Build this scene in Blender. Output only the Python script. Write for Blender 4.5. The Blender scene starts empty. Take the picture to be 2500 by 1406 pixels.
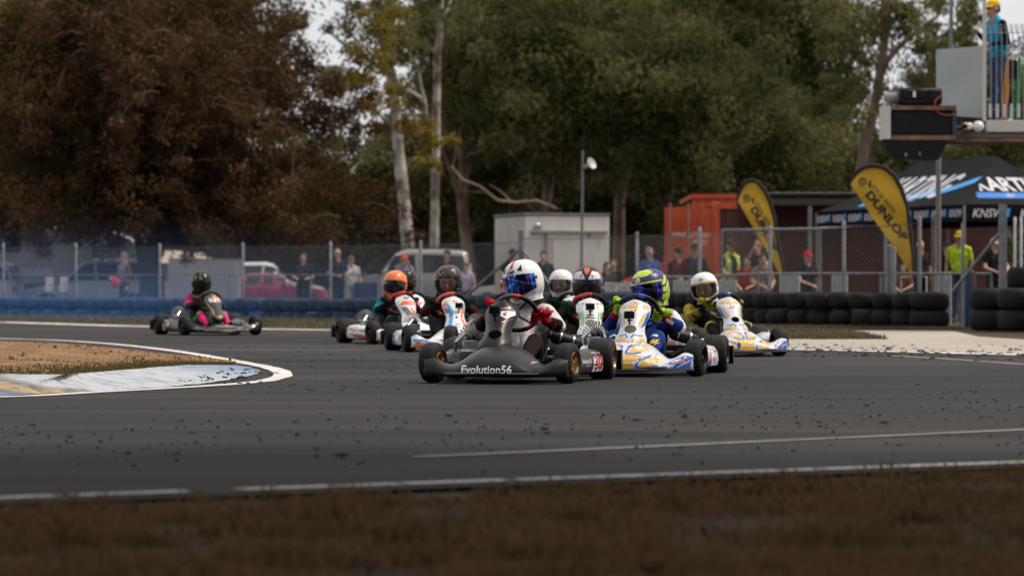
import bpy, bmesh, math, random
import numpy as np
from mathutils import Vector, Matrix, noise
from mathutils.bvhtree import BVHTree

random.seed(7); np.random.seed(7)
SC = bpy.context.scene
COL = SC.collection
R = math.radians

# ------------------------------------------------------------------ camera
FPX, CH, CX, CY = 7700.0, 0.6, 1250.0, 703.0        # focal length in photo pixels, lens height
cam_d = bpy.data.cameras.new('camera')
cam_d.sensor_width = 36.0
cam_d.lens = 36.0 * FPX / 2500.0
cam_d.clip_start, cam_d.clip_end = 0.1, 3000
cam_d.dof.use_dof = True
cam_d.dof.focus_distance = 20.6
cam_d.dof.aperture_fstop = 3.9
cam = bpy.data.objects.new('camera', cam_d)
COL.objects.link(cam)
cam.location = (0, 0, CH)
cam.rotation_euler = (R(90), 0, 0)
SC.camera = cam

# ------------------------------------------------------------------ sky and sun
SUN_EL, SUN_AZ = 58.0, 84.0       # azimuth clockwise from +Y (view direction), so to the right of the picture
world = bpy.data.worlds.new('World')
SC.world = world
world.use_nodes = True
wn, wl = world.node_tree.nodes, world.node_tree.links
wn.clear()
out = wn.new('ShaderNodeOutputWorld')
bg = wn.new('ShaderNodeBackground')
sky = wn.new('ShaderNodeTexSky')
sky.sky_type = 'NISHITA'
sky.sun_disc = False
sky.sun_elevation = R(SUN_EL)
sky.sun_rotation = R(SUN_AZ)
sky.air_density, sky.dust_density, sky.ozone_density = 1.0, 3.0, 1.0
hs = wn.new('ShaderNodeHueSaturation')
hs.inputs['Saturation'].default_value = 0.45
wl.new(sky.outputs[0], hs.inputs['Color'])
tc = wn.new('ShaderNodeTexCoord')
nz = wn.new('ShaderNodeTexNoise')
nz.inputs['Scale'].default_value = 2.2
nz.inputs['Detail'].default_value = 6
wl.new(tc.outputs['Generated'], nz.inputs['Vector'])
rp = wn.new('ShaderNodeValToRGB')
rp.color_ramp.elements[0].position, rp.color_ramp.elements[0].color = 0.30, (9.0, 9.3, 9.8, 1)
rp.color_ramp.elements[1].position, rp.color_ramp.elements[1].color = 0.70, (12.0, 11.9, 11.7, 1)
wl.new(nz.outputs['Fac'], rp.inputs['Fac'])
mx = wn.new('ShaderNodeMix'); mx.data_type = 'RGBA'
mx.inputs['Factor'].default_value = 0.8
wl.new(hs.outputs['Color'], mx.inputs['A'])
wl.new(rp.outputs['Color'], mx.inputs['B'])
wl.new(mx.outputs['Result'], bg.inputs['Color'])
bg.inputs['Strength'].default_value = 0.084
wl.new(bg.outputs[0], out.inputs[0])

sun_d = bpy.data.lights.new('sun', 'SUN')
sun_d.energy = 3.2
sun_d.angle = R(12)
sun_d.color = (1.0, 0.88, 0.70)
sun = bpy.data.objects.new('sun', sun_d)
COL.objects.link(sun)
_d = Vector((math.sin(R(SUN_AZ)) * math.cos(R(SUN_EL)), math.cos(R(SUN_AZ)) * math.cos(R(SUN_EL)), math.sin(R(SUN_EL))))
sun.rotation_euler = (-_d).to_track_quat('-Z', 'Y').to_euler()
sun.location = (30, 20, 60)

SC.view_settings.view_transform = 'Standard'
SC.view_settings.look = 'None'
SC.view_settings.exposure = 0.1
SC.view_settings.gamma = 1.0
SC.view_settings.use_curve_mapping = False
SC.render.engine = 'CYCLES'
SC.cycles.use_denoising = True
SC.cycles.max_bounces = 6
SC.cycles.diffuse_bounces = 3
SC.cycles.glossy_bounces = 3
SC.cycles.transmission_bounces = 4
SC.cycles.transparent_max_bounces = 12
SC.cycles.caustics_reflective = False
SC.cycles.caustics_refractive = False

# ------------------------------------------------------------------ helpers
def G(px, py, z=0.0):
    """ground point seen at a photo pixel"""
    Y = FPX * (CH - z) / (py - CY)
    return Vector(((px - CX) * Y / FPX, Y, z))

def P(px, py, Y):
    return Vector(((px - CX) * Y / FPX, Y, CH + (CY - py) * Y / FPX))

def sstep(a, b, x):
    t = min(1.0, max(0.0, (x - a) / (b - a)))
    return t * t * (3 - 2 * t)

_mats = {}
def mat(name, col, rough=0.55, metal=0.0, var=0.12, scale=6.0, bump=0.0, bscale=60.0, coat=0.0, spec=0.5, col2=None, detail=4.0, lo=0.35, hi=0.65):
    if name in _mats:
        return _mats[name]
    m = bpy.data.materials.new(name)
    m.use_nodes = True
    nt = m.node_tree
    b = nt.nodes['Principled BSDF']
    b.inputs['Roughness'].default_value = rough
    b.inputs['Metallic'].default_value = metal
    b.inputs['Coat Weight'].default_value = coat
    b.inputs['Coat Roughness'].default_value = 0.08
    b.inputs['Specular IOR Level'].default_value = spec
    co = nt.nodes.new('ShaderNodeTexCoord')
    n = nt.nodes.new('ShaderNodeTexNoise')
    n.inputs['Scale'].default_value = scale
    n.inputs['Detail'].default_value = detail
    nt.links.new(co.outputs['Object'], n.inputs['Vector'])
    r = nt.nodes.new('ShaderNodeValToRGB')
    c1 = [max(0, c * (1 - var)) for c in col[:3]] if col2 is None else col
    c2 = [min(1, c * (1 + var)) for c in col[:3]] if col2 is None else col2
    r.color_ramp.elements[0].position, r.color_ramp.elements[1].position = lo, hi
    r.color_ramp.elements[0].color = (*c1[:3], 1)
    r.color_ramp.elements[1].color = (*c2[:3], 1)
    nt.links.new(n.outputs['Fac'], r.inputs['Fac'])
    nt.links.new(r.outputs['Color'], b.inputs['Base Color'])
    if bump:
        n2 = nt.nodes.new('ShaderNodeTexNoise')
        n2.inputs['Scale'].default_value = bscale
        n2.inputs['Detail'].default_value = 5
        nt.links.new(co.outputs['Object'], n2.inputs['Vector'])
        bp = nt.nodes.new('ShaderNodeBump')
        bp.inputs['Strength'].default_value = bump
        bp.inputs['Distance'].default_value = 0.02
        nt.links.new(n2.outputs['Fac'], bp.inputs['Height'])
        nt.links.new(bp.outputs['Normal'], b.inputs['Normal'])
    _mats[name] = m
    return m

def paint(col, key=None, rough=0.28):
    k = 'paint_%s' % (key or '_'.join('%.3f' % c for c in col))
    dark = max(col[:3]) < 0.2
    return mat(k, col, rough=rough + (0.06 if dark else 0), var=0.08, scale=12, coat=0.04 if dark else 0.3, spec=0.25 if dark else 0.5)

def cloth(col, key=None):
    k = 'cloth_%s' % (key or '_'.join('%.3f' % c for c in col))
    return mat(k, col, rough=0.9, var=0.25, scale=14, bump=0.8, bscale=16, spec=0.12)

class MB:
    """collects geometry for ONE mesh object"""
    def __init__(s):
        s.v, s.f, s.m = [], [], []
    def add(s, vs, fs, mi=0):
        o = len(s.v)
        s.v.extend([tuple(v) for v in vs])
        for f in fs:
            s.f.append(tuple(i + o for i in f)); s.m.append(mi)
    def box(s, c, size, rot=None, mi=0, ch=0.0):
        hx, hy, hz = size[0] / 2, size[1] / 2, size[2] / 2
        c = Vector(c)
        if ch <= 0:
            vs = [Vector((x, y, z)) for x in (-hx, hx) for y in (-hy, hy) for z in (-hz, hz)]
            fs = [(0, 1, 3, 2), (4, 6, 7, 5), (0, 4, 5, 1), (2, 3, 7, 6), (0, 2, 6, 4), (1, 5, 7, 3)]
        else:
            vs, idx = [], {}
            for sx in (-1, 1):
                for sy in (-1, 1):
                    for sz in (-1, 1):
                        for a in range(3):
                            p = [sx * (hx - ch), sy * (hy - ch), sz * (hz - ch)]
                            p[a] = (sx * hx, sy * hy, sz * hz)[a]
                            idx[(sx, sy, sz, a)] = len(vs); vs.append(Vector(p))
            fs = []
            for a in range(3):
                b, d = (a + 1) % 3, (a + 2) % 3
                for sg in (-1, 1):
                    q = []
                    for (sb, sd) in ((-1, -1), (1, -1), (1, 1), (-1, 1)):
                        t = [0, 0, 0]; t[a] = sg; t[b] = sb; t[d] = sd
                        q.append(idx[(*t, a)])
                    fs.append(q if sg > 0 else q[::-1])
            for a in range(3):
                b, d = (a + 1) % 3, (a + 2) % 3
                for sb in (-1, 1):
                    for sd in (-1, 1):
                        def I(sa, ax):
                            t = [0, 0, 0]; t[a] = sa; t[b] = sb; t[d] = sd
                            return idx[(*t, ax)]
                        q = [I(-1, b), I(1, b), I(1, d), I(-1, d)]
                        fs.append(q if sb * sd < 0 else q[::-1])
            for sx in (-1, 1):
                for sy in (-1, 1):
                    for sz in (-1, 1):
                        q = [idx[(sx, sy, sz, a)] for a in range(3)]
                        fs.append(q if sx * sy * sz > 0 else q[::-1])
        if rot is not None:
            vs = [rot @ v for v in vs]
        s.add([v + c for v in vs], fs, mi)
    def ring(s, c, t, r, seg, up=None, sq=1.0):
        t = Vector(t).normalized()
        u = Vector(up) if up else (Vector((0, 0, 1)) if abs(t.z) < 0.9 else Vector((1, 0, 0)))
        a = t.cross(u).normalized(); b = a.cross(t).normalized()
        return [Vector(c) + a * (r * math.cos(2 * math.pi * k / seg)) + b * (r * sq * math.sin(2 * math.pi * k / seg)) for k in range(seg)]
    def loft(s, rings, closed=True, caps=True, mi=0):
        n = len(rings[0]); o = len(s.v)
        for rg in rings:
            s.v.extend([tuple(p) for p in rg])
        for i in range(len(rings) - 1):
            for k in range(n if closed else n - 1):
                a = o + i * n + k; b = o + i * n + (k + 1) % n
                s.f.append((a, b, b + n, a + n)); s.m.append(mi)
        if caps and closed:
            s.f.append(tuple(o + k for k in range(n))[::-1]); s.m.append(mi)
            s.f.append(tuple(o + (len(rings) - 1) * n + k for k in range(n))); s.m.append(mi)
    def tube(s, pts, rad, seg=8, mi=0, caps=True):
        pts = [Vector(p) for p in pts]
        if not hasattr(rad, '__len__'):
            rad = [rad] * len(pts)
        rings, up = [], None
        for i, p in enumerate(pts):
            t = (pts[min(i + 1, len(pts) - 1)] - pts[max(i - 1, 0)])
            if t.length < 1e-9: t = Vector((0, 0, 1))
            t.normalize()
            if up is None:
                up = Vector((0, 0, 1)) if abs(t.z) < 0.9 else Vector((1, 0, 0))
            a = t.cross(up)
            if a.length < 1e-4: a = t.orthogonal()
            a.normalize(); b = a.cross(t).normalized(); up = b
            rings.append([p + a * (rad[i] * math.cos(2 * math.pi * k / seg)) + b * (rad[i] * math.sin(2 * math.pi * k / seg)) for k in range(seg)])
        s.loft(rings, True, caps, mi)
    def lathe(s, prof, M=None, seg=24, mi=0, closed_prof=False):
        """profile of (r, h), spun about local z"""
        M = M or Matrix()
        o = len(s.v); n = len(prof)
        for k in range(seg):
            a = 2 * math.pi * k / seg
            for (r, h) in prof:
                s.v.append(tuple(M @ Vector((r * math.cos(a), r * math.sin(a), h))))
        for k in range(seg):
            k2 = (k + 1) % seg
            for i in range(n if closed_prof else n - 1):
                i2 = (i + 1) % n
                s.f.append((o + k * n + i, o + k2 * n + i, o + k2 * n + i2, o + k * n + i2)); s.m.append(mi)
    def prism(s, poly, d0, d1, M=None, mi=0):
        """2D polygon (x, y) extruded along local z"""
        M = M or Matrix()
        n = len(poly)
        vs = [M @ Vector((p[0], p[1], d0)) for p in poly] + [M @ Vector((p[0], p[1], d1)) for p in poly]
        fs = [tuple(range(n))[::-1], tuple(range(n, 2 * n))]
        for k in range(n):
            fs.append((k, (k + 1) % n, n + (k + 1) % n, n + k))
        s.add(vs, fs, mi)
    def ball(s, c, r, seg=12, rings=8, M=None, mi=0):
        if not hasattr(r, '__len__'): r = (r, r, r)
        c = Vector(c); o = len(s.v)
        def T(x, y, z):
            v = Vector((x * r[0], y * r[1], z * r[2]))
            if M is not None: v = M @ v
            return tuple(v + c)
        s.v.append(T(0, 0, 1))
        for i in range(1, rings):
            t = math.pi * i / rings
            for k in range(seg):
                a = 2 * math.pi * k / seg
                s.v.append(T(math.sin(t) * math.cos(a), math.sin(t) * math.sin(a), math.cos(t)))
        s.v.append(T(0, 0, -1)); last = len(s.v) - 1
        for k in range(seg):
            k2 = (k + 1) % seg
            s.f.append((o, o + 1 + k, o + 1 + k2)); s.m.append(mi)
            for i in range(rings - 2):
                a = o + 1 + i * seg
                s.f.append((a + k, a + seg + k, a + seg + k2, a + k2)); s.m.append(mi)
            a = o + 1 + (rings - 2) * seg
            s.f.append((a + k, last, a + k2)); s.m.append(mi)
    def mesh(s, name, mats, smooth=40):
        me = bpy.data.meshes.new(name)
        me.from_pydata(s.v, [], s.f)
        for m in (mats if isinstance(mats, (list, tuple)) else [mats]):
            me.materials.append(m)
        me.polygons.foreach_set('material_index', s.m)
        if smooth:
            me.polygons.foreach_set('use_smooth', [True] * len(s.f))
            me.set_sharp_from_angle(angle=R(smooth))
        me.update()
        return me
    def obj(s, name, mats, parent=None, smooth=40):
        return link(name, s.mesh(name, mats, smooth), parent)

def link(name, me, parent=None):
    o = bpy.data.objects.new(name, me)
    COL.objects.link(o)
    if parent is not None:
        o.parent = parent
    return o

def tag(o, label=None, cat=None, group=None, kind=None):
    if label: o['label'] = label
    if cat: o['category'] = cat
    if group: o['group'] = group
    if kind: o['kind'] = kind
    return o

def empty(name, loc=(0, 0, 0), rz=0.0, parent=None):
    o = bpy.data.objects.new(name, None)
    COL.objects.link(o)
    o.location = loc
    o.rotation_euler = (0, 0, rz)
    o.empty_display_size = 0.1
    if parent is not None: o.parent = parent
    return o

def np_mesh(name, v, f, mats, smooth=False):
    """v (N,3), f (M,k) arrays"""
    me = bpy.data.meshes.new(name)
    v = np.asarray(v, np.float32); f = np.asarray(f, np.int32)
    me.vertices.add(len(v)); me.vertices.foreach_set('co', v.ravel())
    k = f.shape[1]
    me.loops.add(f.size); me.loops.foreach_set('vertex_index', f.ravel())
    me.polygons.add(len(f))
    me.polygons.foreach_set('loop_start', np.arange(0, f.size, k, dtype=np.int32))
    me.polygons.foreach_set('loop_total', np.full(len(f), k, np.int32))
    for m in (mats if isinstance(mats, (list, tuple)) else [mats]):
        me.materials.append(m)
    if smooth: me.polygons.foreach_set('use_smooth', np.ones(len(f), bool))
    me.update(calc_edges=True)
    return me

# ---- lettering and flat graphics laid on curved surfaces
_txt = {}
def text2d(body, size=1.0, bold=0.0, shear=0.0, sx=1.0):
    """flat text as (verts2d centred on the origin, faces)"""
    key = (body, bold, shear)
    if key not in _txt:
        cu = bpy.data.curves.new('lettering', 'FONT')
        cu.body = body; cu.size = 1.0; cu.offset = bold; cu.shear = shear
        cu.resolution_u = 3
        cu.align_x, cu.align_y = 'CENTER', 'CENTER'
        ob = bpy.data.objects.new('lettering', cu)
        me = bpy.data.meshes.new_from_object(ob)
        vs = [(v.co.x, v.co.y) for v in me.vertices]
        fs = [tuple(p.vertices) for p in me.polygons]
        bpy.data.objects.remove(ob); bpy.data.meshes.remove(me); bpy.data.curves.remove(cu)
        if vs:
            cxm = (min(v[0] for v in vs) + max(v[0] for v in vs)) / 2
            cym = (min(v[1] for v in vs) + max(v[1] for v in vs)) / 2
            vs = [(v[0] - cxm, v[1] - cym) for v in vs]
        _txt[key] = (vs, fs)
    vs, fs = _txt[key]
    return [(v[0] * size * sx, v[1] * size) for v in vs], fs

def xf2(vs, dx=0, dy=0, rot=0, s=1):
    c, sn = math.cos(rot), math.sin(rot)
    return [(dx + s * (v[0] * c - v[1] * sn), dy + s * (v[0] * sn + v[1] * c)) for v in vs]

def ell(cx, cy, rx, ry, n=20, rot=0):
    return xf2([(rx * math.cos(2 * math.pi * k / n), ry * math.sin(2 * math.pi * k / n)) for k in range(n)], cx, cy, rot)

def stroke(pts, w):
    """polyline turned into a polygon of width w"""
    L, Rr = [], []
    for i, p in enumerate(pts):
        a = Vector(pts[max(i - 1, 0)]); b = Vector(pts[min(i + 1, len(pts) - 1)])
        t = (b - a).normalized(); n = Vector((-t.y, t.x)) * (w / 2)
        L.append((p[0] + n.x, p[1] + n.y)); Rr.append((p[0] - n.x, p[1] - n.y))
    return L + Rr[::-1]

def sheet(items, step=0.0):
    """items: list of (verts2d, faces or None, mat index) -> 2D mesh cut on a grid so that it can follow a curved surface"""
    bm = bmesh.new()
    for (vs, fs, mi) in items:
        bv = [bm.verts.new((v[0], v[1], 0)) for v in vs]
        for f in (fs or [tuple(range(len(vs)))]):
            try:
                fc = bm.faces.new([bv[i] for i in f]); fc.material_index = mi
            except ValueError:
                pass
    if step > 0 and bm.verts:
        bmesh.ops.triangulate(bm, faces=[f for f in bm.faces if len(f.verts) > 4])
        for ax in (0, 1):
            lo = min(v.co[ax] for v in bm.verts); hi = max(v.co[ax] for v in bm.verts)
            k = math.floor(lo / step) + 1
            while k * step < hi:
                no = (1, 0, 0) if ax == 0 else (0, 1, 0)
                co = (k * step, 0, 0) if ax == 0 else (0, k * step, 0)
                bmesh.ops.bisect_plane(bm, geom=bm.verts[:] + bm.edges[:] + bm.faces[:], plane_co=co, plane_no=no)
                k += 1
    bm.verts.index_update()
    vs = [(v.co.x, v.co.y) for v in bm.verts]
    fs = [tuple(v.index for v in f.verts) for f in bm.faces]
    ms = [f.material_index for f in bm.faces]
    bm.free()
    return vs, fs, ms

def decal(name, items, mats, bvh, org, du, dv, dn, parent, off=0.002, step=0.03, maxd=0.12):
    """lay 2D shapes (u along du, v along dv) on the surface met when looking along dn"""
    org, du, dv, dn = Vector(org), Vector(du), Vector(dv), Vector(dn).normalized()
    vs, fs, ms = sheet(items, step)
    mb = MB(); ok = []; pts = []
    for (u, v) in vs:
        o = org + du * u + dv * v
        h = bvh.ray_cast(o - dn * 3.0, dn, 6.0)
        if h[0] is None:
            ok.append(False); pts.append((0, 0, 0)); continue
        n = h[1]
        if n.dot(dn) > 0: n = -n
        ok.append(True); pts.append(tuple(h[0] + (n * 0.6 - dn * 0.4) * off))
    keep = {}; mb.v = []
    for f, m in zip(fs, ms):
        if all(ok[i] for i in f):
            # keep only pieces that lie along the surface, not across a silhouette step
            ds = [(Vector(pts[i])).dot(dn) for i in f]
            if max(ds) - min(ds) > maxd: continue
            g = []
            for i in f:
                if i not in keep:
                    keep[i] = len(mb.v); mb.v.append(pts[i])
                g.append(keep[i])
            mb.f.append(tuple(g)); mb.m.append(m)
    if not mb.f: return None
    o = mb.obj(name, mats, parent, smooth=0)
    # face normals towards the viewer side
    me = o.data
    flip = [p.index for p in me.polygons if p.normal.dot(dn) > 0]
    if flip:
        bm = bmesh.new(); bm.from_mesh(me); bm.faces.ensure_lookup_table()
        bmesh.ops.reverse_faces(bm, faces=[bm.faces[i] for i in flip]); bm.to_mesh(me); bm.free()
    return o

def bvh_of(*obs):
    vs, fs = [], []
    for o in obs:
        me = o.data if hasattr(o, 'data') else o
        k = len(vs)
        vs += [v.co.copy() for v in me.vertices]
        fs += [tuple(i + k for i in p.vertices) for p in me.polygons]
    return BVHTree.FromPolygons(vs, fs)

# ---- continuous bodies: capsules fused by a voxel remesh, faces then sorted into clothing regions
_remesh_tmp = None
def fuse(caps, mats, name, voxel=0.012, smooth_it=4, balls=(), decim=None):
    """caps: (p0, r0, p1, r1, region)"""
    mb = MB()
    for (p0, r0, p1, r1, reg) in caps:
        p0, p1 = Vector(p0), Vector(p1)
        d = p1 - p0
        n = 5
        pts, rad = [], []
        t = d.normalized() if d.length > 1e-6 else Vector((0, 0, 1))
        for k in range(n):
            a = math.pi / 2 * k / (n - 1)
            pts.append(p0 - t * (r0 * math.cos(a))); rad.append(max(1e-4, r0 * math.sin(a)))
        for k in range(1, n):
            a = math.pi / 2 * k / (n - 1)
            pts.append(p1 + t * (r1 * math.sin(a))); rad.append(max(1e-4, r1 * math.cos(a)))
        pts.insert(n, p1.copy()); rad.insert(n, r1)
        mb.tube(pts, rad, 10)
    for (c, r, M, reg) in balls:
        mb.ball(c, r, 14, 10, M)
    me = mb.mesh(name, [], smooth=0)
    ob = bpy.data.objects.new('fuse_tmp', me)
    COL.objects.link(ob)
    md = ob.modifiers.new('r', 'REMESH'); md.mode = 'VOXEL'; md.voxel_size = voxel
    sm = ob.modifiers.new('s', 'SMOOTH'); sm.factor = 0.5; sm.iterations = smooth_it
    if decim:
        dc = ob.modifiers.new('d', 'DECIMATE'); dc.ratio = decim
    dg = bpy.context.evaluated_depsgraph_get()
    res = bpy.data.meshes.new_from_object(ob.evaluated_get(dg))
    bpy.data.objects.remove(ob); bpy.data.meshes.remove(me)
    res.name = name
    n = len(res.polygons)
    cen = np.empty(n * 3, np.float32); res.polygons.foreach_get('center', cen); cen = cen.reshape(-1, 3)
    best = np.full(n, 1e9); reg_i = np.zeros(n, np.int32)
    for (p0, r0, p1, r1, reg) in caps:
        a = np.array(p0, float); b = np.array(p1, float); ab = b - a
        L = max(1e-9, float(ab @ ab))
        t = np.clip(((cen - a) @ ab) / L, 0, 1)
        dist = np.linalg.norm(cen - (a + t[:, None] * ab), axis=1) - (r0 + (r1 - r0) * t)
        w = dist < best
        best[w] = dist[w]; reg_i[w] = reg
    for (c, r, M, reg) in balls:
        rr = r if hasattr(r, '__len__') else (r, r, r)
        q = cen - np.array(c, float)
        if M is not None: q = q @ np.array(M.to_3x3())
        dist = (np.linalg.norm(q / np.array(rr), axis=1) - 1) * min(rr)
        w = dist < best
        best[w] = dist[w]; reg_i[w] = reg
    for m in mats: res.materials.append(m)
    res.polygons.foreach_set('material_index', reg_i)
    res.polygons.foreach_set('use_smooth', np.ones(n, bool))
    res.update()
    return res
# ================================================================== setting
WALL = [(-26.0, 86.0), (-11.7, 72.2), (-5.16, 65.1), (1.81, 55.7), (4.37, 50.2), (6.78, 47.6)]
def wall_y(x):
    for (a, b) in zip(WALL[:-1], WALL[1:]):
        if x <= b[0] or b is WALL[-1]:
            return a[1] + (b[1] - a[1]) * (x - a[0]) / (b[0] - a[0])
def gz(x, y):
    d = y - wall_y(min(x, 9.0))
    return -0.24 * sstep(0.2, 3.0, d) * (1 - sstep(5.2, 7.4, x))
def on_line(px, back=0.0):
    """point on the tyre wall line (moved back along Y) on the ray through photo column px"""
    k = (px - CX) / FPX
    for (a, b) in zip(WALL[:-1], WALL[1:]):
        # x = k*y
        dx, dy = b[0] - a[0], b[1] - a[1]
        a1 = a[1] + back
        t = (k * a1 - a[0]) / (dx - k * dy)
        if t <= 1.0 or b is WALL[-1]:
            if t >= 0 or a is WALL[0]:
                return a[0] + dx * t, a1 + dy * t
    return a[0] + dx * t, a1 + dy * t

# materials of the ground
def ground_mat(name, stops, scale, bump=0.4, bscale=40, rough=0.95, scale2=45.0, mixf=0.5, stretch=None):
    m = bpy.data.materials.new(name); m.use_nodes = True
    nt = m.node_tree; b = nt.nodes['Principled BSDF']
    b.inputs['Roughness'].default_value = rough
    b.inputs['Specular IOR Level'].default_value = 0.2
    co = nt.nodes.new('ShaderNodeTexCoord')
    src = co.outputs['Object']
    if stretch:
        mp = nt.nodes.new('ShaderNodeMapping'); mp.inputs['Scale'].default_value = stretch
        nt.links.new(src, mp.inputs['Vector']); src = mp.outputs[0]
    n1 = nt.nodes.new('ShaderNodeTexNoise'); n1.inputs['Scale'].default_value = scale; n1.inputs['Detail'].default_value = 8
    n2 = nt.nodes.new('ShaderNodeTexNoise'); n2.inputs['Scale'].default_value = scale2; n2.inputs['Detail'].default_value = 6
    nt.links.new(src, n1.inputs['Vector']); nt.links.new(src, n2.inputs['Vector'])
    mx = nt.nodes.new('ShaderNodeMix'); mx.inputs['Factor'].default_value = mixf
    nt.links.new(n1.outputs['Fac'], mx.inputs['A']); nt.links.new(n2.outputs['Fac'], mx.inputs['B'])
    rp = nt.nodes.new('ShaderNodeValToRGB')
    els = rp.color_ramp.elements
    for i, (p, c) in enumerate(stops):
        e = els[i] if i < 2 else els.new(p)
        e.position = p; e.color = (*c, 1)
    nt.links.new(mx.outputs['Result'], rp.inputs['Fac'])
    nt.links.new(rp.outputs['Color'], b.inputs['Base Color'])
    bp = nt.nodes.new('ShaderNodeBump'); bp.inputs['Strength'].default_value = bump; bp.inputs['Distance'].default_value = 0.03
    n3 = nt.nodes.new('ShaderNodeTexNoise'); n3.inputs['Scale'].default_value = bscale; n3.inputs['Detail'].default_value = 6
    nt.links.new(src, n3.inputs['Vector']); nt.links.new(n3.outputs['Fac'], bp.inputs['Height'])
    nt.links.new(bp.outputs['Normal'], b.inputs['Normal'])
    return m

def asphalt_wear(m):
    # rubbered-in streaks along the racing line and broad worn patches
    nt = m.node_tree; b = nt.nodes['Principled BSDF']
    src = b.inputs['Base Color'].links[0].from_socket
    co = nt.nodes.new('ShaderNodeTexCoord')
    mp = nt.nodes.new('ShaderNodeMapping'); mp.inputs['Rotation'].default_value = (0, 0, R(-22)); mp.inputs['Scale'].default_value = (0.10, 1.1, 1)
    n = nt.nodes.new('ShaderNodeTexNoise'); n.inputs['Scale'].default_value = 1.0; n.inputs['Detail'].default_value = 7; n.inputs['Distortion'].default_value = 0.6
    nt.links.new(co.outputs['Object'], mp.inputs['Vector']); nt.links.new(mp.outputs[0], n.inputs['Vector'])
    r = nt.nodes.new('ShaderNodeValToRGB'); r.color_ramp.elements[0].position = 0.36; r.color_ramp.elements[1].position = 0.62
    r.color_ramp.elements[0].color = (0.62, 0.62, 0.63, 1); r.color_ramp.elements[1].color = (1.12, 1.10, 1.10, 1)
    nt.links.new(n.outputs['Fac'], r.inputs['Fac'])
    ml = nt.nodes.new('ShaderNodeMix'); ml.data_type = 'RGBA'; ml.blend_type = 'MULTIPLY'; ml.inputs['Factor'].default_value = 1.0
    nt.links.new(src, ml.inputs['A']); nt.links.new(r.outputs['Color'], ml.inputs['B']); nt.links.new(ml.outputs['Result'], b.inputs['Base Color'])

M_EARTH = ground_mat('dry_verge_ground', [(0.32, (0.024, 0.014, 0.008)), (0.48, (0.058, 0.036, 0.021)), (0.60, (0.070, 0.050, 0.028)), (0.75, (0.10, 0.07, 0.042))], 0.8)
M_ASPHALT = ground_mat('asphalt', [(0.33, (0.020, 0.0195, 0.021)), (0.47, (0.031, 0.030, 0.0318)), (0.55, (0.040, 0.0385, 0.0405)), (0.68, (0.075, 0.072, 0.073))], 0.22, bump=0.55, bscale=110, rough=0.85, scale2=130.0, mixf=0.55)
asphalt_wear(M_ASPHALT)
M_DIRT = ground_mat('orange_dirt', [(0.32, (0.085, 0.045, 0.022)), (0.47, (0.19, 0.105, 0.052)), (0.57, (0.26, 0.155, 0.082)), (0.70, (0.36, 0.25, 0.155))], 3.0, bump=1.0, bscale=22, scale2=26)
M_APRON = ground_mat('pale_concrete', [(0.30, (0.22, 0.195, 0.165)), (0.47, (0.33, 0.30, 0.26)), (0.58, (0.39, 0.355, 0.315)), (0.72, (0.45, 0.42, 0.38))], 0.5, bump=0.3, bscale=30, scale2=20)
M_LINE = ground_mat('worn_white_line', [(0.26, (0.16, 0.155, 0.15)), (0.38, (0.46, 0.45, 0.44)), (0.52, (0.58, 0.57, 0.56)), (0.8, (0.66, 0.65, 0.64))], 1.6, bump=0.2, scale2=40)
M_LINE_FAINT = ground_mat('faded_white_line', [(0.30, (0.09, 0.088, 0.09)), (0.45, (0.20, 0.195, 0.195)), (0.55, (0.27, 0.265, 0.26)), (0.8, (0.33, 0.325, 0.32))], 1.2, bump=0.2, scale2=30)

# ground sheet to the horizon, dropping a little behind the tyre wall
xs = sorted(set([-900, -400, -200, -120, -80, -60, -50, -45] + [round(-40 + 1.0 * k, 2) for k in range(81)] + [45, 50, 60, 80, 120, 200, 400, 900]))
ys = sorted(set([-200, -80, -40, -20, -10, 0] + [round(2 + 0.5 * k, 2) for k in range(30)] + [round(18 + 1.0 * k, 2) for k in range(110)] + [135, 145, 160, 200, 300, 500, 900, 1800]))
mb = MB()
mb.v = [(x, y, gz(x, y) - 0.014) for y in ys for x in xs]
nx = len(xs)
for j in range(len(ys) - 1):
    for i in range(nx - 1):
        a = j * nx + i
        mb.f.append((a, a + 1, a + 1 + nx, a + nx)); mb.m.append(0)
tag(mb.obj('ground', M_EARTH, smooth=80), kind='structure')

def near_edge(x): return 8.80 + 0.574 * (x + 1.42)
FAR = [(-60, 92), (-18, 63), (-8.93, 55), (-6.13, 49.9), (-3.66, 46.2), (-2.33, 44.6), (0.0, 38.5), (2.65, 30.8), (4.63, 28.2), (9, 25.5), (40, 22)]
near = [(x, near_edge(x)) for x in (-9, -5, -2, 0, 2, 5, 12, 40)]
mb = MB()
poly = near + FAR[::-1] + [(-60, -20), (-20, -6)]
vs = [(x, y, 0.0) for (x, y) in poly]
mb.add(vs, [tuple(range(len(vs)))])
trk = mb.obj('track', M_ASPHALT, smooth=0)
bm = bmesh.new(); bm.from_mesh(trk.data); bmesh.ops.triangulate(bm, faces=bm.faces[:]); bm.to_mesh(trk.data); bm.free()
tag(trk, kind='structure')

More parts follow.
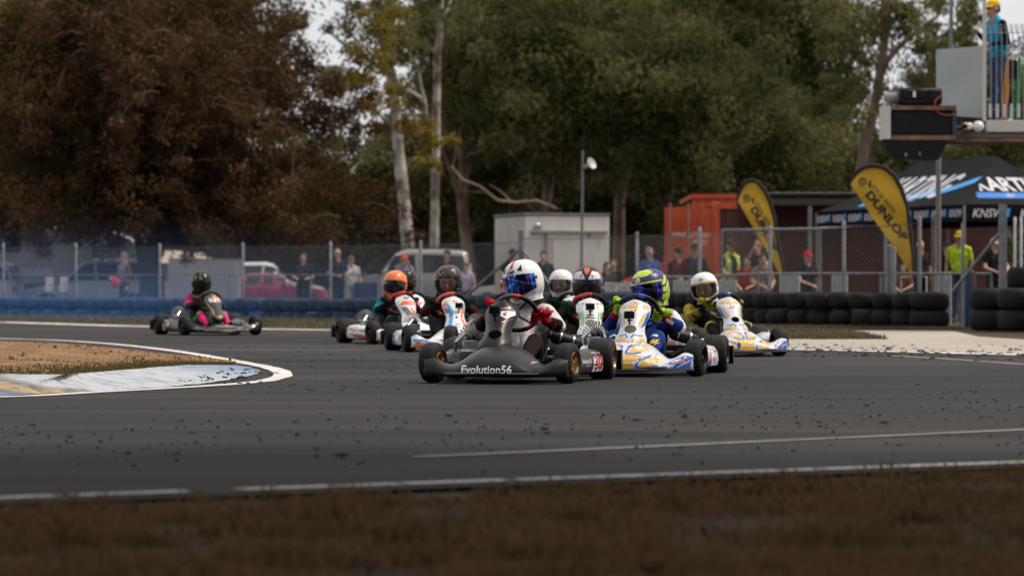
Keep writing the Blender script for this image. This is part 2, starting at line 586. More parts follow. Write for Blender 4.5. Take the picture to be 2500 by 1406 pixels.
def strip(name, pts, w, z, m, jit=0.0, gaps=(), step=0.25):
    """painted line along a polyline on the ground; gaps = (from, to) lengths left bare"""
    dense = []
    L = 0.0
    for (a, b) in zip(pts[:-1], pts[1:]):
        a, b = Vector(a[:2]), Vector(b[:2]); d = (b - a).length; n = max(1, int(d / step))
        for k in range(n):
            dense.append((a.lerp(b, k / n), L + d * k / n))
        L += d
    dense.append((Vector(pts[-1][:2]), L))
    mb = MB(); prev = None
    for i, (p, s) in enumerate(dense):
        q0 = dense[max(0, i - 1)][0]; q1 = dense[min(len(dense) - 1, i + 1)][0]
        t = (q1 - q0).normalized(); n = Vector((-t.y, t.x))
        ww = (w(s) if callable(w) else w) / 2
        a = p + n * (ww + random.uniform(-jit, jit)); b = p - n * (ww + random.uniform(-jit, jit))
        cur = len(mb.v)
        mb.v += [(a.x, a.y, z), (b.x, b.y, z)]
        if prev is not None and not any(g0 < s < g1 for (g0, g1) in gaps):
            mb.f.append((prev, prev + 1, cur + 1, cur)); mb.m.append(0)
        prev = cur
    o = mb.obj(name, m, smooth=0)
    me = o.data
    bm = bmesh.new(); bm.from_mesh(me)
    for f in bm.faces:
        f.normal_update()
        if f.normal.z < 0: f.normal_flip()
    bm.to_mesh(me); bm.free()
    return tag(o, kind='structure')

# near edge line, thin inner line, far edge lines
ne = [(x, near_edge(x) + 0.22) for x in (-6, -1.6, -0.8, 0, 0.8, 1.6, 2.5, 8)]
gaps = [(4.98, 5.0), (5.42, 5.47), (5.83, 5.98), (6.3, 6.32), (6.52, 6.54), (6.9, 6.94), (7.42, 7.44), (8.1, 8.12)]
strip('edge_line', ne, 0.085, 0.004, M_LINE, jit=0.006, gaps=gaps, step=0.02)
a, b = G(1010, 1117), G(2500, 1050)
strip('inner_line', [a, a.lerp(b, 0.5), b, b + (b - a) * 3], 0.075, 0.004, M_LINE_FAINT, jit=0.006, step=0.05)
strip('far_edge_line', [G(0, 786.5), G(300, 796), G(640, 803.5), G(850, 806.5)], 0.5, 0.004, M_LINE, jit=0.06)
strip('apron_edge_line', [(2.2, 32.0), G(1900, 852.5), G(2100, 857), G(2300, 862), G(2500, 867), (9, 25.2)], 0.28, 0.004, M_LINE, jit=0.02)
strip('track_joint', [G(2165, 868), G(2300, 876), G(2500, 890), (9, 20)], 0.1, 0.004, M_LINE_FAINT, jit=0.01)

# pale apron beyond the far edge on the right
ap = [(2.2, 32.3), G(1900, 851.5)[:2], G(2100, 856), G(2300, 861), G(2500, 866), (9, 25.6), (30, 24), (30, 40), G(2500, 829), G(2390, 822), G(2330, 809), G(2100, 807.5), G(1900, 807), (1.6, 42)]
mb = MB(); mb.add([(p[0], p[1], 0.003) for p in ap], [tuple(range(len(ap)))])
o = mb.obj('apron', M_APRON, smooth=0)
bm = bmesh.new(); bm.from_mesh(o.data); bmesh.ops.triangulate(bm, faces=bm.faces[:])
for f in bm.faces:
    f.normal_update()
    if f.normal.z < 0: f.normal_flip()
bm.to_mesh(o.data); bm.free()
tag(o, kind='structure')

# ---- inside island: white line, painted kerb ramp, orange dirt
isl = [(-12, 48)] + [tuple(G(px, py)[:2]) for (px, py) in [(0, 827.5), (150, 831), (300, 842), (450, 860), (560, 880), (640, 894), (682, 905), (694, 914), (682, 923), (640, 932.5), (560, 939.5), (400, 949.5), (200, 960.5), (0, 972)]] + [(-8, 12.5)]
def smooth_poly(pts, it=2):
    for _ in range(it):
        q = [pts[0]]
        for a, b in zip(pts[:-1], pts[1:]):
            q.append((a[0] * .75 + b[0] * .25, a[1] * .75 + b[1] * .25)); q.append((a[0] * .25 + b[0] * .75, a[1] * .25 + b[1] * .75))
        q.append(pts[-1]); pts = q
    return pts
strip('island_line', smooth_poly(isl), 0.13, 0.005, M_LINE, jit=0.008, step=0.12)

def resample(pts, n):
    pts = [Vector(p) for p in pts]
    ls = [0]
    for a, b in zip(pts[:-1], pts[1:]): ls.append(ls[-1] + (b - a).length)
    outp = []
    for k in range(n):
        s = ls[-1] * k / (n - 1)
        for i in range(len(pts) - 1):
            if s <= ls[i + 1] or i == len(pts) - 2:
                t = (s - ls[i]) / max(1e-9, ls[i + 1] - ls[i])
                outp.append(pts[i].lerp(pts[i + 1], min(1, t))); break
    return outp
k_out = [Vector((-7.5, 13.2, 0.006))] + [G(px, py) + Vector((0, 0, .006)) for (px, py) in [(0, 968), (240, 957), (400, 947), (520, 935), (600, 922), (630, 913), (637, 907)]]
k_in = [Vector((-8.0, 14.4, 0.10))] + [G(px, py, z) for (px, py, z) in [(0, 911, .105), (150, 915, .10), (330, 900, .085), (460, 890, .06), (570, 890, .035), (620, 898, .02), (637, 905, .008)]]
N = 90
ko, ki = resample(k_out, N), resample(k_in, N)
mb = MB(); J = 9
for i in range(N):
    for j in range(J):
        t = j / (J - 1)
        p = ko[i].lerp(ki[i], t)
        p.z = ko[i].z + (ki[i].z - ko[i].z) * (t ** 0.75) + 0.004 * noise.noise(Vector((p.x * 4, p.y * 4, 1)))
        mb.v.append(tuple(p))
for i in range(N - 1):
    for j in range(J - 1):
        a = i * J + j
        mb.f.append((a, a + J, a + J + 1, a + 1)); mb.m.append(0)
# painted bands: yellow and blue at the left, white in the middle, blue at the tip
def kerb_mat():
    m = bpy.data.materials.new('painted_kerb'); m.use_nodes = True
    nt = m.node_tree; b = nt.nodes['Principled BSDF']; b.inputs['Roughness'].default_value = 0.75
    co = nt.nodes.new('ShaderNodeTexCoord')
    sep = nt.nodes.new('ShaderNodeSeparateXYZ'); nt.links.new(co.outputs['Object'], sep.inputs[0])
    n = nt.nodes.new('ShaderNodeTexNoise'); n.inputs['Scale'].default_value = 5; n.inputs['Detail'].default_value = 8
    mp = nt.nodes.new('ShaderNodeMapping'); mp.inputs['Scale'].default_value = (1.1, 1.6, 1)
    nt.links.new(co.outputs['Object'], mp.inputs['Vector']); nt.links.new(mp.outputs[0], n.inputs['Vector'])
    def mth(op, a, b_):
        q = nt.nodes.new('ShaderNodeMath'); q.operation = op
        for i, s in enumerate((a, b_)):
            if isinstance(s, (int, float)): q.inputs[i].default_value = s
            else: nt.links.new(s, q.inputs[i])
        return q.outputs[0]
    # band coordinate along the kerb: x slanted by the height on the ramp
    t = mth('ADD', sep.outputs[0], mth('MULTIPLY', sep.outputs[2], 5.6))
    t = mth('ADD', t, mth('MULTIPLY', mth('SUBTRACT', n.outputs['Fac'], 0.5), 0.22))
    rp = nt.nodes.new('ShaderNodeValToRGB'); rp.color_ramp.interpolation = 'LINEAR'
    mr = nt.nodes.new('ShaderNodeMapRange'); mr.inputs['From Min'].default_value = -3.2; mr.inputs['From Max'].default_value = -1.6
    nt.links.new(t, mr.inputs['Value']); nt.links.new(mr.outputs[0], rp.inputs['Fac'])
    blue, white, yel, grey, blu2 = (0.12, 0.17, 0.30), (0.38, 0.415, 0.47), (0.38, 0.28, 0.16), (0.20, 0.18, 0.18), (0.10, 0.26, 0.52)
    stops = [(0.0, blue), (0.33, blue), (0.365, yel), (0.43, yel), (0.475, grey), (0.53, white)]
    els = rp.color_ramp.elements
    for i, (p, c) in enumerate(stops):
        e = els[i] if i < 2 else els.new(p)
        e.position = p; e.color = (*c, 1)
    # tip: blue edge and grey worn patch by distance along Y
    mr2 = nt.nodes.new('ShaderNodeMapRange'); mr2.inputs['From Min'].default_value = 20.6; mr2.inputs['From Max'].default_value = 22.4
    nt.links.new(mth('ADD', sep.outputs[1], mth('MULTIPLY', mth('SUBTRACT', n.outputs['Fac'], 0.5), 1.6)), mr2.inputs['Value'])
    mxc = nt.nodes.new('ShaderNodeMix'); mxc.data_type = 'RGBA'
    nt.links.new(mr2.outputs[0], mxc.inputs['Factor']); nt.links.new(rp.outputs['Color'], mxc.inputs['A'])
    mxc.inputs['B'].default_value = (0.17, 0.24, 0.38, 1)
    # dark scuffs
    n2 = nt.nodes.new('ShaderNodeTexNoise'); n2.inputs['Scale'].default_value = 9; n2.inputs['Detail'].default_value = 10
    mp2 = nt.nodes.new('ShaderNodeMapping'); mp2.inputs['Scale'].default_value = (0.8, 1.3, 1); mp2.inputs['Rotation'].default_value = (0, 0, -0.9)
    nt.links.new(co.outputs['Object'], mp2.inputs['Vector']); nt.links.new(mp2.outputs[0], n2.inputs['Vector'])
    r2 = nt.nodes.new('ShaderNodeValToRGB'); r2.color_ramp.elements[0].position = 0.30; r2.color_ramp.elements[1].position = 0.52
    r2.color_ramp.elements[0].color = (0.35, 0.34, 0.34, 1); r2.color_ramp.elements[1].color = (1, 1, 1, 1)
    nt.links.new(n2.outputs['Fac'], r2.inputs['Fac'])
    ml = nt.nodes.new('ShaderNodeMix'); ml.data_type = 'RGBA'; ml.blend_type = 'MULTIPLY'; ml.inputs['Factor'].default_value = 0.85
    nt.links.new(mxc.outputs['Result'], ml.inputs['A']); nt.links.new(r2.outputs['Color'], ml.inputs['B'])
    nt.links.new(ml.outputs['Result'], b.inputs['Base Color'])
    return m
kerb = mb.obj('kerb', kerb_mat(), smooth=60)
tag(kerb, 'low painted concrete kerb ramp, white with blue and yellow bands', None, None, 'structure')

# dirt infield between the kerb's inner edge and the far side of the island
d_far = [Vector((-12, 40, 0.06))] + [G(px, py, z) for (px, py, z) in [(0, 832, .09), (150, 838, .08), (300, 851, .06), (450, 870, .035), (540, 882, .02), (575, 888, .012)]]
d_near = [k_in[0] - Vector((0, 0, .012))] + [p - Vector((0, 0, .012)) for p in k_in[1:6]]
A, B = resample(d_far, 110), resample(d_near, 110)
mb = MB(); J = 44
for i in range(110):
    for j in range(J):
        t = j / (J - 1)
        p = A[i].lerp(B[i], t)
        e = math.sin(math.pi * t)
        p.z += 0.03 * e + e * (0.02 * noise.noise(Vector((p.x * 1.5, p.y * 1.5, 3))) + 0.012 * noise.noise(Vector((p.x * 7, p.y * 7, 5))) + 0.010 * noise.noise(Vector((p.x * 15, p.y * 15, 9))))
        mb.v.append(tuple(p))
for i in range(109):
    for j in range(J - 1):
        a = i * J + j
        mb.f.append((a, a + 1, a + J + 1, a + J)); mb.m.append(0)
tag(mb.obj('infield_dirt', M_DIRT, smooth=80), kind='structure')
INF = (A, B)

# ---- grass
def blade_mat(name, c1, c2, c3, scale=2.5):
    m = bpy.data.materials.new(name); m.use_nodes = True
    nt = m.node_tree; nt.nodes.clear()
    o = nt.nodes.new('ShaderNodeOutputMaterial'); d = nt.nodes.new('ShaderNodeBsdfDiffuse'); t = nt.nodes.new('ShaderNodeBsdfTranslucent')
    mx = nt.nodes.new('ShaderNodeMixShader'); mx.inputs[0].default_value = 0.3
    co = nt.nodes.new('ShaderNodeTexCoord'); n = nt.nodes.new('ShaderNodeTexNoise'); n.inputs['Scale'].default_value = scale; n.inputs['Detail'].default_value = 5
    gm = nt.nodes.new('ShaderNodeNewGeometry')
    ad = nt.nodes.new('ShaderNodeMath'); ad.operation = 'MULTIPLY_ADD'; ad.inputs[1].default_value = 0.22; 
    r = nt.nodes.new('ShaderNodeValToRGB')
    e = r.color_ramp.elements
    e[0].position, e[0].color = 0.38, (*c1, 1); e[1].position, e[1].color = 0.58, (*c2, 1)
    x = e.new(0.75); x.color = (*c3, 1)
    nt.links.new(co.outputs['Object'], n.inputs['Vector'])
    nt.links.new(gm.outputs['Random Per Island'], ad.inputs[0]); nt.links.new(n.outputs['Fac'], ad.inputs[2])
    nt.links.new(ad.outputs[0], r.inputs['Fac'])
    for s in (d, t): nt.links.new(r.outputs['Color'], s.inputs['Color'])
    nt.links.new(d.outputs[0], mx.inputs[1]); nt.links.new(t.outputs[0], mx.inputs[2]); nt.links.new(mx.outputs[0], o.inputs[0])
    return m

def grass(name, xy, z, hmin, hmax, w, m, lean=0.9, label=None, hs=None):
    n = len(xy)
    a = np.random.rand(n) * 2 * np.pi; h = hmin + (hmax - hmin) * np.random.rand(n) ** 1.5
    if hs is not None: h = h * hs
    la = np.random.rand(n) * 2 * np.pi; ln = h * lean * np.random.rand(n)
    ww = w * (0.6 + 0.8 * np.random.rand(n))
    b = np.c_[xy, z]
    d = np.c_[np.cos(a), np.sin(a), np.zeros(n)] * ww[:, None]
    tip = b + np.c_[np.cos(la) * ln, np.sin(la) * ln, h]
    mid = b + np.c_[np.cos(la) * ln * .35, np.sin(la) * ln * .35, h * .62]
    v = np.stack([b - d, b + d, mid + d * .7, mid - d * .7, tip], 1).reshape(-1, 3)
    i = np.arange(n)[:, None] * 5
    f = np.concatenate([i + np.array([[0, 1, 2]]), i + np.array([[0, 2, 3]]), i + np.array([[3, 2, 4]])])
    return tag(link(name, np_mesh(name, v, f, m)), label, None, None, 'stuff')

M_STRAW = blade_mat('dry_grass', (0.030, 0.017, 0.009), (0.25, 0.145, 0.078), (0.11, 0.088, 0.034), 2.6)
M_GREEN = blade_mat('green_grass', (0.05, 0.062, 0.018), (0.11, 0.125, 0.04), (0.24, 0.20, 0.10))
M_ISLE = blade_mat('island_grass', (0.10, 0.072, 0.035), (0.15, 0.125, 0.06), (0.085, 0.10, 0.03), 1.4)
M_FARG = blade_mat('far_grass', (0.085, 0.080, 0.045), (0.12, 0.115, 0.07), (0.17, 0.14, 0.09), 0.7)
# foreground verge
n = 95000
y = 5.2 + (np.random.rand(n) ** 1.25) * 6.2
x = (np.random.rand(n) * 2 - 1) * (y * 0.175 + 0.25)
k = y < 8.80 + 0.574 * (x + 1.42) - 0.03 + 0.05 * np.sin(x * 5) * np.sin(x * 13 + 1)
xy = np.c_[x, y][k]
dens = np.array([noise.noise(Vector((p[0] * 2.2, p[1] * 2.2, 0))) for p in xy])
xy = xy[dens * 1.3 + np.random.rand(len(xy)) * 0.8 > 0.06]
hsv = np.array([max(.25, .9 + 1.7 * noise.noise(Vector((p[0] * 3.1, p[1] * 3.1, 4))) + .8 * noise.noise(Vector((p[0] * 9, p[1] * 9, 8)))) for p in xy])
grass('verge_grass', xy, np.full(len(xy), -0.014), 0.008, 0.045, 0.0035, M_STRAW, lean=1.6, hs=hsv, label='dry brown grass along the near edge of the track')
# island grass beside the kerb and tufts in the dirt
n = 26000
i = np.random.randint(0, 109, n); fr = np.random.rand(n)
tt = 1 - (np.random.rand(n) ** 1.6) * 0.42
Aa = np.array([tuple(p) for p in INF[0]]); Ba = np.array([tuple(p) for p in INF[1]])
ai = Aa[i] * (1 - fr[:, None]) + Aa[i + 1] * fr[:, None]; bi = Ba[i] * (1 - fr[:, None]) + Ba[i + 1] * fr[:, None]
pp = ai * (1 - tt[:, None]) + bi * tt[:, None]
keep = np.array([noise.noise(Vector((p[0] * 1.1, p[1] * 0.8, 2))) for p in pp]) + np.random.rand(n) * 0.5 + (tt - 0.8) * 1.4 > 0.05
pp = pp[keep]
grass('infield_grass', pp[:, :2], pp[:, 2] + 0.005, 0.008, 0.032, 0.004, M_ISLE, label='short green and straw grass between kerb and dirt')
# far verge before the tyre wall
n = 42000
x = -17 + 26 * np.random.rand(n); t = np.random.rand(n)
yf = np.array([np.interp(q, [p[0] for p in FAR], [p[1] for p in FAR]) for q in x]); yw = np.array([wall_y(q) for q in x])
y = np.where(x < 1.0, yf + 0.6 + (yw - yf - 1.0) * (0.15 + 0.85 * t), yw - 0.1 - 2.6 * t ** 2.2)
k = (np.array([noise.noise(Vector((a * .8, b * .5, 7))) for a, b in zip(x, y)]) + np.random.rand(n) * .6 > 0.1) & ~((x > 4.6) & (y < 44.8))
x, y = x[k], y[k]
grass('far_verge_grass', np.c_[x, y], np.array([gz(a, b) for a, b in zip(x, y)]) - 0.014, 0.012, 0.055, 0.012, M_FARG, lean=1.2, label='thin dry grass between the track and the tyre wall')
# strip of grass lying in the apron
pts = []
while len(pts) < 5200:
    px, py = random.uniform(1880, 2170), random.uniform(811, 829.5)
    lim = 828.5 - 0.0 * px
    if py > 811 + 17 * sstep(2040, 2170, px) and py < lim + random.uniform(-2, 1):
        pts.append(G(px, py))
xy = np.array([(p.x, p.y) for p in pts])
grass('apron_grass', xy, np.full(len(xy), 0.003), 0.02, 0.075, 0.012, M_FARG, lean=0.8, label='low grass strip growing across the pale apron')

# ---- rubber crumbs shed by the tyres
mb = MB()
def crumb(x, y, L, w, h, a, z=0.004):
    c, s = math.cos(a), math.sin(a)
    k = random.choice((4, 5, 6)); ring = []
    for q in range(k):
        t = 2 * math.pi * q / k + random.uniform(-.3, .3)
        ring.append((L * math.cos(t) * random.uniform(.7, 1.2), w * math.sin(t) * random.uniform(.7, 1.2)))
    vs = [(x + u * c - v * s, y + u * s + v * c, z) for (u, v) in ring] + [(x + .6 * (u * c - v * s), y + .6 * (u * s + v * c), z + h * random.uniform(.6, 1.1)) for (u, v) in ring]
    fs = [tuple(range(k, 2 * k))] + [(q, (q + 1) % k, k + (q + 1) % k, k + q) for q in range(k)]
    mb.add(vs, fs)
for _ in range(330):
    px = random.uniform(-50, 2550)
    py = random.triangular(985, 1180, 1075) - (px / 2500) * 40
    p = G(px, py)
    if p.y < near_edge(p.x) + 0.3: continue
    L = min(.045, .0035 + random.expovariate(1 / .006))
    crumb(p.x, p.y, L, L * random.uniform(.25, .6), random.uniform(.003, .011), random.gauss(0.35, 0.6))
for _ in range(120):
    px = random.uniform(1600, 2550); py = random.uniform(930, 1040)
    p = G(px, py); L = random.uniform(.004, .018)
    crumb(p.x, p.y, L, L * .4, random.uniform(.003, .007), random.gauss(0.3, 0.5))
for _ in range(190):
    px = random.uniform(1900, 2520); py = random.gauss(858, 9) + (px - 1900) * 0.012
    if py < 832: continue
    p = G(px, py); L = random.uniform(.01, .045)
    crumb(p.x, p.y, L, L * .4, random.uniform(.005, .014), random.gauss(0.0, 0.5), 0.007)
for _ in range(60):
    px = random.uniform(400, 640); py = random.uniform(893, 932)
    p = G(px, py, .04); L = random.uniform(.006, .022)
    crumb(p.x, p.y, L, L * .35, random.uniform(.004, .012), random.gauss(0.2, 0.4), 0.028 + .05 * sstep(500, 330, px) * 0)
for _ in range(120):
    px = random.uniform(560, 1020); py = random.uniform(840, 960)
    p = G(px, py); L = random.uniform(.006, .03)
    crumb(p.x, p.y, L, L * .4, random.uniform(.003, .008), random.gauss(0.3, 0.5))
tag(mb.obj('rubber_crumbs', mat('crumb_rubber', (0.012, 0.012, 0.013), rough=0.8), smooth=0), 'black rubber crumbs scattered over the asphalt', None, None, 'stuff')
# stones in the dirt
mb = MB()
for _ in range(1700):
    q = random.randint(0, 109); t = random.random() ** 1.3 * 0.8
    p = INF[0][q].lerp(INF[1][q], t); r = min(.03, .004 + random.expovariate(1 / .005))
    z = p.z + 0.03 * math.sin(math.pi * t)
    crumb(p.x, p.y, r, r * .8, r * 1.1, random.uniform(0, 6), z - .006)
tag(mb.obj('infield_stones', M_DIRT, smooth=0), 'small orange stones and clods on the infield dirt', None, None, 'stuff')
# ================================================================== racing karts and their drivers
BLACKP = mat('black_plastic', (0.008, 0.008, 0.009), rough=0.5, var=0.3, scale=20, spec=0.22)
RUBBER = mat('tyre_rubber', (0.012, 0.0118, 0.0115), rough=0.66, var=0.35, scale=6, bump=0.25, bscale=30, spec=0.16, col2=(0.028, 0.0265, 0.0255))
GOLD = mat('gold_rim', (0.42, 0.27, 0.12), rough=0.32, metal=0.85)
DARKRIM = mat('black_rim', (0.02, 0.02, 0.021), rough=0.35, metal=0.5)
SILV = mat('cast_aluminium', (0.42, 0.42, 0.43), rough=0.36, metal=0.85, var=0.2, scale=30)
FINM = mat('fin_metal', (0.34, 0.33, 0.32), rough=0.45, metal=0.5, var=0.3, scale=25)
STEEL = mat('frame_tube', (0.12, 0.12, 0.13), rough=0.35, metal=0.8)
CARBON = mat('carbon_skin', (0.010, 0.010, 0.011), rough=0.36, var=0.4, scale=3, col2=(0.020, 0.020, 0.022), coat=0.0, spec=0.24, bump=0.05, bscale=90)
VOID = mat('dark_opening', (0.003, 0.003, 0.003), rough=1.0, spec=0.0)
WHITE = paint((0.74, 0.75, 0.78), 'white')
WHITE2 = paint((0.60, 0.62, 0.68), 'lavender_white')
RED = paint((0.52, 0.02, 0.02), 'red')
REDO = paint((0.75, 0.10, 0.04), 'orange_red')
ORANGE = paint((0.95, 0.17, 0.012), 'orange')
BLUE = paint((0.015, 0.10, 0.48), 'blue')
SKYB = paint((0.05, 0.30, 0.68), 'sky_blue')
YELL = paint((0.70, 0.42, 0.045), 'yellow')
LIME = paint((0.50, 0.66, 0.03), 'lime')
GREEN = paint((0.06, 0.38, 0.06), 'green')
PGREEN = paint((0.28, 0.55, 0.25), 'pale_green')
GREY = paint((0.16, 0.165, 0.17), 'grey')
DGREY = paint((0.045, 0.047, 0.05), 'dark_grey')
BLACK = paint((0.010, 0.010, 0.012), 'black')
PURPLE = paint((0.055, 0.04, 0.17), 'purple')
PINKW = paint((0.66, 0.42, 0.42), 'washed_pink')
SKIN = mat('skin', (0.62, 0.40, 0.31), rough=0.6, var=0.12, scale=8, spec=0.35)
MIRB = None
def visor_mat(name, c1, c2, rough=0.06, metal=0.9, scale=9):
    m = mat(name, c1, rough=rough, metal=metal, col2=c2, scale=scale, coat=0.4, detail=1.0, lo=0.44, hi=0.57)
    nt = m.node_tree
    n = [q for q in nt.nodes if q.type == 'TEX_NOISE'][0]
    mp = nt.nodes.new('ShaderNodeMapping'); mp.inputs['Scale'].default_value = (1.6, 2.4, 0.12)  # vertical colour bands stand in for reflections on the visor
    src = n.inputs['Vector'].links[0].from_socket
    nt.links.new(src, mp.inputs['Vector']); nt.links.new(mp.outputs[0], n.inputs['Vector'])
    return m
V_BLUE = visor_mat('blue_mirror_visor', (0.03, 0.02, 0.10), (0.04, 0.20, 0.75), scale=14)
V_PURP = visor_mat('purple_mirror_visor', (0.012, 0.010, 0.02), (0.05, 0.05, 0.50), scale=14)
V_DARK = visor_mat('dark_visor', (0.006, 0.006, 0.007), (0.02, 0.017, 0.012), metal=0.0)
V_FIRE = visor_mat('orange_mirror_visor', (0.65, 0.04, 0.03), (0.9, 0.35, 0.05))
def clear_visor():
    m = bpy.data.materials.new('tinted_visor'); m.use_nodes = True
    nt = m.node_tree; nt.nodes.clear()
    o = nt.nodes.new('ShaderNodeOutputMaterial'); t = nt.nodes.new('ShaderNodeBsdfTransparent'); g = nt.nodes.new('ShaderNodeBsdfGlossy')
    t.inputs[0].default_value = (0.88, 0.89, 0.90, 1); g.inputs['Roughness'].default_value = 0.08; g.inputs[0].default_value = (0.8, 0.82, 0.85, 1)
    x = nt.nodes.new('ShaderNodeMixShader'); f = nt.nodes.new('ShaderNodeFresnel'); f.inputs[0].default_value = 1.55
    nt.links.new(f.outputs[0], x.inputs[0]); nt.links.new(t.outputs[0], x.inputs[1]); nt.links.new(g.outputs[0], x.inputs[2]); nt.links.new(x.outputs[0], o.inputs[0])
    return m
V_CLEAR = clear_visor()

def crom(xk, yk, x):
    """Catmull-Rom through knots"""
    i = 0
    while i < len(xk) - 2 and x > xk[i + 1]: i += 1
    t = (x - xk[i]) / (xk[i + 1] - xk[i])
    def sl(j):
        a, b = max(0, j - 1), min(len(xk) - 1, j + 1)
        return (yk[b] - yk[a]) / (xk[b] - xk[a])
    h = xk[i + 1] - xk[i]
    t2, t3 = t * t, t * t * t
    return (2*t3 - 3*t2 + 1) * yk[i] + (t3 - 2*t2 + t) * h * sl(i) + (-2*t3 + 3*t2) * yk[i + 1] + (t3 - t2) * h * sl(i + 1)

_cache = {}
def cached(key, fn):
    if key not in _cache: _cache[key] = fn()
    return _cache[key]

AX = Matrix.Rotation(R(-90), 4, 'X')       # lathe axis z -> kart axis y
def tyre_mesh(ro, w):
    h = w / 2; rr = 0.068
    prof = [(rr, -h + .012), (rr + .012, -h + .002), (ro - .05, -h), (ro - .022, -h + .004), (ro - .008, -h + .014), (ro - .001, -h + .032), (ro, 0), (ro - .001, h - .032), (ro - .008, h - .014), (ro - .022, h - .004), (ro - .05, h), (rr + .012, h - .002), (rr, h - .012)]
    mb = MB(); mb.lathe(prof, AX, 40)
    return mb.mesh('tyre', RUBBER, 50)
def rim_mesh(w, m):
    h = w / 2; rr = 0.0685
    mb = MB()
    for s in (1, -1):
        prof = [(rr, h - .03), (rr + .003, h - .008), (rr - .003, h - .004), (rr - .007, h - .012), (rr - .010, h - .035), (.040, h - .045), (.030, h - .030), (.018, h - .028), (.016, h - .012), (0.001, h - .010)]
        mb.lathe([(r, s * z) for r, z in prof], AX, 28)
    for k in range(3):
        a = 2 * math.pi * k / 3
        mb.ball((.026 * math.cos(a), h - .026, .026 * math.sin(a)), .006, 6, 4)
        mb.ball((.026 * math.cos(a), -h + .026, .026 * math.sin(a)), .006, 6, 4)
    return mb.mesh('rim', m, 35)

FU = [0, .2, .35, .5, .62, .72, .85, 1.0]
def fairing_mesh(m, style):
    hump = style.get('hump', .235); W2 = style.get('w', .46)
    zt = [hump, hump - .004, hump - .035, .150 if hump > .2 else .12, .122, .128, .160, .168]
    if style.get('low'): zt = [hump, hump - .01, .13, .115, .12, .135, .155, .185]
    xf = [.80, .797, .787, .77, .75, .725, .695, .655]
    xb = [.40, .40, .42, .47, .56, .605, .605, .575]
    n, T = 57, 15
    mb = MB()
    for i in range(n):
        s = -1 + 2 * i / (n - 1); u = abs(s)
        z1, x1, x0 = crom(FU, zt, u), crom(FU, xf, u), crom(FU, xb, u)
        row = [(x1 - .12, .042), (x1 - .015, .043), (x1, .056)]
        for k in range(1, T - 2):
            a = math.pi / 2 * k / (T - 3)
            row.append((x1 - (x1 - x0) * (1 - math.cos(a)) ** 0.92, .056 + (z1 - .056) * math.sin(a) ** (0.85 if u < .6 else 0.7)))
        for (x, z) in row: mb.v.append((x, s * W2, z))
    T = len(row)
    for i in range(n - 1):
        for k in range(T - 1):
            a = i * T + k
            mb.f.append((a, a + T, a + T + 1, a + 1)); mb.m.append(0)
    mb.f.append(tuple(range(T))); mb.m.append(0)
    mb.f.append(tuple(range((n - 1) * T, n * T))[::-1]); mb.m.append(0)
    return mb.mesh('front_fairing', m, 60)

NROWS = [(.200, .508, .045), (.208, .506, .080), (.222, .498, .102), (.245, .480, .113), (.27, .455, .107), (.29, .432, .096), (.31, .408, .089), (.34, .372, .086), (.37, .337, .091), (.40, .302, .101), (.43, .268, .109), (.46, .235, .110), (.485, .21, .102), (.505, .19, .082), (.517, .18, .05), (.521, .178, .02)]
def panel_mesh(m, wide=1.0, tall=1.0):
    mb = MB(); C = 15
    for (z, x, w) in NROWS:
        z = .2 + (z - .2) * tall
        for j in range(C):
            s = -1 + 2 * j / (C - 1)
            mb.v.append((x - .085 * abs(s) ** 2.4, w * wide * s, z - .012 * abs(s) ** 3))
    for i in range(len(NROWS) - 1):
        for j in range(C - 1):
            a = i * C + j
            mb.f.append((a, a + 1, a + C + 1, a + C)); mb.m.append(0)
    return mb.mesh('front_panel', m, 60)

def pod_mesh(m, side):
    mb = MB(); rings = []
    for (x, yo, top) in [(-.345, .505, .185), (-.33, .525, .20), (-.2, .515, .205), (-.05, .495, .20), (.12, .475, .19), (.25, .455, .17), (.31, .43, .13)]:
        yi = .33
        rings.append([(x, side * y, z) for (y, z) in [(yi, .05), (yo - .06, .042), (yo - .01, .06), (yo, .10), (yo - .012, top - .035), (yo - .04, top - .008), (yo - .09, top), (yi, top - .045)]])
    if side < 0: rings = [r[::-1] for r in rings]
    mb.loft(rings, True, True)
    return mb.mesh('side_pod', m, 45)

def seat_mesh(m):
    mb = MB(); rings = []
    for (x, z, h, w) in [(0.0, .10, .05, .14), (-.08, .07, .07, .16), (-.22, .06, .10, .17), (-.34, .09, .15, .175), (-.42, .19, .14, .18), (-.465, .30, .09, .17), (-.49, .39, .04, .13), (-.495, .415, .01, .10)]:
        r = []
        nx_ = Vector((1, 0, 0)) if x > -.3 else Vector((1, 0, .35))
        for k in range(11):
            a = math.pi * k / 10
            y = -w * math.cos(a); up = h * (1 - math.sin(a))
            if x > -.36: r.append((x + .1 * (1 - math.sin(a)), y, z + up))
            else: r.append((x + up * 1.4, y, z + up * .3))
        rings.append(r)
    mb.loft(rings, False, False)
    return mb.mesh('seat', m, 60)

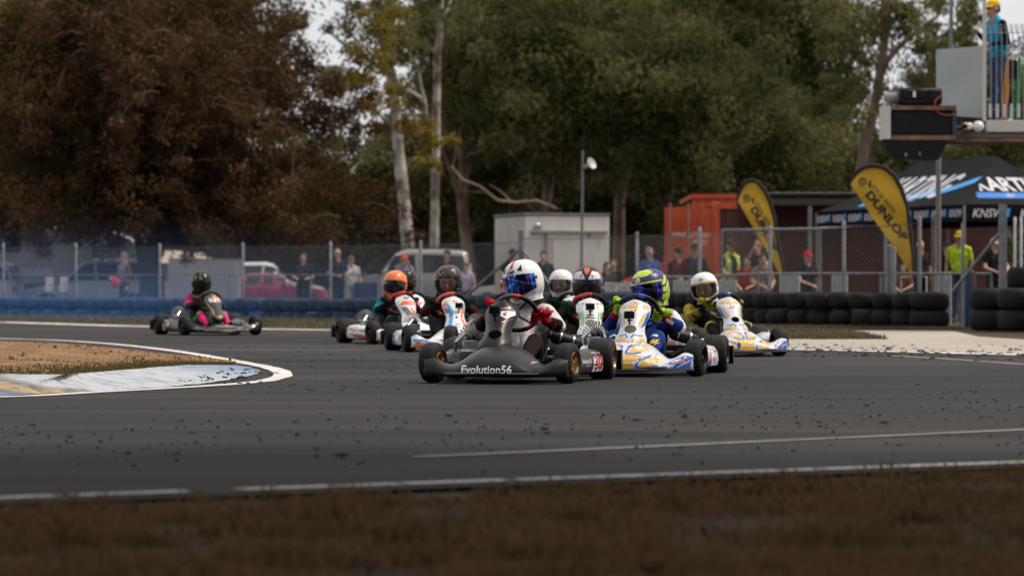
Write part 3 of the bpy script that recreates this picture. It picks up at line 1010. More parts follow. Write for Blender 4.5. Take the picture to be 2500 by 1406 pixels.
WC = Vector((-.01, 0, .437)); WE2 = Vector((.62, 0, .785)).normalized(); WR = .142
def wheel_pt(a, r=WR):
    """a = 0 at the top, positive towards the driver's left (+y)"""
    return WC + Vector((0, 1, 0)) * (r * math.sin(a)) + WE2 * (r * math.cos(a))
def steering_mesh(cols, rot=0.0):
    mats = [BLACKP, cols[0], cols[1], STEEL]
    mb = MB(); n = 44; rings = []
    for k in range(n + 1):
        a = 2 * math.pi * k / n
        c = wheel_pt(a + rot)
        t = wheel_pt(a + rot + .01) - wheel_pt(a + rot - .01)
        rings.append(MB().ring(c, t, .0155, 10, up=WE2.cross(Vector((0, 1, 0)))))
    for k in range(n):
        d = math.degrees(2 * math.pi * (k + .5) / n); d = d - 360 if d > 180 else d
        mi = 1 if -75 < d < -8 else (2 if -8 <= d < 6 or 118 < abs(d) < 140 else 0)
        mb.loft([rings[k], rings[k + 1]], True, False, mi)
    for a in (0.5, 2.1, -2.1, -.5):
        mb.tube([WC, wheel_pt(a + rot)], [.012, .008], 6, 3)
    nrm = WE2.cross(Vector((0, 1, 0))).normalized()
    mb.ball(WC, .032, 10, 6, None, 0)
    return mb.mesh('steering_wheel', mats, 50)

def frame_mesh():
    mb = MB()
    for s in (1, -1):
        mb.tube([(.70, s * .16, .06), (.52, s * .22, .06), (.30, s * .33, .06), (.0, s * .34, .055), (-.40, s * .30, .07), (-.60, s * .28, .09)], .014, 8)
        mb.tube([(.50, s * .20, .06), (.50, s * .36, .11)], .013, 8)
        mb.tube([(.28, s * .33, .06), (.20, s * .42, .10), (-.28, s * .44, .11), (-.33, s * .33, .08)], .009, 6)
    mb.tube([(.60, -.20, .06), (.60, .20, .06)], .012, 8)
    mb.tube([(-.1, -.33, .055), (-.1, .33, .055)], .013, 8)
    mb.tube([(.78, -.30, .065), (.79, 0, .065), (.78, .30, .065)], .009, 6)
    mb.tube([(-.5, -.56, .133), (-.5, .56, .133)], .02, 10)
    mb.tube([(.47, -.10, .08), WC + Vector((.02, 0, -.01))], .010, 8)          # steering column
    mb.tube([(.3, .12, .06), (.12, .06, .30)], .008, 6); mb.tube([(.3, -.12, .06), (.12, -.06, .30)], .008, 6)
    mb.tube([(.43, -.36, .10), (.40, 0, .10), (.43, .36, .10)], .007, 6)
    return mb.mesh('chassis_frame', STEEL, 50)

def engine_mesh():
    mb = MB()
    mb.box((-.27, -.33, .135), (.20, .15, .13), ch=.015)
    mb.box((-.27, -.33, .225), (.13, .12, .07), ch=.01)
    mb.lathe([(.03, -.05), (.042, -.045), (.042, .045), (.03, .05)], Matrix.Translation((-.18, -.42, .15)) @ Matrix.Rotation(R(90), 4, 'Y'), 14)
    mb.tube([(-.2, -.33, .28), (-.1, -.36, .30), (-.05, -.40, .25), (-.12, -.42, .16)], .012, 8)
    return mb.mesh('engine', SILV, 40)
def fins_mesh():
    mb = MB(); c = Vector((-.27, -.33, .262))
    for k in range(13):
        a = R(-78 + 156 * k / 12)
        M = Matrix.Rotation(a, 4, 'X')
        r1 = .098 + .006 * math.cos(a)
        for dx in (0,):
            vs = [M @ Vector((x, t, z)) + c for (x, t, z) in [(.0, -.0015, .03), (.06, -.0015, .03), (.06, .0015, .03), (.0, .0015, .03), (.02, -.0042, r1), (.05, -.0042, r1), (.05, .0042, r1), (.02, .0042, r1)]]
            mb.add(vs, [(3, 2, 1, 0), (4, 5, 6, 7), (0, 1, 5, 4), (1, 2, 6, 5), (2, 3, 7, 6), (3, 0, 4, 7)])
    mb.lathe([(.001, -.04), (.045, -.04), (.045, .02), (.001, .02)], Matrix.Translation(c) @ Matrix.Rotation(R(90), 4, 'Y'), 18, 1)
    return mb.mesh('cooling_fins', [FINM, BLACKP], 30)
def airbox_mesh():
    mb = MB()
    mb.lathe([(.001, -.13), (.045, -.125), (.055, -.10), (.055, .09), (.045, .125), (.025, .13), (.025, .16), (.001, .16)], Matrix.Translation((-.33, .28, .255)) @ Matrix.Diagonal((.8, .8, .8, 1)) @ Matrix.Rotation(R(72), 4, 'X') @ Matrix.Rotation(R(20), 4, 'Y'), 18, 0)
    for dx in (-.05, .06):
        mb.lathe([(.057, -.006), (.060, -.006), (.060, .006), (.057, .006)], Matrix.Translation((-.33, .28, .255)) @ Matrix.Diagonal((.8, .8, .8, 1)) @ Matrix.Rotation(R(72), 4, 'X') @ Matrix.Rotation(R(20), 4, 'Y') @ Matrix.Translation((0, 0, dx)), 18, 1)
    mb.tube([(-.33, .38, .24), (-.28, .30, .18), (-.22, .2, .12)], .02, 8, 0)
    return mb.mesh('air_box', [BLACKP, SILV], 40)
def bumper_mesh(m):
    mb = MB(); rings = []
    for s in np.linspace(-1, 1, 15):
        y = .60 * s; x = -.70 + .07 * abs(s) ** 3
        rings.append([(x + dx, y, z) for (dx, z) in [(0, .06), (-.04, .075), (-.05, .12), (-.04, .175), (0, .19), (.02, .12)]])
    mb.loft(rings, True, True)
    return mb.mesh('rear_bumper', m, 50)
def cam_mesh():
    mb = MB()
    mb.box((0, 0, 0), (.026, .062, .046), ch=.005, mi=0)
    mb.box((.0145, .014, .007), (.004, .024, .024), ch=.0015, mi=1)
    mb.box((.014, -.016, -.002), (.002, .022, .028), mi=1)
    mb.lathe([(.011, 0), (.010, .006), (.004, .007), (.001, .006)], Matrix.Translation((.0165, .014, .007)) @ Matrix.Rotation(R(90), 4, 'Y'), 14, 1)
    mb.tube([(0, 0, -.022), (-.004, 0, -.045), (-.02, .003, -.058)], .006, 6, 0)
    mb.tube([(-.004, -.014, -.032), (-.004, .020, -.032)], .005, 6, 0)
    return mb.mesh('action_camera', [BLACKP, mat('camera_lens', (0.01, 0.011, 0.014), rough=0.08)], 35)

# ---- helmets
HA, HB, HC = .146, .122, .140
def hsurf(az, z, off=0.0):
    zz = max(-.999, min(.999, z / HC))
    h = (1 - abs(zz) ** 2.35) ** (1 / 2.35)
    if z < 0: h = max(h, .80)
    a = HA + .012 * sstep(-.03, -.09, z) * max(0, math.cos(az)) ** 2
    x, y = a * h * math.cos(az), HB * h * math.sin(az)
    n = Vector((x / a ** 2, y / HB ** 2, z / HC ** 2 * 1.1))
    n.normalize()
    return Vector((x, y, z)) + n * off
def port(az):
    """upper and lower edge of the eye port at an azimuth"""
    t = abs(az) / R(72)
    return .046 - .012 * t ** 2, -.078 + .030 * t ** 2
def shell_mesh(m):
    mb = MB(); n = 64
    zs = [-.128, -.118, -.104, -.09, -.08, -.07, -.06, -.048, -.035, -.02, -.005, .01, .022, .034, .042, .05, .06, .072, .085, .098, .11, .12, .128, .134, .138]
    rows = [[hsurf(2 * math.pi * k / n - math.pi, z) for k in range(n)] for z in zs]
    inner = [[p * .80 + Vector((0, 0, -.02)) for p in rows[0]]]
    rows = inner + rows
    o = 0
    for r in rows: mb.v += [tuple(p) for p in r]
    zz = [-.13] + zs
    for i in range(len(rows) - 1):
        for k in range(n):
            az = 2 * math.pi * (k + .5) / n - math.pi
            zc = (zz[i] + zz[i + 1]) / 2
            if abs(az) < R(70) and i > 0:
                t, b = port(az)
                if b < zc < t: continue
            a = i * n + k; b2 = i * n + (k + 1) % n
            mb.f.append((a, b2, b2 + n, a + n)); mb.m.append(0)
    mb.v.append((0, 0, HC)); q = len(mb.v) - 1; a = (len(rows) - 1) * n
    for k in range(n):
        mb.f.append((a + k, a + (k + 1) % n, q)); mb.m.append(0)
    return mb.mesh('helmet_shell', m, 60)
def visor_mesh(m):
    mb = MB(); A_, Z_ = 33, 9
    for i in range(A_):
        az = R(-72 + 144 * i / (A_ - 1)); t, b = port(az)
        for j in range(Z_):
            z = b - .004 + (t - b + .008) * j / (Z_ - 1)
            mb.v.append(tuple(hsurf(az, z, .0035)))
    for i in range(A_ - 1):
        for j in range(Z_ - 1):
            a = i * Z_ + j
            mb.f.append((a, a + Z_, a + Z_ + 1, a + 1)); mb.m.append(0)
    return mb.mesh('visor', m, 70)
def liner_mesh():
    mb = MB(); n = 40
    rows = [[hsurf(2 * math.pi * k / n, z) * .93 for k in range(n)] for z in (-.12, -.08, -.04, 0, .04, .08)]
    mb.loft(rows, True, True)
    return mb.mesh('helmet_lining', mat('helmet_lining', (0.02, 0.02, 0.022), rough=0.95), 60)
def face_mesh():
    mb = MB()
    mb.ball((.078, 0, -.02), (.062, .070, .085), 20, 14, None, 0)
    mb.ball((.141, 0, -.030), (.012, .011, .016), 8, 6, None, 0)
    for s in (1, -1):
        mb.ball((.129, s * .030, .0), (.009, .014, .008), 10, 6, None, 1)
        mb.ball((.1365, s * .030, .0), (.004, .006, .006), 8, 6, None, 2)
        mb.box((.131, s * .031, .016), (.01, .028, .005), None, 2)
    return mb.mesh('face', [SKIN, mat('eye_white', (0.6, 0.58, 0.55), rough=0.3), mat('eye_dark', (0.02, 0.015, 0.012), rough=0.3)], 60)

def hdecal(name, items, mats, parent, off=.0016, step=.018):
    """items in (u = azimuth * 0.13 m, z)"""
    vs, fs, ms = sheet(items, step)
    mb = MB()
    mb.v = [tuple(hsurf(u / .13, min(.137, v), off)) for (u, v) in vs]
    mb.f = fs; mb.m = ms
    return mb.obj(name, mats, parent, smooth=0)

def glove_mesh(m1, m2):
    """hand closed round a tube along local z; x points away from the wrist, curl around +y side"""
    caps = []
    rt = .016
    caps.append(((-.038, -.022, -.030), .018, (-.038, -.022, .030), .018, 0))        # palm
    caps.append(((-.020, -.028, -.030), .016, (-.020, -.028, .028), .016, 0))
    caps.append(((-.085, -.020, 0), .026, (-.045, -.022, 0), .028, 0))                # wrist / cuff
    for i, z in enumerate((-.033, -.011, .011, .032)):
        L = (1.0, 1.08, 1.03, .88)[i]
        rr = rt + .011
        a0, a1, a2, a3 = R(-95), R(-95 + 75 * L), R(-95 + 140 * L), R(-95 + 205 * L)
        pts = [(rr * math.cos(a), rr * math.sin(a), z * (1 + .05 * k)) for k, a in enumerate((a0, a1, a2, a3))]
        pts[1] = (pts[1][0] * 1.25, pts[1][1] * 1.05, pts[1][2])
        for k in range(3):
            caps.append((pts[k], .0105 - .001 * k, pts[k + 1], .0095 - .001 * k, 1 if k == 0 else 0))
    caps.append(((-.035, -.012, .038), .012, (-.022, .014, .045), .011, 0))           # thumb
    caps.append(((-.022, .014, .045), .011, (.004, .026, .040), .009, 1))
    return fuse(caps, [m1, m2], 'glove', voxel=.0045, smooth_it=3)

def driver(cfg, loc, rz):
    L = lambda p, s=1: Vector((p[0], p[1] * s, p[2]))
    sh = cfg.get('dz', 0.0)                     # taller or smaller driver
    lean = cfg.get('lean', 0.0)                 # sideways lean of the upper body (+ = driver's left)
    suit = cfg['suit']                          # main, sleeve upper, sleeve lower, thigh, shin, shoe, stripe
    mats = [cloth(c) for c in suit] + [cloth(cfg.get('cuff', suit[2]))]
    caps = []
    def S(p):
        k = sstep(.2, .5, p[2])
        return (p[0], p[1] + lean * k, p[2] + sh * k)
    caps += [((-.24, -.07, .15), .10, (-.24, .07, .15), .10, 3)]
    caps += [(S((-.26, 0, .20)), .105, S((-.33, 0, .36)), .118, 0)]
    caps += [(S((-.34, -.075, .375)), .10, S((-.34, .075, .375)), .10, 0)]
    caps += [(S((-.345, -.13, .435)), .058, S((-.345, .13, .435)), .058, 6)]
    caps += [(S((-.345, 0, .45)), .052, S((-.335, 0, .53)), .05, 0)]
    rot = cfg.get('steer_rot', 0.0)
    grips = {}
    for s in (1, -1):
        g = wheel_pt(s * R(90) + rot)
        grips[s] = g
        so = Vector(S((-.335, s * .15, .432))); el = Vector(S((-.175, s * cfg.get('elbow', .245), .345)))
        wr = g + (el - g).normalized() * .075
        mid = so.lerp(el, .55)
        caps += [(so, .056, mid, .052, 1), (mid, .052, el, .046, 1), (el, .046, el.lerp(wr, .55), .041, 2), (el.lerp(wr, .5), .041, wr, .030, 2), (wr.lerp(el, .22), .0345, wr, .033, 7)]
        hp, kn, an = Vector((-.18, s * .075, .135)), Vector((.13, s * .155, .255)), Vector((.42, s * .135, .115))
        caps += [(hp, .082, hp.lerp(kn, .6), .070, 3), (hp.lerp(kn, .6), .070, kn, .056, 3), (kn, .055, kn.lerp(an, .5), .047, 4), (kn.lerp(an, .5), .047, an, .036, 4), (an, .034, an + Vector((.09, 0, .035)), .028, 5)]
    root = empty('person', loc, rz)
    tag(root, cfg['driver_label'], 'person', 'kart drivers')
    bd = link('body', fuse(caps, mats, 'body', voxel=.010, smooth_it=3), root)
    if cfg.get('bitems'):
        bb = bvh_of(bd)
        for it in cfg['bitems'][0]:
            decal('suit_graphic', [(it[0], it[1], 0)], [cfg['bitems'][1][it[2]]], bb, (0, 0, 0), (0, 1, 0), (0, 0, 1), (-1, 0, 0), bd, off=.003, step=.02)
    for s in (1, -1):
        me = cached(('glove',) + tuple(cfg['gloves'][0]) + tuple(cfg['gloves'][1]), lambda: glove_mesh(cloth(cfg['gloves'][0]), cloth(cfg['gloves'][1])))
        o = link('glove', me, root)
        g = grips[s]
        el = Vector(S((-.175, s * cfg.get('elbow', .245), .345)))
        tz = (wheel_pt(s * R(90) + rot - s * .02) - wheel_pt(s * R(90) + rot + s * .02)).normalized()      # along the rim, upwards
        x = (g - el); x = (x - tz * x.dot(tz)).normalized()
        y = tz.cross(x)
        M = Matrix((x, y, tz)).transposed().to_4x4()
        if s < 0:
            M = M @ Matrix.Diagonal((1, -1, 1, 1))
        M.translation = g
        o.matrix_local = M
    # neck ring
    mb = MB(); c = Vector(S((-.335, 0, .505)))
    pts = [c + Vector((.085 * math.cos(2 * math.pi * k / 20), .095 * math.sin(2 * math.pi * k / 20), .012 * math.cos(2 * math.pi * k / 20))) for k in range(21)]
    mb.tube(pts, .026, 8, 0, False)
    mb.obj('neck_brace', cloth(cfg.get('brace', (0.012, 0.012, 0.013))), root)
    # helmet
    hp = Vector(S(cfg.get('head', (-.315, 0, .632))))
    h = empty('helmet', parent=root); h.location = hp
    h.rotation_euler = (R(cfg.get('roll', 0)), R(cfg.get('pitch', 4)), R(cfg.get('look', 0)))
    k = cfg.get('hscale', 1.0); h.scale = (k, k, k)
    link('shell', cached(('shell', cfg['shell'].name), lambda: shell_mesh(cfg['shell'])), h)
    link('visor', cached(('visor', cfg['visor'].name), lambda: visor_mesh(cfg['visor'])), h)
    link('lining', cached('lining', liner_mesh), h) if cfg['visor'] is not V_CLEAR else None
    if cfg['visor'] is V_CLEAR:
        link('face', cached('face', face_mesh), h)
        def back():
            mb = MB(); n = 40
            rows = []
            for z in (-.12, -.08, -.04, 0, .04, .08):
                rows.append([hsurf(R(68) + (2 * math.pi - R(136)) * q / n, z) * .95 for q in range(n + 1)])
            mb.loft(rows, False, False)
            return mb.mesh('helmet_back_lining', mat('helmet_lining', (0.02, 0.02, 0.022), rough=0.95), 60)
        link('lining', cached('backlining', back), h)
    com = [(ell(sg * .172, .012, .010, .010, 12), None, 0) for sg in (1, -1)] + [poly((-.035, -.098), (.035, -.098), (.03, -.108), (-.03, -.108), mi=0), (stroke([(-.15, -.112), (-.07, -.1185), (.07, -.1185), (.15, -.112)], .004), None, 0)]
    for it in com:
        hdecal('vent_trim', [it], [BLACKP], h)
    if cfg.get('hitems'):
        if len(cfg['hitems'][0]) <= 6:
            for it in cfg['hitems'][0]: hdecal('helmet_graphic', [(it[0], it[1], 0)], [cfg['hitems'][1][it[2]]], h)
        else:
            hdecal('helmet_graphics', cfg['hitems'][0], cfg['hitems'][1], h)
    return root

def put(nm, items, mats, bvh, du, dn, parent):
    if nm == 'livery' and len(items) > 4:
        decal(nm, items, mats, bvh, (0, 0, 0), du, (0, 0, 1), dn, parent, off=.0015)
    else:
        for q, it in enumerate(items):
            decal(nm, [(it[0], it[1], 0)], [mats[it[2]]], bvh, (0, 0, 0), du, (0, 0, 1), dn, parent, off=(.0015 if nm == 'livery' else .003) + .0006 * q)

def kart(cfg):
    th = cfg['yaw']
    rz = R(-90 - th)
    s = cfg['s']; Y = FPX / s
    # cfg['px'] is the column of the kart's middle (between the axles)
    loc = Vector(((cfg['px'] - CX) * Y / FPX, Y, 0))
    root = empty('racing_kart', loc, rz)
    tag(root, cfg['label'], 'kart', 'racing karts')
    link('chassis_frame', cached('frame', frame_mesh), root)
    mb = MB(); mb.prism([(.66, -.15), (.5, -.2), (.25, -.3), (-.1, -.31), (-.1, .31), (.25, .3), (.5, .2), (.66, .15)], .030, .036)
    link('floor_tray', cached('tray', lambda: mb.mesh('floor_tray', STEEL, 30)), root)
    rim = cfg.get('rim', DARKRIM)
    st = R(cfg.get('steer', 0))
    fy, ry = cfg.get('fy', .465), cfg.get('ry', .49)
    for (x, y, ro, w, a) in [(.5, fy, .128, .118, st), (.5, -fy, .128, .118, st), (-.5, ry, .134, .172, 0), (-.5, -ry, .134, .172, 0)]:
        wh = empty('wheel', parent=root); wh.location = (x, y, ro); wh.rotation_euler = (0, 0, a)
        link('tyre', cached(('tyre', ro), lambda: tyre_mesh(ro, w)), wh)
        link('rim', cached(('rim', w, rim.name), lambda: rim_mesh(w, rim)), wh)
    fst = cfg.get('fstyle', {})
    fm = cfg['body']
    fa = link('front_fairing', cached(('fair', fm.name, str(fst)), lambda: fairing_mesh(fm, fst)), root)
    if not cfg.get('nopanel'):
        pn = link('front_panel', cached(('panel', cfg.get('panel', fm).name), lambda: panel_mesh(cfg.get('panel', fm))), root)
        pb = bvh_of(pn)
        pn.location.y = cfg.get('panel_dy', 0)
        if cfg.get('vent'):
            decal('air_opening', [(ell(0, cfg['vent'][0], cfg['vent'][1], cfg['vent'][2], 24), None, 0)], [cfg.get('ventmat', VOID)], pb, (0, 0, 0), (0, 1, 0), (0, 0, 1), (-1, 0, 0), pn, off=.002, step=.02)
        if cfg.get('pitems'):
            for nm, items, mats in cfg['pitems']:
                put(nm, items, mats, pb, (0, 1, 0), (-1, 0, 0), pn)
        if cfg.get('cam'):
            cy, cz = cfg['cam']
            h = pb.ray_cast(Vector((3, cy, cz)), Vector((-1, 0, 0)))
            o = link('action_camera', cached('cam', cam_mesh), root)
            o.location = (h[0].x + .045, cy + cfg.get('panel_dy', 0), cz + .03); o.scale = (1.15, 1.15, 1.15); o.rotation_euler = (0, R(-6), R(cfg.get('camyaw', 0)))
    fb = bvh_of(fa)
    for nm, items, mats in cfg.get('fitems', []):
        put(nm, items, mats, fb, (0, fst.get('w', .46) / .46, 0), (-1, 0, 0), fa)
    for side in (1, -1):
        pd = link('side_pod', cached(('pod', cfg.get('pod', fm).name, side), lambda: pod_mesh(cfg.get('pod', fm), side)), root)
        it = cfg.get('sitems')
        if it:
            b = bvh_of(pd)
            for nm, items, mats in it:
                put(nm, items, mats, b, (-side, 0, 0), (0, -side, 0), pd)
    link('seat', cached(('seat', cfg.get('seat', 0)), lambda: seat_mesh(mat('seat_shell', (0.20, 0.20, 0.21), rough=0.35, coat=0.2))), root)
    link('steering_wheel', steering_mesh(cfg.get('wheelcols', (BLACKP, RED)), cfg.get('steer_rot', 0)), root)
    en = link('engine', cached('engine', engine_mesh), root)
    link('cooling_fins', cached('fins', fins_mesh), en)
    if cfg.get('airbox', True):
        link('air_box', cached('airbox', airbox_mesh), root)
    link('rear_bumper', cached('bumper', lambda: bumper_mesh(BLACKP)), root)
    if not cfg.get('nodriver'):
        dr = cfg['dr']; dr['steer_rot'] = cfg.get('steer_rot', 0)
        dr['look'] = dr.get('look_world', 0) - th if 'look_world' in dr else dr.get('look', 0)
        dr['look'] = -dr['look']
        driver(dr, loc, rz)
    return root

def T(body, u, v, size, mi=0, bold=.0, shear=0.0, rot=0, sx=1.0):
    vs, fs = text2d(body, size, bold, shear, sx)
    return (xf2(vs, u, v, rot), fs, mi)
def poly(*pts, mi=0): return (list(pts), None, mi)
def both(pts): return [list(pts), [(-p[0], p[1]) for p in pts][::-1]]

# --- liveries (front view: u = kart's left, v = height)
def gold_livery(num):
    f = []
    for sg in (1, -1):
        def Z(*pts): return [(sg * a_, b_) for (a_, b_) in pts]
        f.append((Z((.04, .170), (.10, .168), (.16, .180), (.175, .196), (.10, .212), (.045, .206), (.025, .19)), None, 0))       # upper oval
        f.append((Z((.0, .108), (.09, .112), (.135, .135), (.07, .154), (.0, .154)), None, 0))                                     # middle band
        f.append((Z((.115, .070), (.21, .080), (.262, .112), (.268, .145), (.20, .140), (.125, .110)), None, 0))                  # lower lens
        f.append((Z((.20, .158), (.262, .140), (.245, .165), (.205, .190)), None, 0))
        f.append((Z((.0, .058), (.05, .055), (.085, .068), (.06, .10), (.0, .10)), None, 0))
        f.append((Z((.34, .138), (.44, .156), (.42, .166), (.36, .152)), None, 0))
        f.append((stroke(Z((.012, .160), (.022, .200), (.055, .220), (.11, .218), (.185, .200)), .017), None, 1))
        f.append((stroke(Z((.012, .160), (.06, .157), (.115, .166)), .010), None, 1))
        f.append((stroke(Z((.100, .062), (.092, .085), (.115, .118), (.17, .138), (.25, .166)), .014), None, 1))
        f.append((stroke(Z((.092, .064), (.15, .066), (.235, .078)), .009), None, 1))
        f.append((Z((.235, .055), (.44, .060), (.459, .135), (.41, .145), (.34, .118)), None, 1))
        f.append((stroke(Z((.30, .062), (.40, .118)), .005), None, 2)); f.append((stroke(Z((.36, .066), (.445, .112)), .005), None, 2))
    L = [('livery', f, [YELL, BLUE, WHITE]), ('lettering', [T('SodaBull', .375, .105, .026, 0, .01, .25, .22), (ell(-.085, .105, .018, .024), None, 1)], [RED, DGREY])]
    p = []
    p.append(([(-.06, .505), (.06, .505), (.075, .488), (-.075, .488)], None, 0))
    p.append(([(-.085, .478), (.085, .478), (.10, .455), (.09, .45), (-.09, .45), (-.10, .455)], None, 0))
    for sg in (1, -1):
        p.append(([(sg * a, b) for a, b in [(.040, .355), (.066, .41), (.082, .415), (.068, .36), (.055, .335)]], None, 0))
        p.append(([(sg * a, b) for a, b in [(.062, .325), (.078, .37), (.092, .425), (.108, .44), (.10, .39), (.086, .34)]], None, 1))
        p.append(([(sg * a, b) for a, b in [(.02, .215), (.09, .222), (.104, .25), (.05, .266), (.02, .25)]], None, 0))
        p.append((stroke([(sg * .012, .26), (sg * .03, .285), (sg * .05, .275), (sg * .085, .272)], .009), None, 1))
    P_ = [('livery', p, [YELL, BLUE, WHITE]), ('number', [(stroke([(-.09, .438), (0, .44), (.09, .438)], .03), None, 1), T(num, 0, .437, .036, 0, .02, .2, 0, 1.4), T('R', 0, .232, .018, 2, .02)], [RED, WHITE, DGREY])]
    s = [('livery', [([(-.3, .06), (-.1, .055), (.0, .11), (-.2, .14)], None, 0), ([(0, .06), (.2, .055), (.31, .12), (.25, .16), (.1, .11)], None, 1), ([(.12, .17), (.33, .18), (.33, .19), (.1, .19)], None, 0), ([(.10, .055), (.335, .058), (.335, .188), (.12, .185)], None, 2)], [YELL, BLUE, WHITE]),
         ('number', [T(num, .22, .12, .11, 0, .03, 0, 0, 1.4), T('Gold', -.03, .12, .085, 1, .02, 0, 0, 1.3)], [RED, REDO])]
    return L, P_, s

def helm_items(*its): return list(its)
HT = lambda s, u, z, size, mi, b=.01, sh=0, rot=0, sx=1: T(s, u, z, size, mi, b, sh, rot, sx)

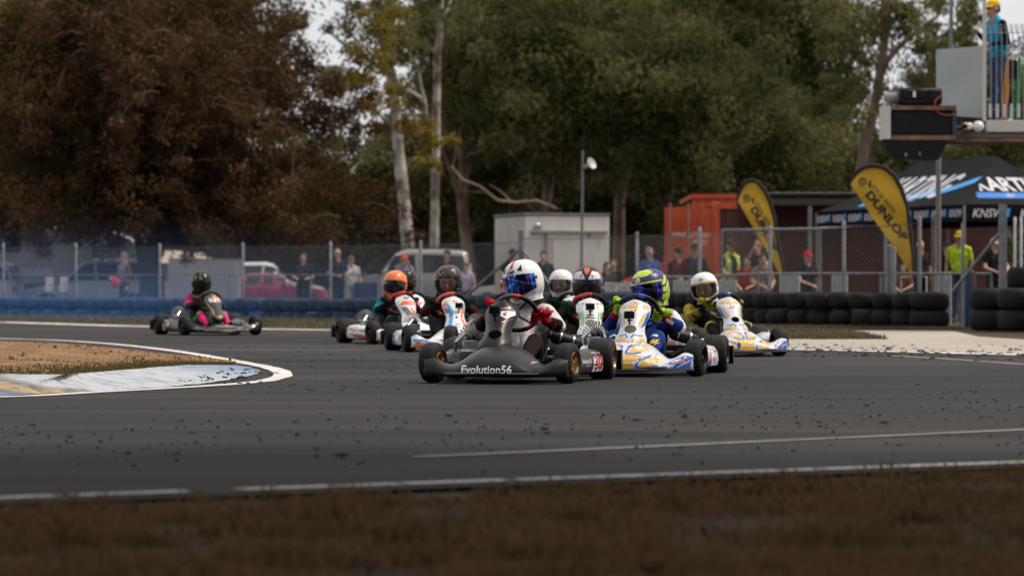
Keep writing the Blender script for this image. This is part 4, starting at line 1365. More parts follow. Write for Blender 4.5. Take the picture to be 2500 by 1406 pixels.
L67, P67, S67 = gold_livery('67')
L26, P26, S26 = gold_livery('26')
WHITES, BLK, REDC, BLUC, YELC = (0.62, 0.62, 0.65), (0.010, 0.010, 0.012), (0.45, 0.015, 0.02), (0.012, 0.035, 0.17), (0.42, 0.30, 0.025)
KARTS = [
 dict(label='lead dark grey racing kart with Evolution56 lettering and gold rims', px=1257, s=377, yaw=11, steer=-12, fy=.432, panel_dy=-.05, body=CARBON, panel=CARBON, pod=CARBON, rim=GOLD, steer_rot=R(12),
      wheelcols=(mat('grey_grip', (0.10, 0.10, 0.105), rough=0.6), RED), vent=(.305, .043, .026), cam=(-.022, .43), camyaw=4,
      fitems=[('lettering', [T('Evolution56', -.03, .092, .068, 0, .018), T('Racing', .255, .135, .02, 0, .0, .25, .30)], [WHITE]),
              ('livery', [(stroke([(-.30, .125), (-.20, .135), (-.08, .118), (.06, .112), (.2, .128), (.27, .15)], .0035), None, 0)], [BLACK])],
      pitems=[('livery', [([(.0, .475), (.07, .468), (.085, .455), (.01, .463)], None, 2), ([(.01, .452), (.09, .45), (.095, .425), (.05, .405), (.01, .42)], None, 0), (ell(.045, .432, .022, .014), None, 1), (stroke([(.02, .378), (.085, .402)], .004), None, 1)], [WHITE, RED, GREY]), ('lettering', [T('RHTN', .045, .472, .014, 0), T('1', .045, .432, .018, 0, .02)], [WHITE])],
      sitems=[('livery', [([(.09, .055), (.335, .055), (.335, .178), (.12, .182)], None, 0)], [WHITE]), ('number', [T('30', .222, .118, .135, 0, .03, 0, 0, 1.45)], [RED]), ('lettering', [T('Evolution56', -.04, .13, .042, 0, .01), T('Race Team', -.02, .10, .02, 0)], [WHITE])],
      dr=dict(driver_label='driver in white suit and white helmet with red stripe, in the lead kart', look_world=31, pitch=6, roll=10, lean=.0, dz=.01, head=(-.30, 0, .632), hscale=1.04, elbow=.26,
              cuff=(0.38, 0.012, 0.02), bitems=([(stroke([(.20, .30), (.215, .25), (.19, .19), (.17, .14)], .014), None, 0), (stroke([(.13, .15), (.18, .13), (.21, .135)], .012), None, 1), (stroke([(-.20, .30), (-.215, .25), (-.19, .19)], .014), None, 0), (stroke([(.225, .33), (.255, .37)], .010), None, 0), (ell(.20, .445, .012, .008, 10), None, 0), (ell(.165, .468, .010, .006, 10), None, 0), (stroke([(.16, .30), (.19, .32), (.205, .355)], .006), None, 2)], [cloth((.42, .012, .02)), cloth((.6, .6, .62)), cloth((.012, .012, .014))]), suit=[WHITES, WHITES, (0.014, 0.010, 0.012), (0.014, 0.009, 0.011), (0.016, 0.009, 0.010), BLK, WHITES], gloves=((0.40, 0.012, 0.02), (0.03, 0.01, 0.012)), shell=WHITE, visor=V_BLUE, brace=(0.05, 0.06, 0.02),
              hitems=([(stroke([(-.002, .092), (-.001, .112), (0, .134)], .034), None, 0), HT('OMP', .0, .068, .030, 1, .035), poly((-.026, .083), (.026, .083), (.026, .085), (-.026, .085), mi=1), poly((-.026, .050), (.026, .050), (.026, .052), (-.026, .052), mi=1),
                       poly((.050, .078), (.090, .108), (.086, .068), (.068, .070), mi=1), poly((-.050, .078), (-.090, .108), (-.086, .068), (-.068, .070), mi=1), (stroke([(.13, -.09), (.155, -.075)], .003), None, 1), (stroke([(.13, -.105), (.155, -.09)], .003), None, 1), (stroke([(.19, -.11), (.23, -.06), (.26, -.01)], .003), None, 0)], [RED, BLACK]))),
 dict(label='white yellow and blue racing kart numbered 67 beside the lead kart', px=1558, s=350, yaw=10, steer=-10, body=WHITE2, panel=WHITE2, steer_rot=R(14), wheelcols=(mat('navy_grip', (0.015, 0.03, 0.08), rough=0.6), BLUE),
      vent=(.318, .042, .026), ventmat=mat('olive_opening', (0.07, 0.065, 0.05), rough=0.7), cam=(-.012, .385), fitems=L67, pitems=P67, sitems=S67,
      dr=dict(driver_label='driver in blue suit and lime and purple helmet, in kart 67', look_world=36, pitch=8, roll=8, lean=.045, dz=-.04, head=(-.30, 0, .630), elbow=.25, hscale=1.04,
              cuff=(0.42, 0.015, 0.02), bitems=([([(.12, .235), (.15, .25), (.145, .235), (.18, .25), (.165, .225), (.185, .225), (.15, .205), (.155, .22), (.125, .215)], None, 0), ([(.17, .18), (.195, .15), (.18, .12), (.15, .13), (.155, .16)], None, 1), (stroke([(.10, .26), (.13, .275), (.165, .27)], .014), None, 1), ([(.16, .155), (.18, .15), (.17, .13)], None, 2), (stroke([(-.17, .26), (-.14, .275), (-.11, .26)], .014), None, 1), ([(-.12, .235), (-.15, .25), (-.18, .24), (-.15, .21)], None, 0), (stroke([(.19, .38), (.235, .35)], .02), None, 1), (stroke([(.165, .465), (.21, .44)], .018), None, 2)], [cloth((.55, .42, .03)), cloth((.6, .6, .63)), cloth((.45, .02, .03))]), suit=[BLUC, WHITES, BLUC, (0.012, 0.045, 0.23), BLUC, BLK, (0.5, 0.5, 0.52)], gloves=((0.35, 0.55, 0.03), (0.02, 0.03, 0.012)), shell=PURPLE, visor=V_PURP,
              hitems=([poly((-.19, .052), (.19, .046), (.19, .056), (.10, .060), (-.10, .060), mi=0), poly((-.085, .096), (0, .094), (.085, .096), (.16, .118), (.12, .135), (-.12, .135), (-.16, .118), mi=0),
                       poly((.185, .035), (.24, .08), (.275, .08), (.215, .02), (.185, .015), mi=0), poly((.18, .0), (.215, .005), (.29, .06), (.32, .05), (.22, -.03), (.18, -.03), mi=0), poly((.175, -.045), (.22, -.04), (.31, .02), (.33, .0), (.21, -.075), (.165, -.08), mi=0), poly((.09, -.088), (.15, -.082), (.175, -.115), (.11, -.122), mi=0), poly((.19, -.085), (.23, -.07), (.32, -.02), (.33, -.04), (.22, -.12), (.18, -.12), mi=0),
                       poly((-.205, .02), (-.27, .07), (-.30, .07), (-.24, .01), mi=0), (ell(.0, .078, .026, .014), None, 1), HT('BELL', .0, .078, .015, 2, .02), (stroke([(-.10, .066), (-.14, .10), (-.10, .13)], .006), None, 1), (stroke([(.12, .09), (.15, .12)], .006), None, 3)], [LIME, WHITE, RED, GREY]))),
 dict(label='white yellow and blue racing kart numbered 26 near the tyre wall', px=1768, s=273, yaw=-11, steer=3, fy=.365, ry=.44, fstyle=dict(w=.40), body=WHITE2, panel=WHITE2, steer_rot=R(6), wheelcols=(mat('navy_grip', (0.015, 0.03, 0.08), rough=0.6), BLUE),
      vent=(.322, .036, .024), fitems=L26, pitems=P26, sitems=S26,
      dr=dict(driver_label='driver in black and yellow suit and plain white helmet, in kart 26', look_world=12, pitch=4, roll=10, lean=-.10, dz=-.03, head=(-.31, 0, .630), elbow=.22, hscale=1.02,
              cuff=BLK, bitems=([(stroke([(-.27, .36), (-.22, .33)], .018), None, 0), (stroke([(-.25, .42), (-.20, .40)], .014), None, 0), (stroke([(-.20, .27), (-.13, .25)], .012), None, 0), (stroke([(-.21, .23), (-.14, .21)], .012), None, 0), (stroke([(.2, .27), (.13, .25)], .012), None, 0), (stroke([(-.08, .40), (-.02, .36)], .02), None, 1)], [cloth(BLK), cloth(YELC)]), suit=[BLK, YELC, (0.20, 0.15, 0.02), YELC, BLK, BLK, (0.02, 0.02, 0.02)], gloves=((0.30, 0.24, 0.02), BLK), shell=WHITE, visor=V_CLEAR,
              hitems=([(ell(-.004, .082, .031, .013), None, 0), (ell(-.004, .082, .028, .0105), None, 1), HT('Arai', -.004, .082, .018, 0, .015, .2), poly((-.17, .030), (-.1, .037), (.1, .037), (.17, .030), (.17, .052), (.08, .058), (-.08, .058), (-.17, .052), mi=2), HT('ELITE', .0, .047, .016, 0, .01, .2), poly((-.16, .032), (-.10, .050), (-.06, .056), (-.12, .038), mi=0), poly((.16, .032), (.08, .050), (.05, .056), (.12, .038), mi=0), (stroke([(.06, -.098), (.11, -.088)], .005), None, 0), (stroke([(-.04, -.10), (.03, -.102)], .005), None, 0)], [BLACK, WHITE, YELL]))),
 dict(label='white and green racing kart between the lead kart and kart 67', px=1438, s=304, yaw=-1, steer=-4, body=WHITE, wheelcols=(RED, RED), vent=(.322, .045, .03), ventmat=mat('grey_opening', (0.14, 0.145, 0.15), rough=0.6), cam=(-.004, .42),
      fitems=[('livery', [([(-.40, .06), (-.2, .06), (-.1, .15), (-.3, .12)], None, 0), ([(.40, .06), (.2, .06), (.1, .15), (.3, .12)], None, 1)], [GREEN, SKYB])],
      pitems=[('livery', [([(-.06, .515), (.06, .515), (.085, .488), (-.085, .488)], None, 2), ([(-.09, .478), (.09, .478), (.10, .468), (-.10, .468)], None, 1), ([(-.095, .40), (-.06, .42), (-.05, .34), (-.06, .29), (-.02, .245), (.02, .245), (.06, .29), (.05, .34), (.06, .42), (.095, .40), (.07, .35), (.085, .30), (.03, .225), (-.03, .225), (-.085, .30), (-.07, .35)], None, 0), (stroke([(-.10, .405), (-.08, .35), (-.095, .29), (-.04, .225)], .008), None, 1), (stroke([(.10, .405), (.08, .35), (.095, .29), (.04, .225)], .008), None, 1), ([(.05, .225), (.10, .24), (.09, .26), (.06, .25)], None, 3)], [PGREEN, DGREY, WHITE, SKYB]), ('lettering', [T('10', .05, .445, .03, 1, .02), (stroke([(-.03, .385), (.03, .385)], .008), None, 2), (stroke([(-.04, .362), (0, .366), (.04, .362)], .008), None, 2)], [GREEN, RED, DGREY])],
      dr=dict(driver_label='driver with green gloves and black helmet painted red and white, in the green kart', look_world=4, pitch=8, lean=.0, dz=.0, head=(-.30, 0, .630), elbow=.24, hscale=1.04,
              suit=[BLK, BLK, (0.016, 0.009, 0.010), BLK, BLK, BLK, (0.02, 0.006, 0.008)], gloves=((0.012, 0.06, 0.03), (0.02, 0.03, 0.02)), shell=BLACK, visor=V_DARK,
              hitems=([poly((-.15, .055), (-.02, .058), (-.01, .068), (-.07, .115), (-.14, .10), mi=1), poly((.15, .055), (.02, .058), (.01, .068), (.07, .115), (.14, .10), mi=1), poly((-.05, .134), (.05, .134), (.02, .105), (0, .086), (-.02, .105), mi=0), (stroke([(-.075, .128), (-.04, .105), (-.012, .066)], .012), None, 3), (stroke([(.075, .128), (.04, .105), (.012, .066)], .012), None, 3), (ell(-.055, .080, .010, .016, 12), None, 0), (ell(.055, .080, .010, .016, 12), None, 0), poly((-.19, .036), (-.1, .040), (.1, .040), (.19, .036), (.19, .054), (-.19, .054), mi=2), HT('ENHANCED', 0, .047, .013, 1, .01), poly((.10, .12), (.16, .10), (.19, .06), (.17, .06), (.14, .095), mi=0), poly((-.10, .12), (-.16, .10), (-.19, .06), (-.17, .06), (-.14, .095), mi=0)], [REDO, WHITE, BLUE, DGREY]))),
 dict(label='white and pale red racing kart behind the green kart', px=1392, s=247, yaw=-10, steer=0, body=WHITE, panel=WHITE, wheelcols=(BLACKP, BLACKP),
      pitems=[('livery', [([(-.08, .34), (.0, .36), (.09, .43), (.02, .44), (-.09, .40)], None, 0), ([(.02, .47), (.09, .46), (.06, .50)], None, 1)], [REDO, PINKW])],
      dr=dict(driver_label='driver in plain white helmet with tinted visor, behind the green kart', look_world=14, pitch=2, lean=-.03, dz=.012, head=(-.31, 0, .633), elbow=.23, hscale=1.0,
              suit=[BLK, (0.05, 0.05, 0.055), BLK, BLK, BLK, BLK, BLK], gloves=(BLK, BLK), shell=WHITE, visor=V_CLEAR,
              hitems=([(ell(-.006, .068, .022, .010), None, 0), (ell(-.006, .068, .020, .0085), None, 1), HT('BELL', -.006, .068, .012, 0, .02), (ell(-.04, .10, .004, .003, 8), None, 2), (ell(.02, .108, .004, .003, 8), None, 2), (ell(-.055, .062, .004, .004, 8), None, 2), (ell(.05, .064, .004, .004, 8), None, 2), (ell(.0, .12, .004, .003, 8), None, 2), (stroke([(-.04, -.10), (0, -.104)], .005), None, 2), (stroke([(.06, -.10), (.11, -.09)], .006), None, 2)], [RED, WHITE, BLACK]))),
 dict(label='dark racing kart mostly hidden behind the lead kart', px=1242, s=262, yaw=8, steer=0, body=DGREY, wheelcols=(BLACKP, RED), airbox=False,
      dr=dict(driver_label='driver in dark helmet with orange visor half hidden behind the white helmet', look_world=10, pitch=4, dz=.01, head=(-.31, 0, .630), elbow=.23,
              suit=[BLK, BLK, BLK, BLK, BLK, BLK, BLK], gloves=(BLK, BLK), shell=DGREY, visor=V_FIRE)),
 dict(label='white blue and orange racing kart numbered 75 left of the lead kart', px=1101, s=256, yaw=-9, steer=4, body=WHITE, panel=WHITE, wheelcols=(REDO, REDO), vent=(.325, .012, .009), cam=(.030, .405),
      fitems=[('livery', [([(-.46, .15), (-.40, .16), (-.30, .12), (-.22, .09), (-.26, .06), (-.44, .10)], None, 0), ([(-.45, .055), (-.30, .055), (-.24, .075), (-.42, .095)], None, 1), ([(-.26, .165), (-.16, .195), (-.10, .14), (-.2, .10), (-.28, .13)], None, 2), (stroke([(-.17, .195), (-.09, .14), (-.19, .09)], .016), None, 0), (stroke([(.17, .195), (.09, .14), (.19, .09)], .018), None, 1), ([(.26, .165), (.16, .195), (.10, .14), (.2, .10), (.28, .13)], None, 1), ([(.46, .15), (.40, .16), (.30, .12), (.22, .09), (.26, .06), (.44, .10)], None, 0)], [SKYB, ORANGE, GREY]), ('lettering', [T('Rydges', .03, .13, .05, 0), T('energy', -.33, .10, .04, 0, .02, .2, -.25)], [DGREY])],
      pitems=[('livery', [([(-.108, .44), (-.10, .475), (-.06, .508), (-.075, .44), (-.095, .39)], None, 1), ([(.108, .44), (.10, .475), (.06, .508), (.08, .44), (.095, .39)], None, 0), (stroke([(-.07, .45), (-.035, .38), (-.05, .31), (-.07, .26)], .026), None, 0), (stroke([(.085, .43), (.06, .36), (.048, .31), (.068, .26)], .024), None, 1), ([(-.098, .40), (-.06, .42), (-.045, .36), (-.06, .30), (-.09, .33)], None, 2), ([(.098, .40), (.075, .40), (.06, .34), (.07, .29), (.09, .33)], None, 2), ([(-.11, .25), (-.06, .27), (-.045, .235), (-.06, .21), (-.09, .22)], None, 0), ([(.11, .25), (.06, .27), (.045, .235), (.06, .21), (.09, .22)], None, 1)], [SKYB, ORANGE, GREY]), ('number', [T('75', .01, .468, .035, 0, .03, .1, 0, 1.5), (ell(0, .245, .022, .022), None, 1), (ell(0, .245, .014, .014), None, 2)], [REDO, SKYB, WHITE])],
      sitems=[('livery', [([(-.33, .06), (-.15, .055), (-.22, .12), (-.33, .15)], None, 0), ([(-.1, .05), (.15, .05), (.05, .08)], None, 1)], [SKYB, ORANGE]), ('lettering', [T('BRJ', -.02, .125, .07, 0, .01), T('75', -.27, .12, .07, 1, .02)], [DGREY, RED])],
      dr=dict(driver_label='driver in black suit and dark grey helmet with orange flashes, in kart 75', look_world=4, pitch=4, roll=2, lean=.02, dz=.03, head=(-.31, 0, .635), elbow=.25, hscale=1.12,
              suit=[BLK, BLK, (0.05, 0.008, 0.006), BLK, BLK, BLK, (0.05, 0.01, 0.008)], gloves=((0.012, 0.012, 0.012), BLK), shell=DGREY, visor=V_CLEAR,
              hitems=([(stroke([(-.088, .112), (-.098, .085), (-.08, .066), (-.06, .060)], .009), None, 0), (stroke([(.088, .112), (.098, .085), (.08, .066)], .009), None, 0), poly((-.085, .105), (-.06, .10), (-.055, .075), (-.078, .080), mi=1), poly((.085, .105), (.06, .10), (.055, .075), (.078, .080), mi=1), (stroke([(-.02, .128), (-.01, .115)], .004), None, 0), (stroke([(.02, .128), (.018, .112)], .004), None, 0), (stroke([(-.16, .040), (0, .05), (.16, .040)], .006), None, 1), (ell(-.045, .082, .008, .004, 8), None, 2)], [REDO, BLACK, LIME]))),
 dict(label='white and red racing kart of the driver in the orange helmet', px=979, s=225, yaw=-19, steer=4, body=WHITE, panel=WHITE, wheelcols=(RED, RED),
      fitems=[('livery', [([(-.46, .13), (-.3, .10), (-.2, .07), (-.4, .06)], None, 0), ([(-.25, .16), (-.1, .14), (-.05, .08), (-.18, .09)], None, 1)], [REDO, DGREY])],
      pitems=[('livery', [([(-.10, .40), (-.05, .46), (.06, .47), (.10, .44), (.06, .41), (-.04, .42)], None, 0), ([(.0, .40), (.05, .38), (.08, .30), (.03, .30)], None, 0), ([(-.08, .39), (-.03, .40), (.02, .32), (-.05, .31)], None, 1), ([(-.09, .48), (.09, .48), (.07, .505), (-.07, .505)], None, 1)], [REDO, GREY])],
      sitems=[('livery', [([(-.26, .15), (-.1, .19), (-.02, .15), (-.12, .12)], None, 0), ([(-.22, .11), (.0, .11), (.1, .07), (-.1, .07)], None, 1), ([(0, .09), (.2, .13), (.3, .09), (.2, .05), (.02, .05)], None, 0), ([(-.05, .14), (.2, .16), (.28, .14), (.1, .125)], None, 1), (stroke([(-.31, .06), (-.31, .18)], .02), None, 0)], [REDO, GREY])],
      dr=dict(driver_label='driver in bright orange helmet and black and cyan suit', look_world=12, pitch=4, roll=-3, lean=.03, dz=.012, head=(-.31, 0, .632), elbow=.24, hscale=1.05,
              suit=[BLK, (0.01, 0.20, 0.26), BLK, (0.012, 0.08, 0.10), BLK, BLK, (0.01, 0.16, 0.20)], gloves=(BLK, (0.02, 0.02, 0.02)), shell=ORANGE, visor=V_DARK,
              hitems=([(ell(0, .075, .022, .011), None, 0), (ell(0, .075, .018, .008), None, 1), poly((-.06, .07), (-.054, .07), (-.05, .09), (-.056, .09), mi=0), poly((.06, .07), (.054, .07), (.05, .09), (.056, .09), mi=0), (stroke([(-.10, .092), (0, .102), (.10, .092)], .003), None, 2), (ell(-.03, .108, .003, .003, 8), None, 3), (ell(.03, .108, .003, .003, 8), None, 3), (stroke([(-.13, -.09), (0, -.10), (.13, -.09)], .006), None, 3)], [WHITE, GREY, REDO, BLACK]))),
 dict(label='black and white racing kart behind the orange helmet driver', px=1009, s=203, yaw=-10, steer=0, body=DGREY, panel=WHITE, wheelcols=(RED, BLACKP),
      pitems=[('livery', [([(-.08, .34), (.0, .36), (.09, .43), (.02, .44), (-.09, .40)], None, 0)], [RED])],
      dr=dict(driver_label='driver in black helmet with two pale stripes beside the orange helmet', look_world=6, pitch=4, dz=.05, lean=-.04, head=(-.31, 0, .638), elbow=.25,
              suit=[BLK, BLK, (0.08, 0.01, 0.01), BLK, BLK, BLK, (0.12, 0.02, 0.02)], gloves=(BLK, BLK), shell=BLACK, visor=V_DARK,
              hitems=([(stroke([(-.012, .085), (-.008, .132)], .007), None, 0), (stroke([(.012, .085), (.008, .132)], .007), None, 0), HT('LS2', .02, .066, .018, 1, .02)], [GREY, WHITE]))),
 dict(label='black and grey racing kart numbered 72 alone at the far left', px=510, s=190, yaw=-22, steer=4, body=BLACK, panel=DGREY, pod=DGREY, fstyle=dict(hump=.15, low=1, w=.47), wheelcols=(mat('camo_grip', (0.09, 0.08, 0.03), rough=0.6), BLACKP), airbox=False,
      fitems=[('livery', [([(-.42, .10), (-.30, .125), (-.25, .09), (-.36, .07)], None, 0), ([(-.32, .12), (-.22, .125), (-.2, .105), (-.3, .10)], None, 1), ([(.42, .14), (.33, .125), (.28, .105), (.36, .09)], None, 0), ([(.40, .13), (.31, .115), (.30, .10), (.38, .105)], None, 1), ([(-.08, .06), (0, .075), (.08, .06), (.06, .048), (-.06, .048)], None, 1), ([(-.15, .115), (-.05, .13), (.05, .13), (.15, .115), (.08, .105), (-.08, .105)], None, 0), ([(-.2, .09), (-.16, .10), (-.13, .075), (-.18, .06)], None, 0), ([(.16, .10), (.22, .10), (.2, .07), (.14, .075)], None, 0)], [GREY, YELL])],
      pitems=[('livery', [([(-.07, .505), (.07, .505), (.09, .485), (-.09, .485)], None, 1), ([(-.085, .48), (.09, .48), (.095, .42), (-.06, .418)], None, 0), (stroke([(-.10, .45), (-.085, .39), (-.06, .33), (-.06, .25)], .010), None, 1), ([(-.05, .24), (.05, .24), (.04, .21), (-.04, .21)], None, 1), ([(-.10, .47), (-.088, .40), (-.10, .40)], None, 2)], [WHITE, YELL, DGREY]), ('number', [T('72', .008, .45, .075, 0, .03, 0, 0, 1.3), T('GA', .02, .33, .02, 1, .03)], [RED, BLACK])],
      sitems=[('livery', [([(-.335, .15), (-.22, .165), (-.22, .19), (-.335, .185)], None, 0), ([(-.335, .055), (-.25, .052), (-.25, .135), (-.335, .14)], None, 0), ([(-.2, .16), (-.05, .19), (-.1, .12), (-.19, .10)], None, 1), ([(-.04, .17), (.2, .165), (.26, .10), (.1, .06), (-.02, .09)], None, 2)], [WHITE, YELL, GREY]), ('number', [T('72', -.29, .10, .065, 0, .02), T('CRG', -.28, .168, .02, 0, .02)], [RED])],
      dr=dict(driver_label='driver in black helmet and black pink and green suit, in kart 72', look_world=-3, pitch=10, lean=-.01, dz=.045, head=(-.30, 0, .635), elbow=.23, hscale=1.06,
              suit=[BLK, (0.55, 0.03, 0.12), (0.06, 0.06, 0.065), (0.04, 0.25, 0.06), (0.70, 0.03, 0.16), BLK, (0.03, 0.12, 0.06)], gloves=((0.16, 0.05, 0.05), (0.10, 0.03, 0.03)), shell=BLACK, visor=V_DARK,
              hitems=([(stroke([(-.015, .07), (-.013, .132)], .018), None, 0), HT('LAZER', .0, .062, .014, 1, .02), poly((-.10, .08), (-.07, .085), (-.08, .06), (-.10, .06), mi=2), poly((.06, .10), (.085, .095), (.08, .07), (.07, .075), mi=2)], [GREY, WHITE, LIME]))),
]
for _k in KARTS:
    kart(_k)
# ================================================================== trees
def leaf_mat(name, stops, trans=0.42, scale=0.35, spread=0.30):
    m = bpy.data.materials.new(name); m.use_nodes = True
    nt = m.node_tree; nt.nodes.clear()
    o = nt.nodes.new('ShaderNodeOutputMaterial'); d = nt.nodes.new('ShaderNodeBsdfDiffuse'); t = nt.nodes.new('ShaderNodeBsdfTranslucent')
    x = nt.nodes.new('ShaderNodeMixShader'); x.inputs[0].default_value = trans
    co = nt.nodes.new('ShaderNodeTexCoord'); n = nt.nodes.new('ShaderNodeTexNoise'); n.inputs['Scale'].default_value = scale; n.inputs['Detail'].default_value = 4
    oi = nt.nodes.new('ShaderNodeObjectInfo'); gm = nt.nodes.new('ShaderNodeNewGeometry')
    a1 = nt.nodes.new('ShaderNodeMath'); a1.operation = 'MULTIPLY_ADD'; a1.inputs[1].default_value = spread
    a2 = nt.nodes.new('ShaderNodeMath'); a2.operation = 'MULTIPLY_ADD'; a2.inputs[1].default_value = 0.16
    nt.links.new(co.outputs['Object'], n.inputs['Vector'])
    nt.links.new(gm.outputs['Random Per Island'], a1.inputs[0]); nt.links.new(n.outputs['Fac'], a1.inputs[2])
    nt.links.new(oi.outputs['Random'], a2.inputs[0]); nt.links.new(a1.outputs[0], a2.inputs[2])
    r = nt.nodes.new('ShaderNodeValToRGB'); els = r.color_ramp.elements
    for i, (p, c) in enumerate(stops):
        e = els[i] if i < 2 else els.new(p)
        e.position = p; e.color = (*c, 1)
    nt.links.new(a2.outputs[0], r.inputs['Fac'])
    for s in (d, t): nt.links.new(r.outputs['Color'], s.inputs['Color'])
    nt.links.new(d.outputs[0], x.inputs[1]); nt.links.new(t.outputs[0], x.inputs[2]); nt.links.new(x.outputs[0], o.inputs[0])
    return m
M_GUM = leaf_mat('gum_leaves', [(0.40, (0.034, 0.040, 0.016)), (0.62, (0.080, 0.086, 0.033)), (0.82, (0.135, 0.131, 0.053)), (0.98, (0.21, 0.187, 0.086))])
M_RUST = leaf_mat('rust_leaves', [(0.38, (0.021, 0.0135, 0.009)), (0.60, (0.051, 0.031, 0.018)), (0.80, (0.095, 0.056, 0.029)), (0.97, (0.16, 0.105, 0.046))], trans=0.3)
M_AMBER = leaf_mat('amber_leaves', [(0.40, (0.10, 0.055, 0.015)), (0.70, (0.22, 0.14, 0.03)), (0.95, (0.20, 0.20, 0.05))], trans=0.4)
M_BARKD = mat('dark_bark', (0.035, 0.028, 0.022), rough=0.95, var=0.4, scale=3, bump=0.8, bscale=12)
M_BARKP = mat('pale_gum_bark', (0.10, 0.075, 0.058), rough=0.85, scale=1.6, col2=(0.42, 0.375, 0.33), bump=0.6, bscale=7, detail=8, lo=0.40, hi=0.60)
M_BARKB = mat('brown_gum_bark', (0.09, 0.062, 0.045), rough=0.9, scale=1.2, col2=(0.24, 0.18, 0.14), bump=0.4, bscale=8)
M_TWIG = mat('grey_twig', (0.105, 0.08, 0.062), rough=0.9, var=0.3)

def leaves(centres, radii, per, size, droop=0.5, elong=2.4, rng=None):
    """leaf blades scattered in clumps: (V, F)"""
    rng = rng or np.random.default_rng(1)
    C = np.repeat(np.array(centres, float), per, 0); rr = np.repeat(np.array(radii, float), per, 0)
    n = len(C)
    d = rng.normal(size=(n, 3)); d /= np.linalg.norm(d, axis=1)[:, None]
    q = rr[:, None] * d * (rng.random(n) ** 0.45)[:, None]
    q[:, 2] *= 0.72
    p = C + q
    ax = rng.normal(size=(n, 3)); ax[:, 2] -= droop * 1.5; ax /= np.linalg.norm(ax, axis=1)[:, None]
    sd = np.cross(ax, rng.normal(size=(n, 3))); sd /= np.linalg.norm(sd, axis=1)[:, None] + 1e-9
    s = size * (0.6 + 0.9 * rng.random(n)); w = s / elong
    a = ax * s[:, None]; b = sd * w[:, None] * 0.5
    mid = p + a * 0.45
    V = np.stack([p, mid + b, p + a, mid - b], 1).reshape(-1, 3)
    F = np.arange(n * 4).reshape(-1, 4)
    return V, F

def crown_clumps(rx, ry, rz, n, rng, hollow=0.35, noise_s=0.35, bottom=-0.75):
    out_ = []
    while len(out_) < n:
        v = rng.normal(size=3); v /= np.linalg.norm(v)
        r = hollow + (1 - hollow) * rng.random() ** 0.6
        k = 0.80 + 0.38 * noise.noise(Vector((v[0] * 2.1 + n, v[1] * 2.1, v[2] * 2.1)))
        p = v * r * k
        if p[2] < bottom: continue
        out_.append((p[0] * rx, p[1] * ry, p[2] * rz))
    return out_

def limb_path(a, b, sag, rng, n=6, wob=0.06):
    a, b = Vector(a), Vector(b); L = (b - a).length
    pts = []
    for k in range(n + 1):
        t = k / n
        p = a.lerp(b, t); p.z += sag * L * math.sin(math.pi * t)
        if 0 < k < n: p += Vector(rng.normal(size=3)) * wob * L
        pts.append(p)
    return pts

rng = np.random.default_rng(11)
# --- four gum crowns, shared between the trees of the wood
GUMS = []
for v in range(4):
    cl = crown_clumps(3.6, 3.6, 4.6, 150, rng, hollow=0.25)
    V, F = leaves(cl, rng.uniform(.55, 1.05, len(cl)), 200, .20, droop=.6, elong=2.6, rng=rng)
    crown = np_mesh('gum_crown', V, F, M_GUM)
    mb = MB()
    trunk_top = Vector((rng.uniform(-.6, .6), rng.uniform(-.6, .6), 0))
    path = limb_path((0, 0, -9.5), trunk_top, 0, rng, 7, .012)
    mb.tube(path, list(np.linspace(.26, .13, 8)), 9)
    for c in cl[::7]:
        t = rng.uniform(.45, 1)
        s = Vector(path[int(t * 7)])
        pts = limb_path(s, c, .08, rng, 5, .05)
        mb.tube(pts, list(np.linspace(.075, .012, 6)), 5)
    GUMS.append((crown, mb.mesh('gum_trunk', M_BARKB, 60)))

def gum(px, Y, h, scale, var, label, sx=1.0, group='gum trees of the wood behind the paddock'):
    x = (px - CX) * Y / FPX
    g = gz(x, Y)
    root = empty('gum_tree', (x, Y, g - .1))
    tag(root, label, 'tree', group)
    crown, trunk = GUMS[var]
    a = random.uniform(0, 6.28)
    for nm, me in (('crown', crown), ('trunk', trunk)):
        o = link(nm, me, root)
        o.location = (0, 0, h); o.scale = (scale * sx, scale * sx, (h + .2) / 9.5 if nm == 'trunk' else scale); o.rotation_euler = (0, 0, a)
    return root

WOOD = 'tall olive green gum tree of the wood behind the paddock'
k = 0
# back rows first
for (Y, x0, x1, stepx, h0, h1, sc) in [(172, -34, 36, 5.4, 11.5, 15.5, 1.75), (158, -32, 33, 5.2, 8.0, 13.5, 1.45), (146, -30, 26, 5.0, 5.0, 9.5, 1.25)]:
    x = x0 + random.uniform(0, 2)
    while x < x1:
        Yj = Y + random.uniform(-4, 4)
        px = CX + x * FPX / Yj
        # keep the sky open at the upper left gap and the upper right
        hh = random.uniform(h0, h1)
        q = sc * random.uniform(.85, 1.12)
        if 520 < px < 980: hh, q = min(hh, 5.0), min(q, 1.0)
        if px > 1990: hh, q = min(hh, random.uniform(3.2, 5.4)), min(q, random.uniform(.75, 1.0))
        gum(px, Yj, hh, q, k % 4, WOOD); k += 1
        x += stepx * random.uniform(.8, 1.2)
# low shrubs closing the floor of the wood
for i in range(48):
    x = -36 + 72 * (i % 24) / 23 + random.uniform(-1, 1); Y = random.uniform(150, 160) if i < 24 else random.uniform(165, 186)
    gum(CX + x * FPX / Y, Y, random.uniform(1.2, 3.4), random.uniform(.68, .9), i % 4, 'low bushy gum sapling at the foot of the wood', group='bushy saplings at the foot of the wood')
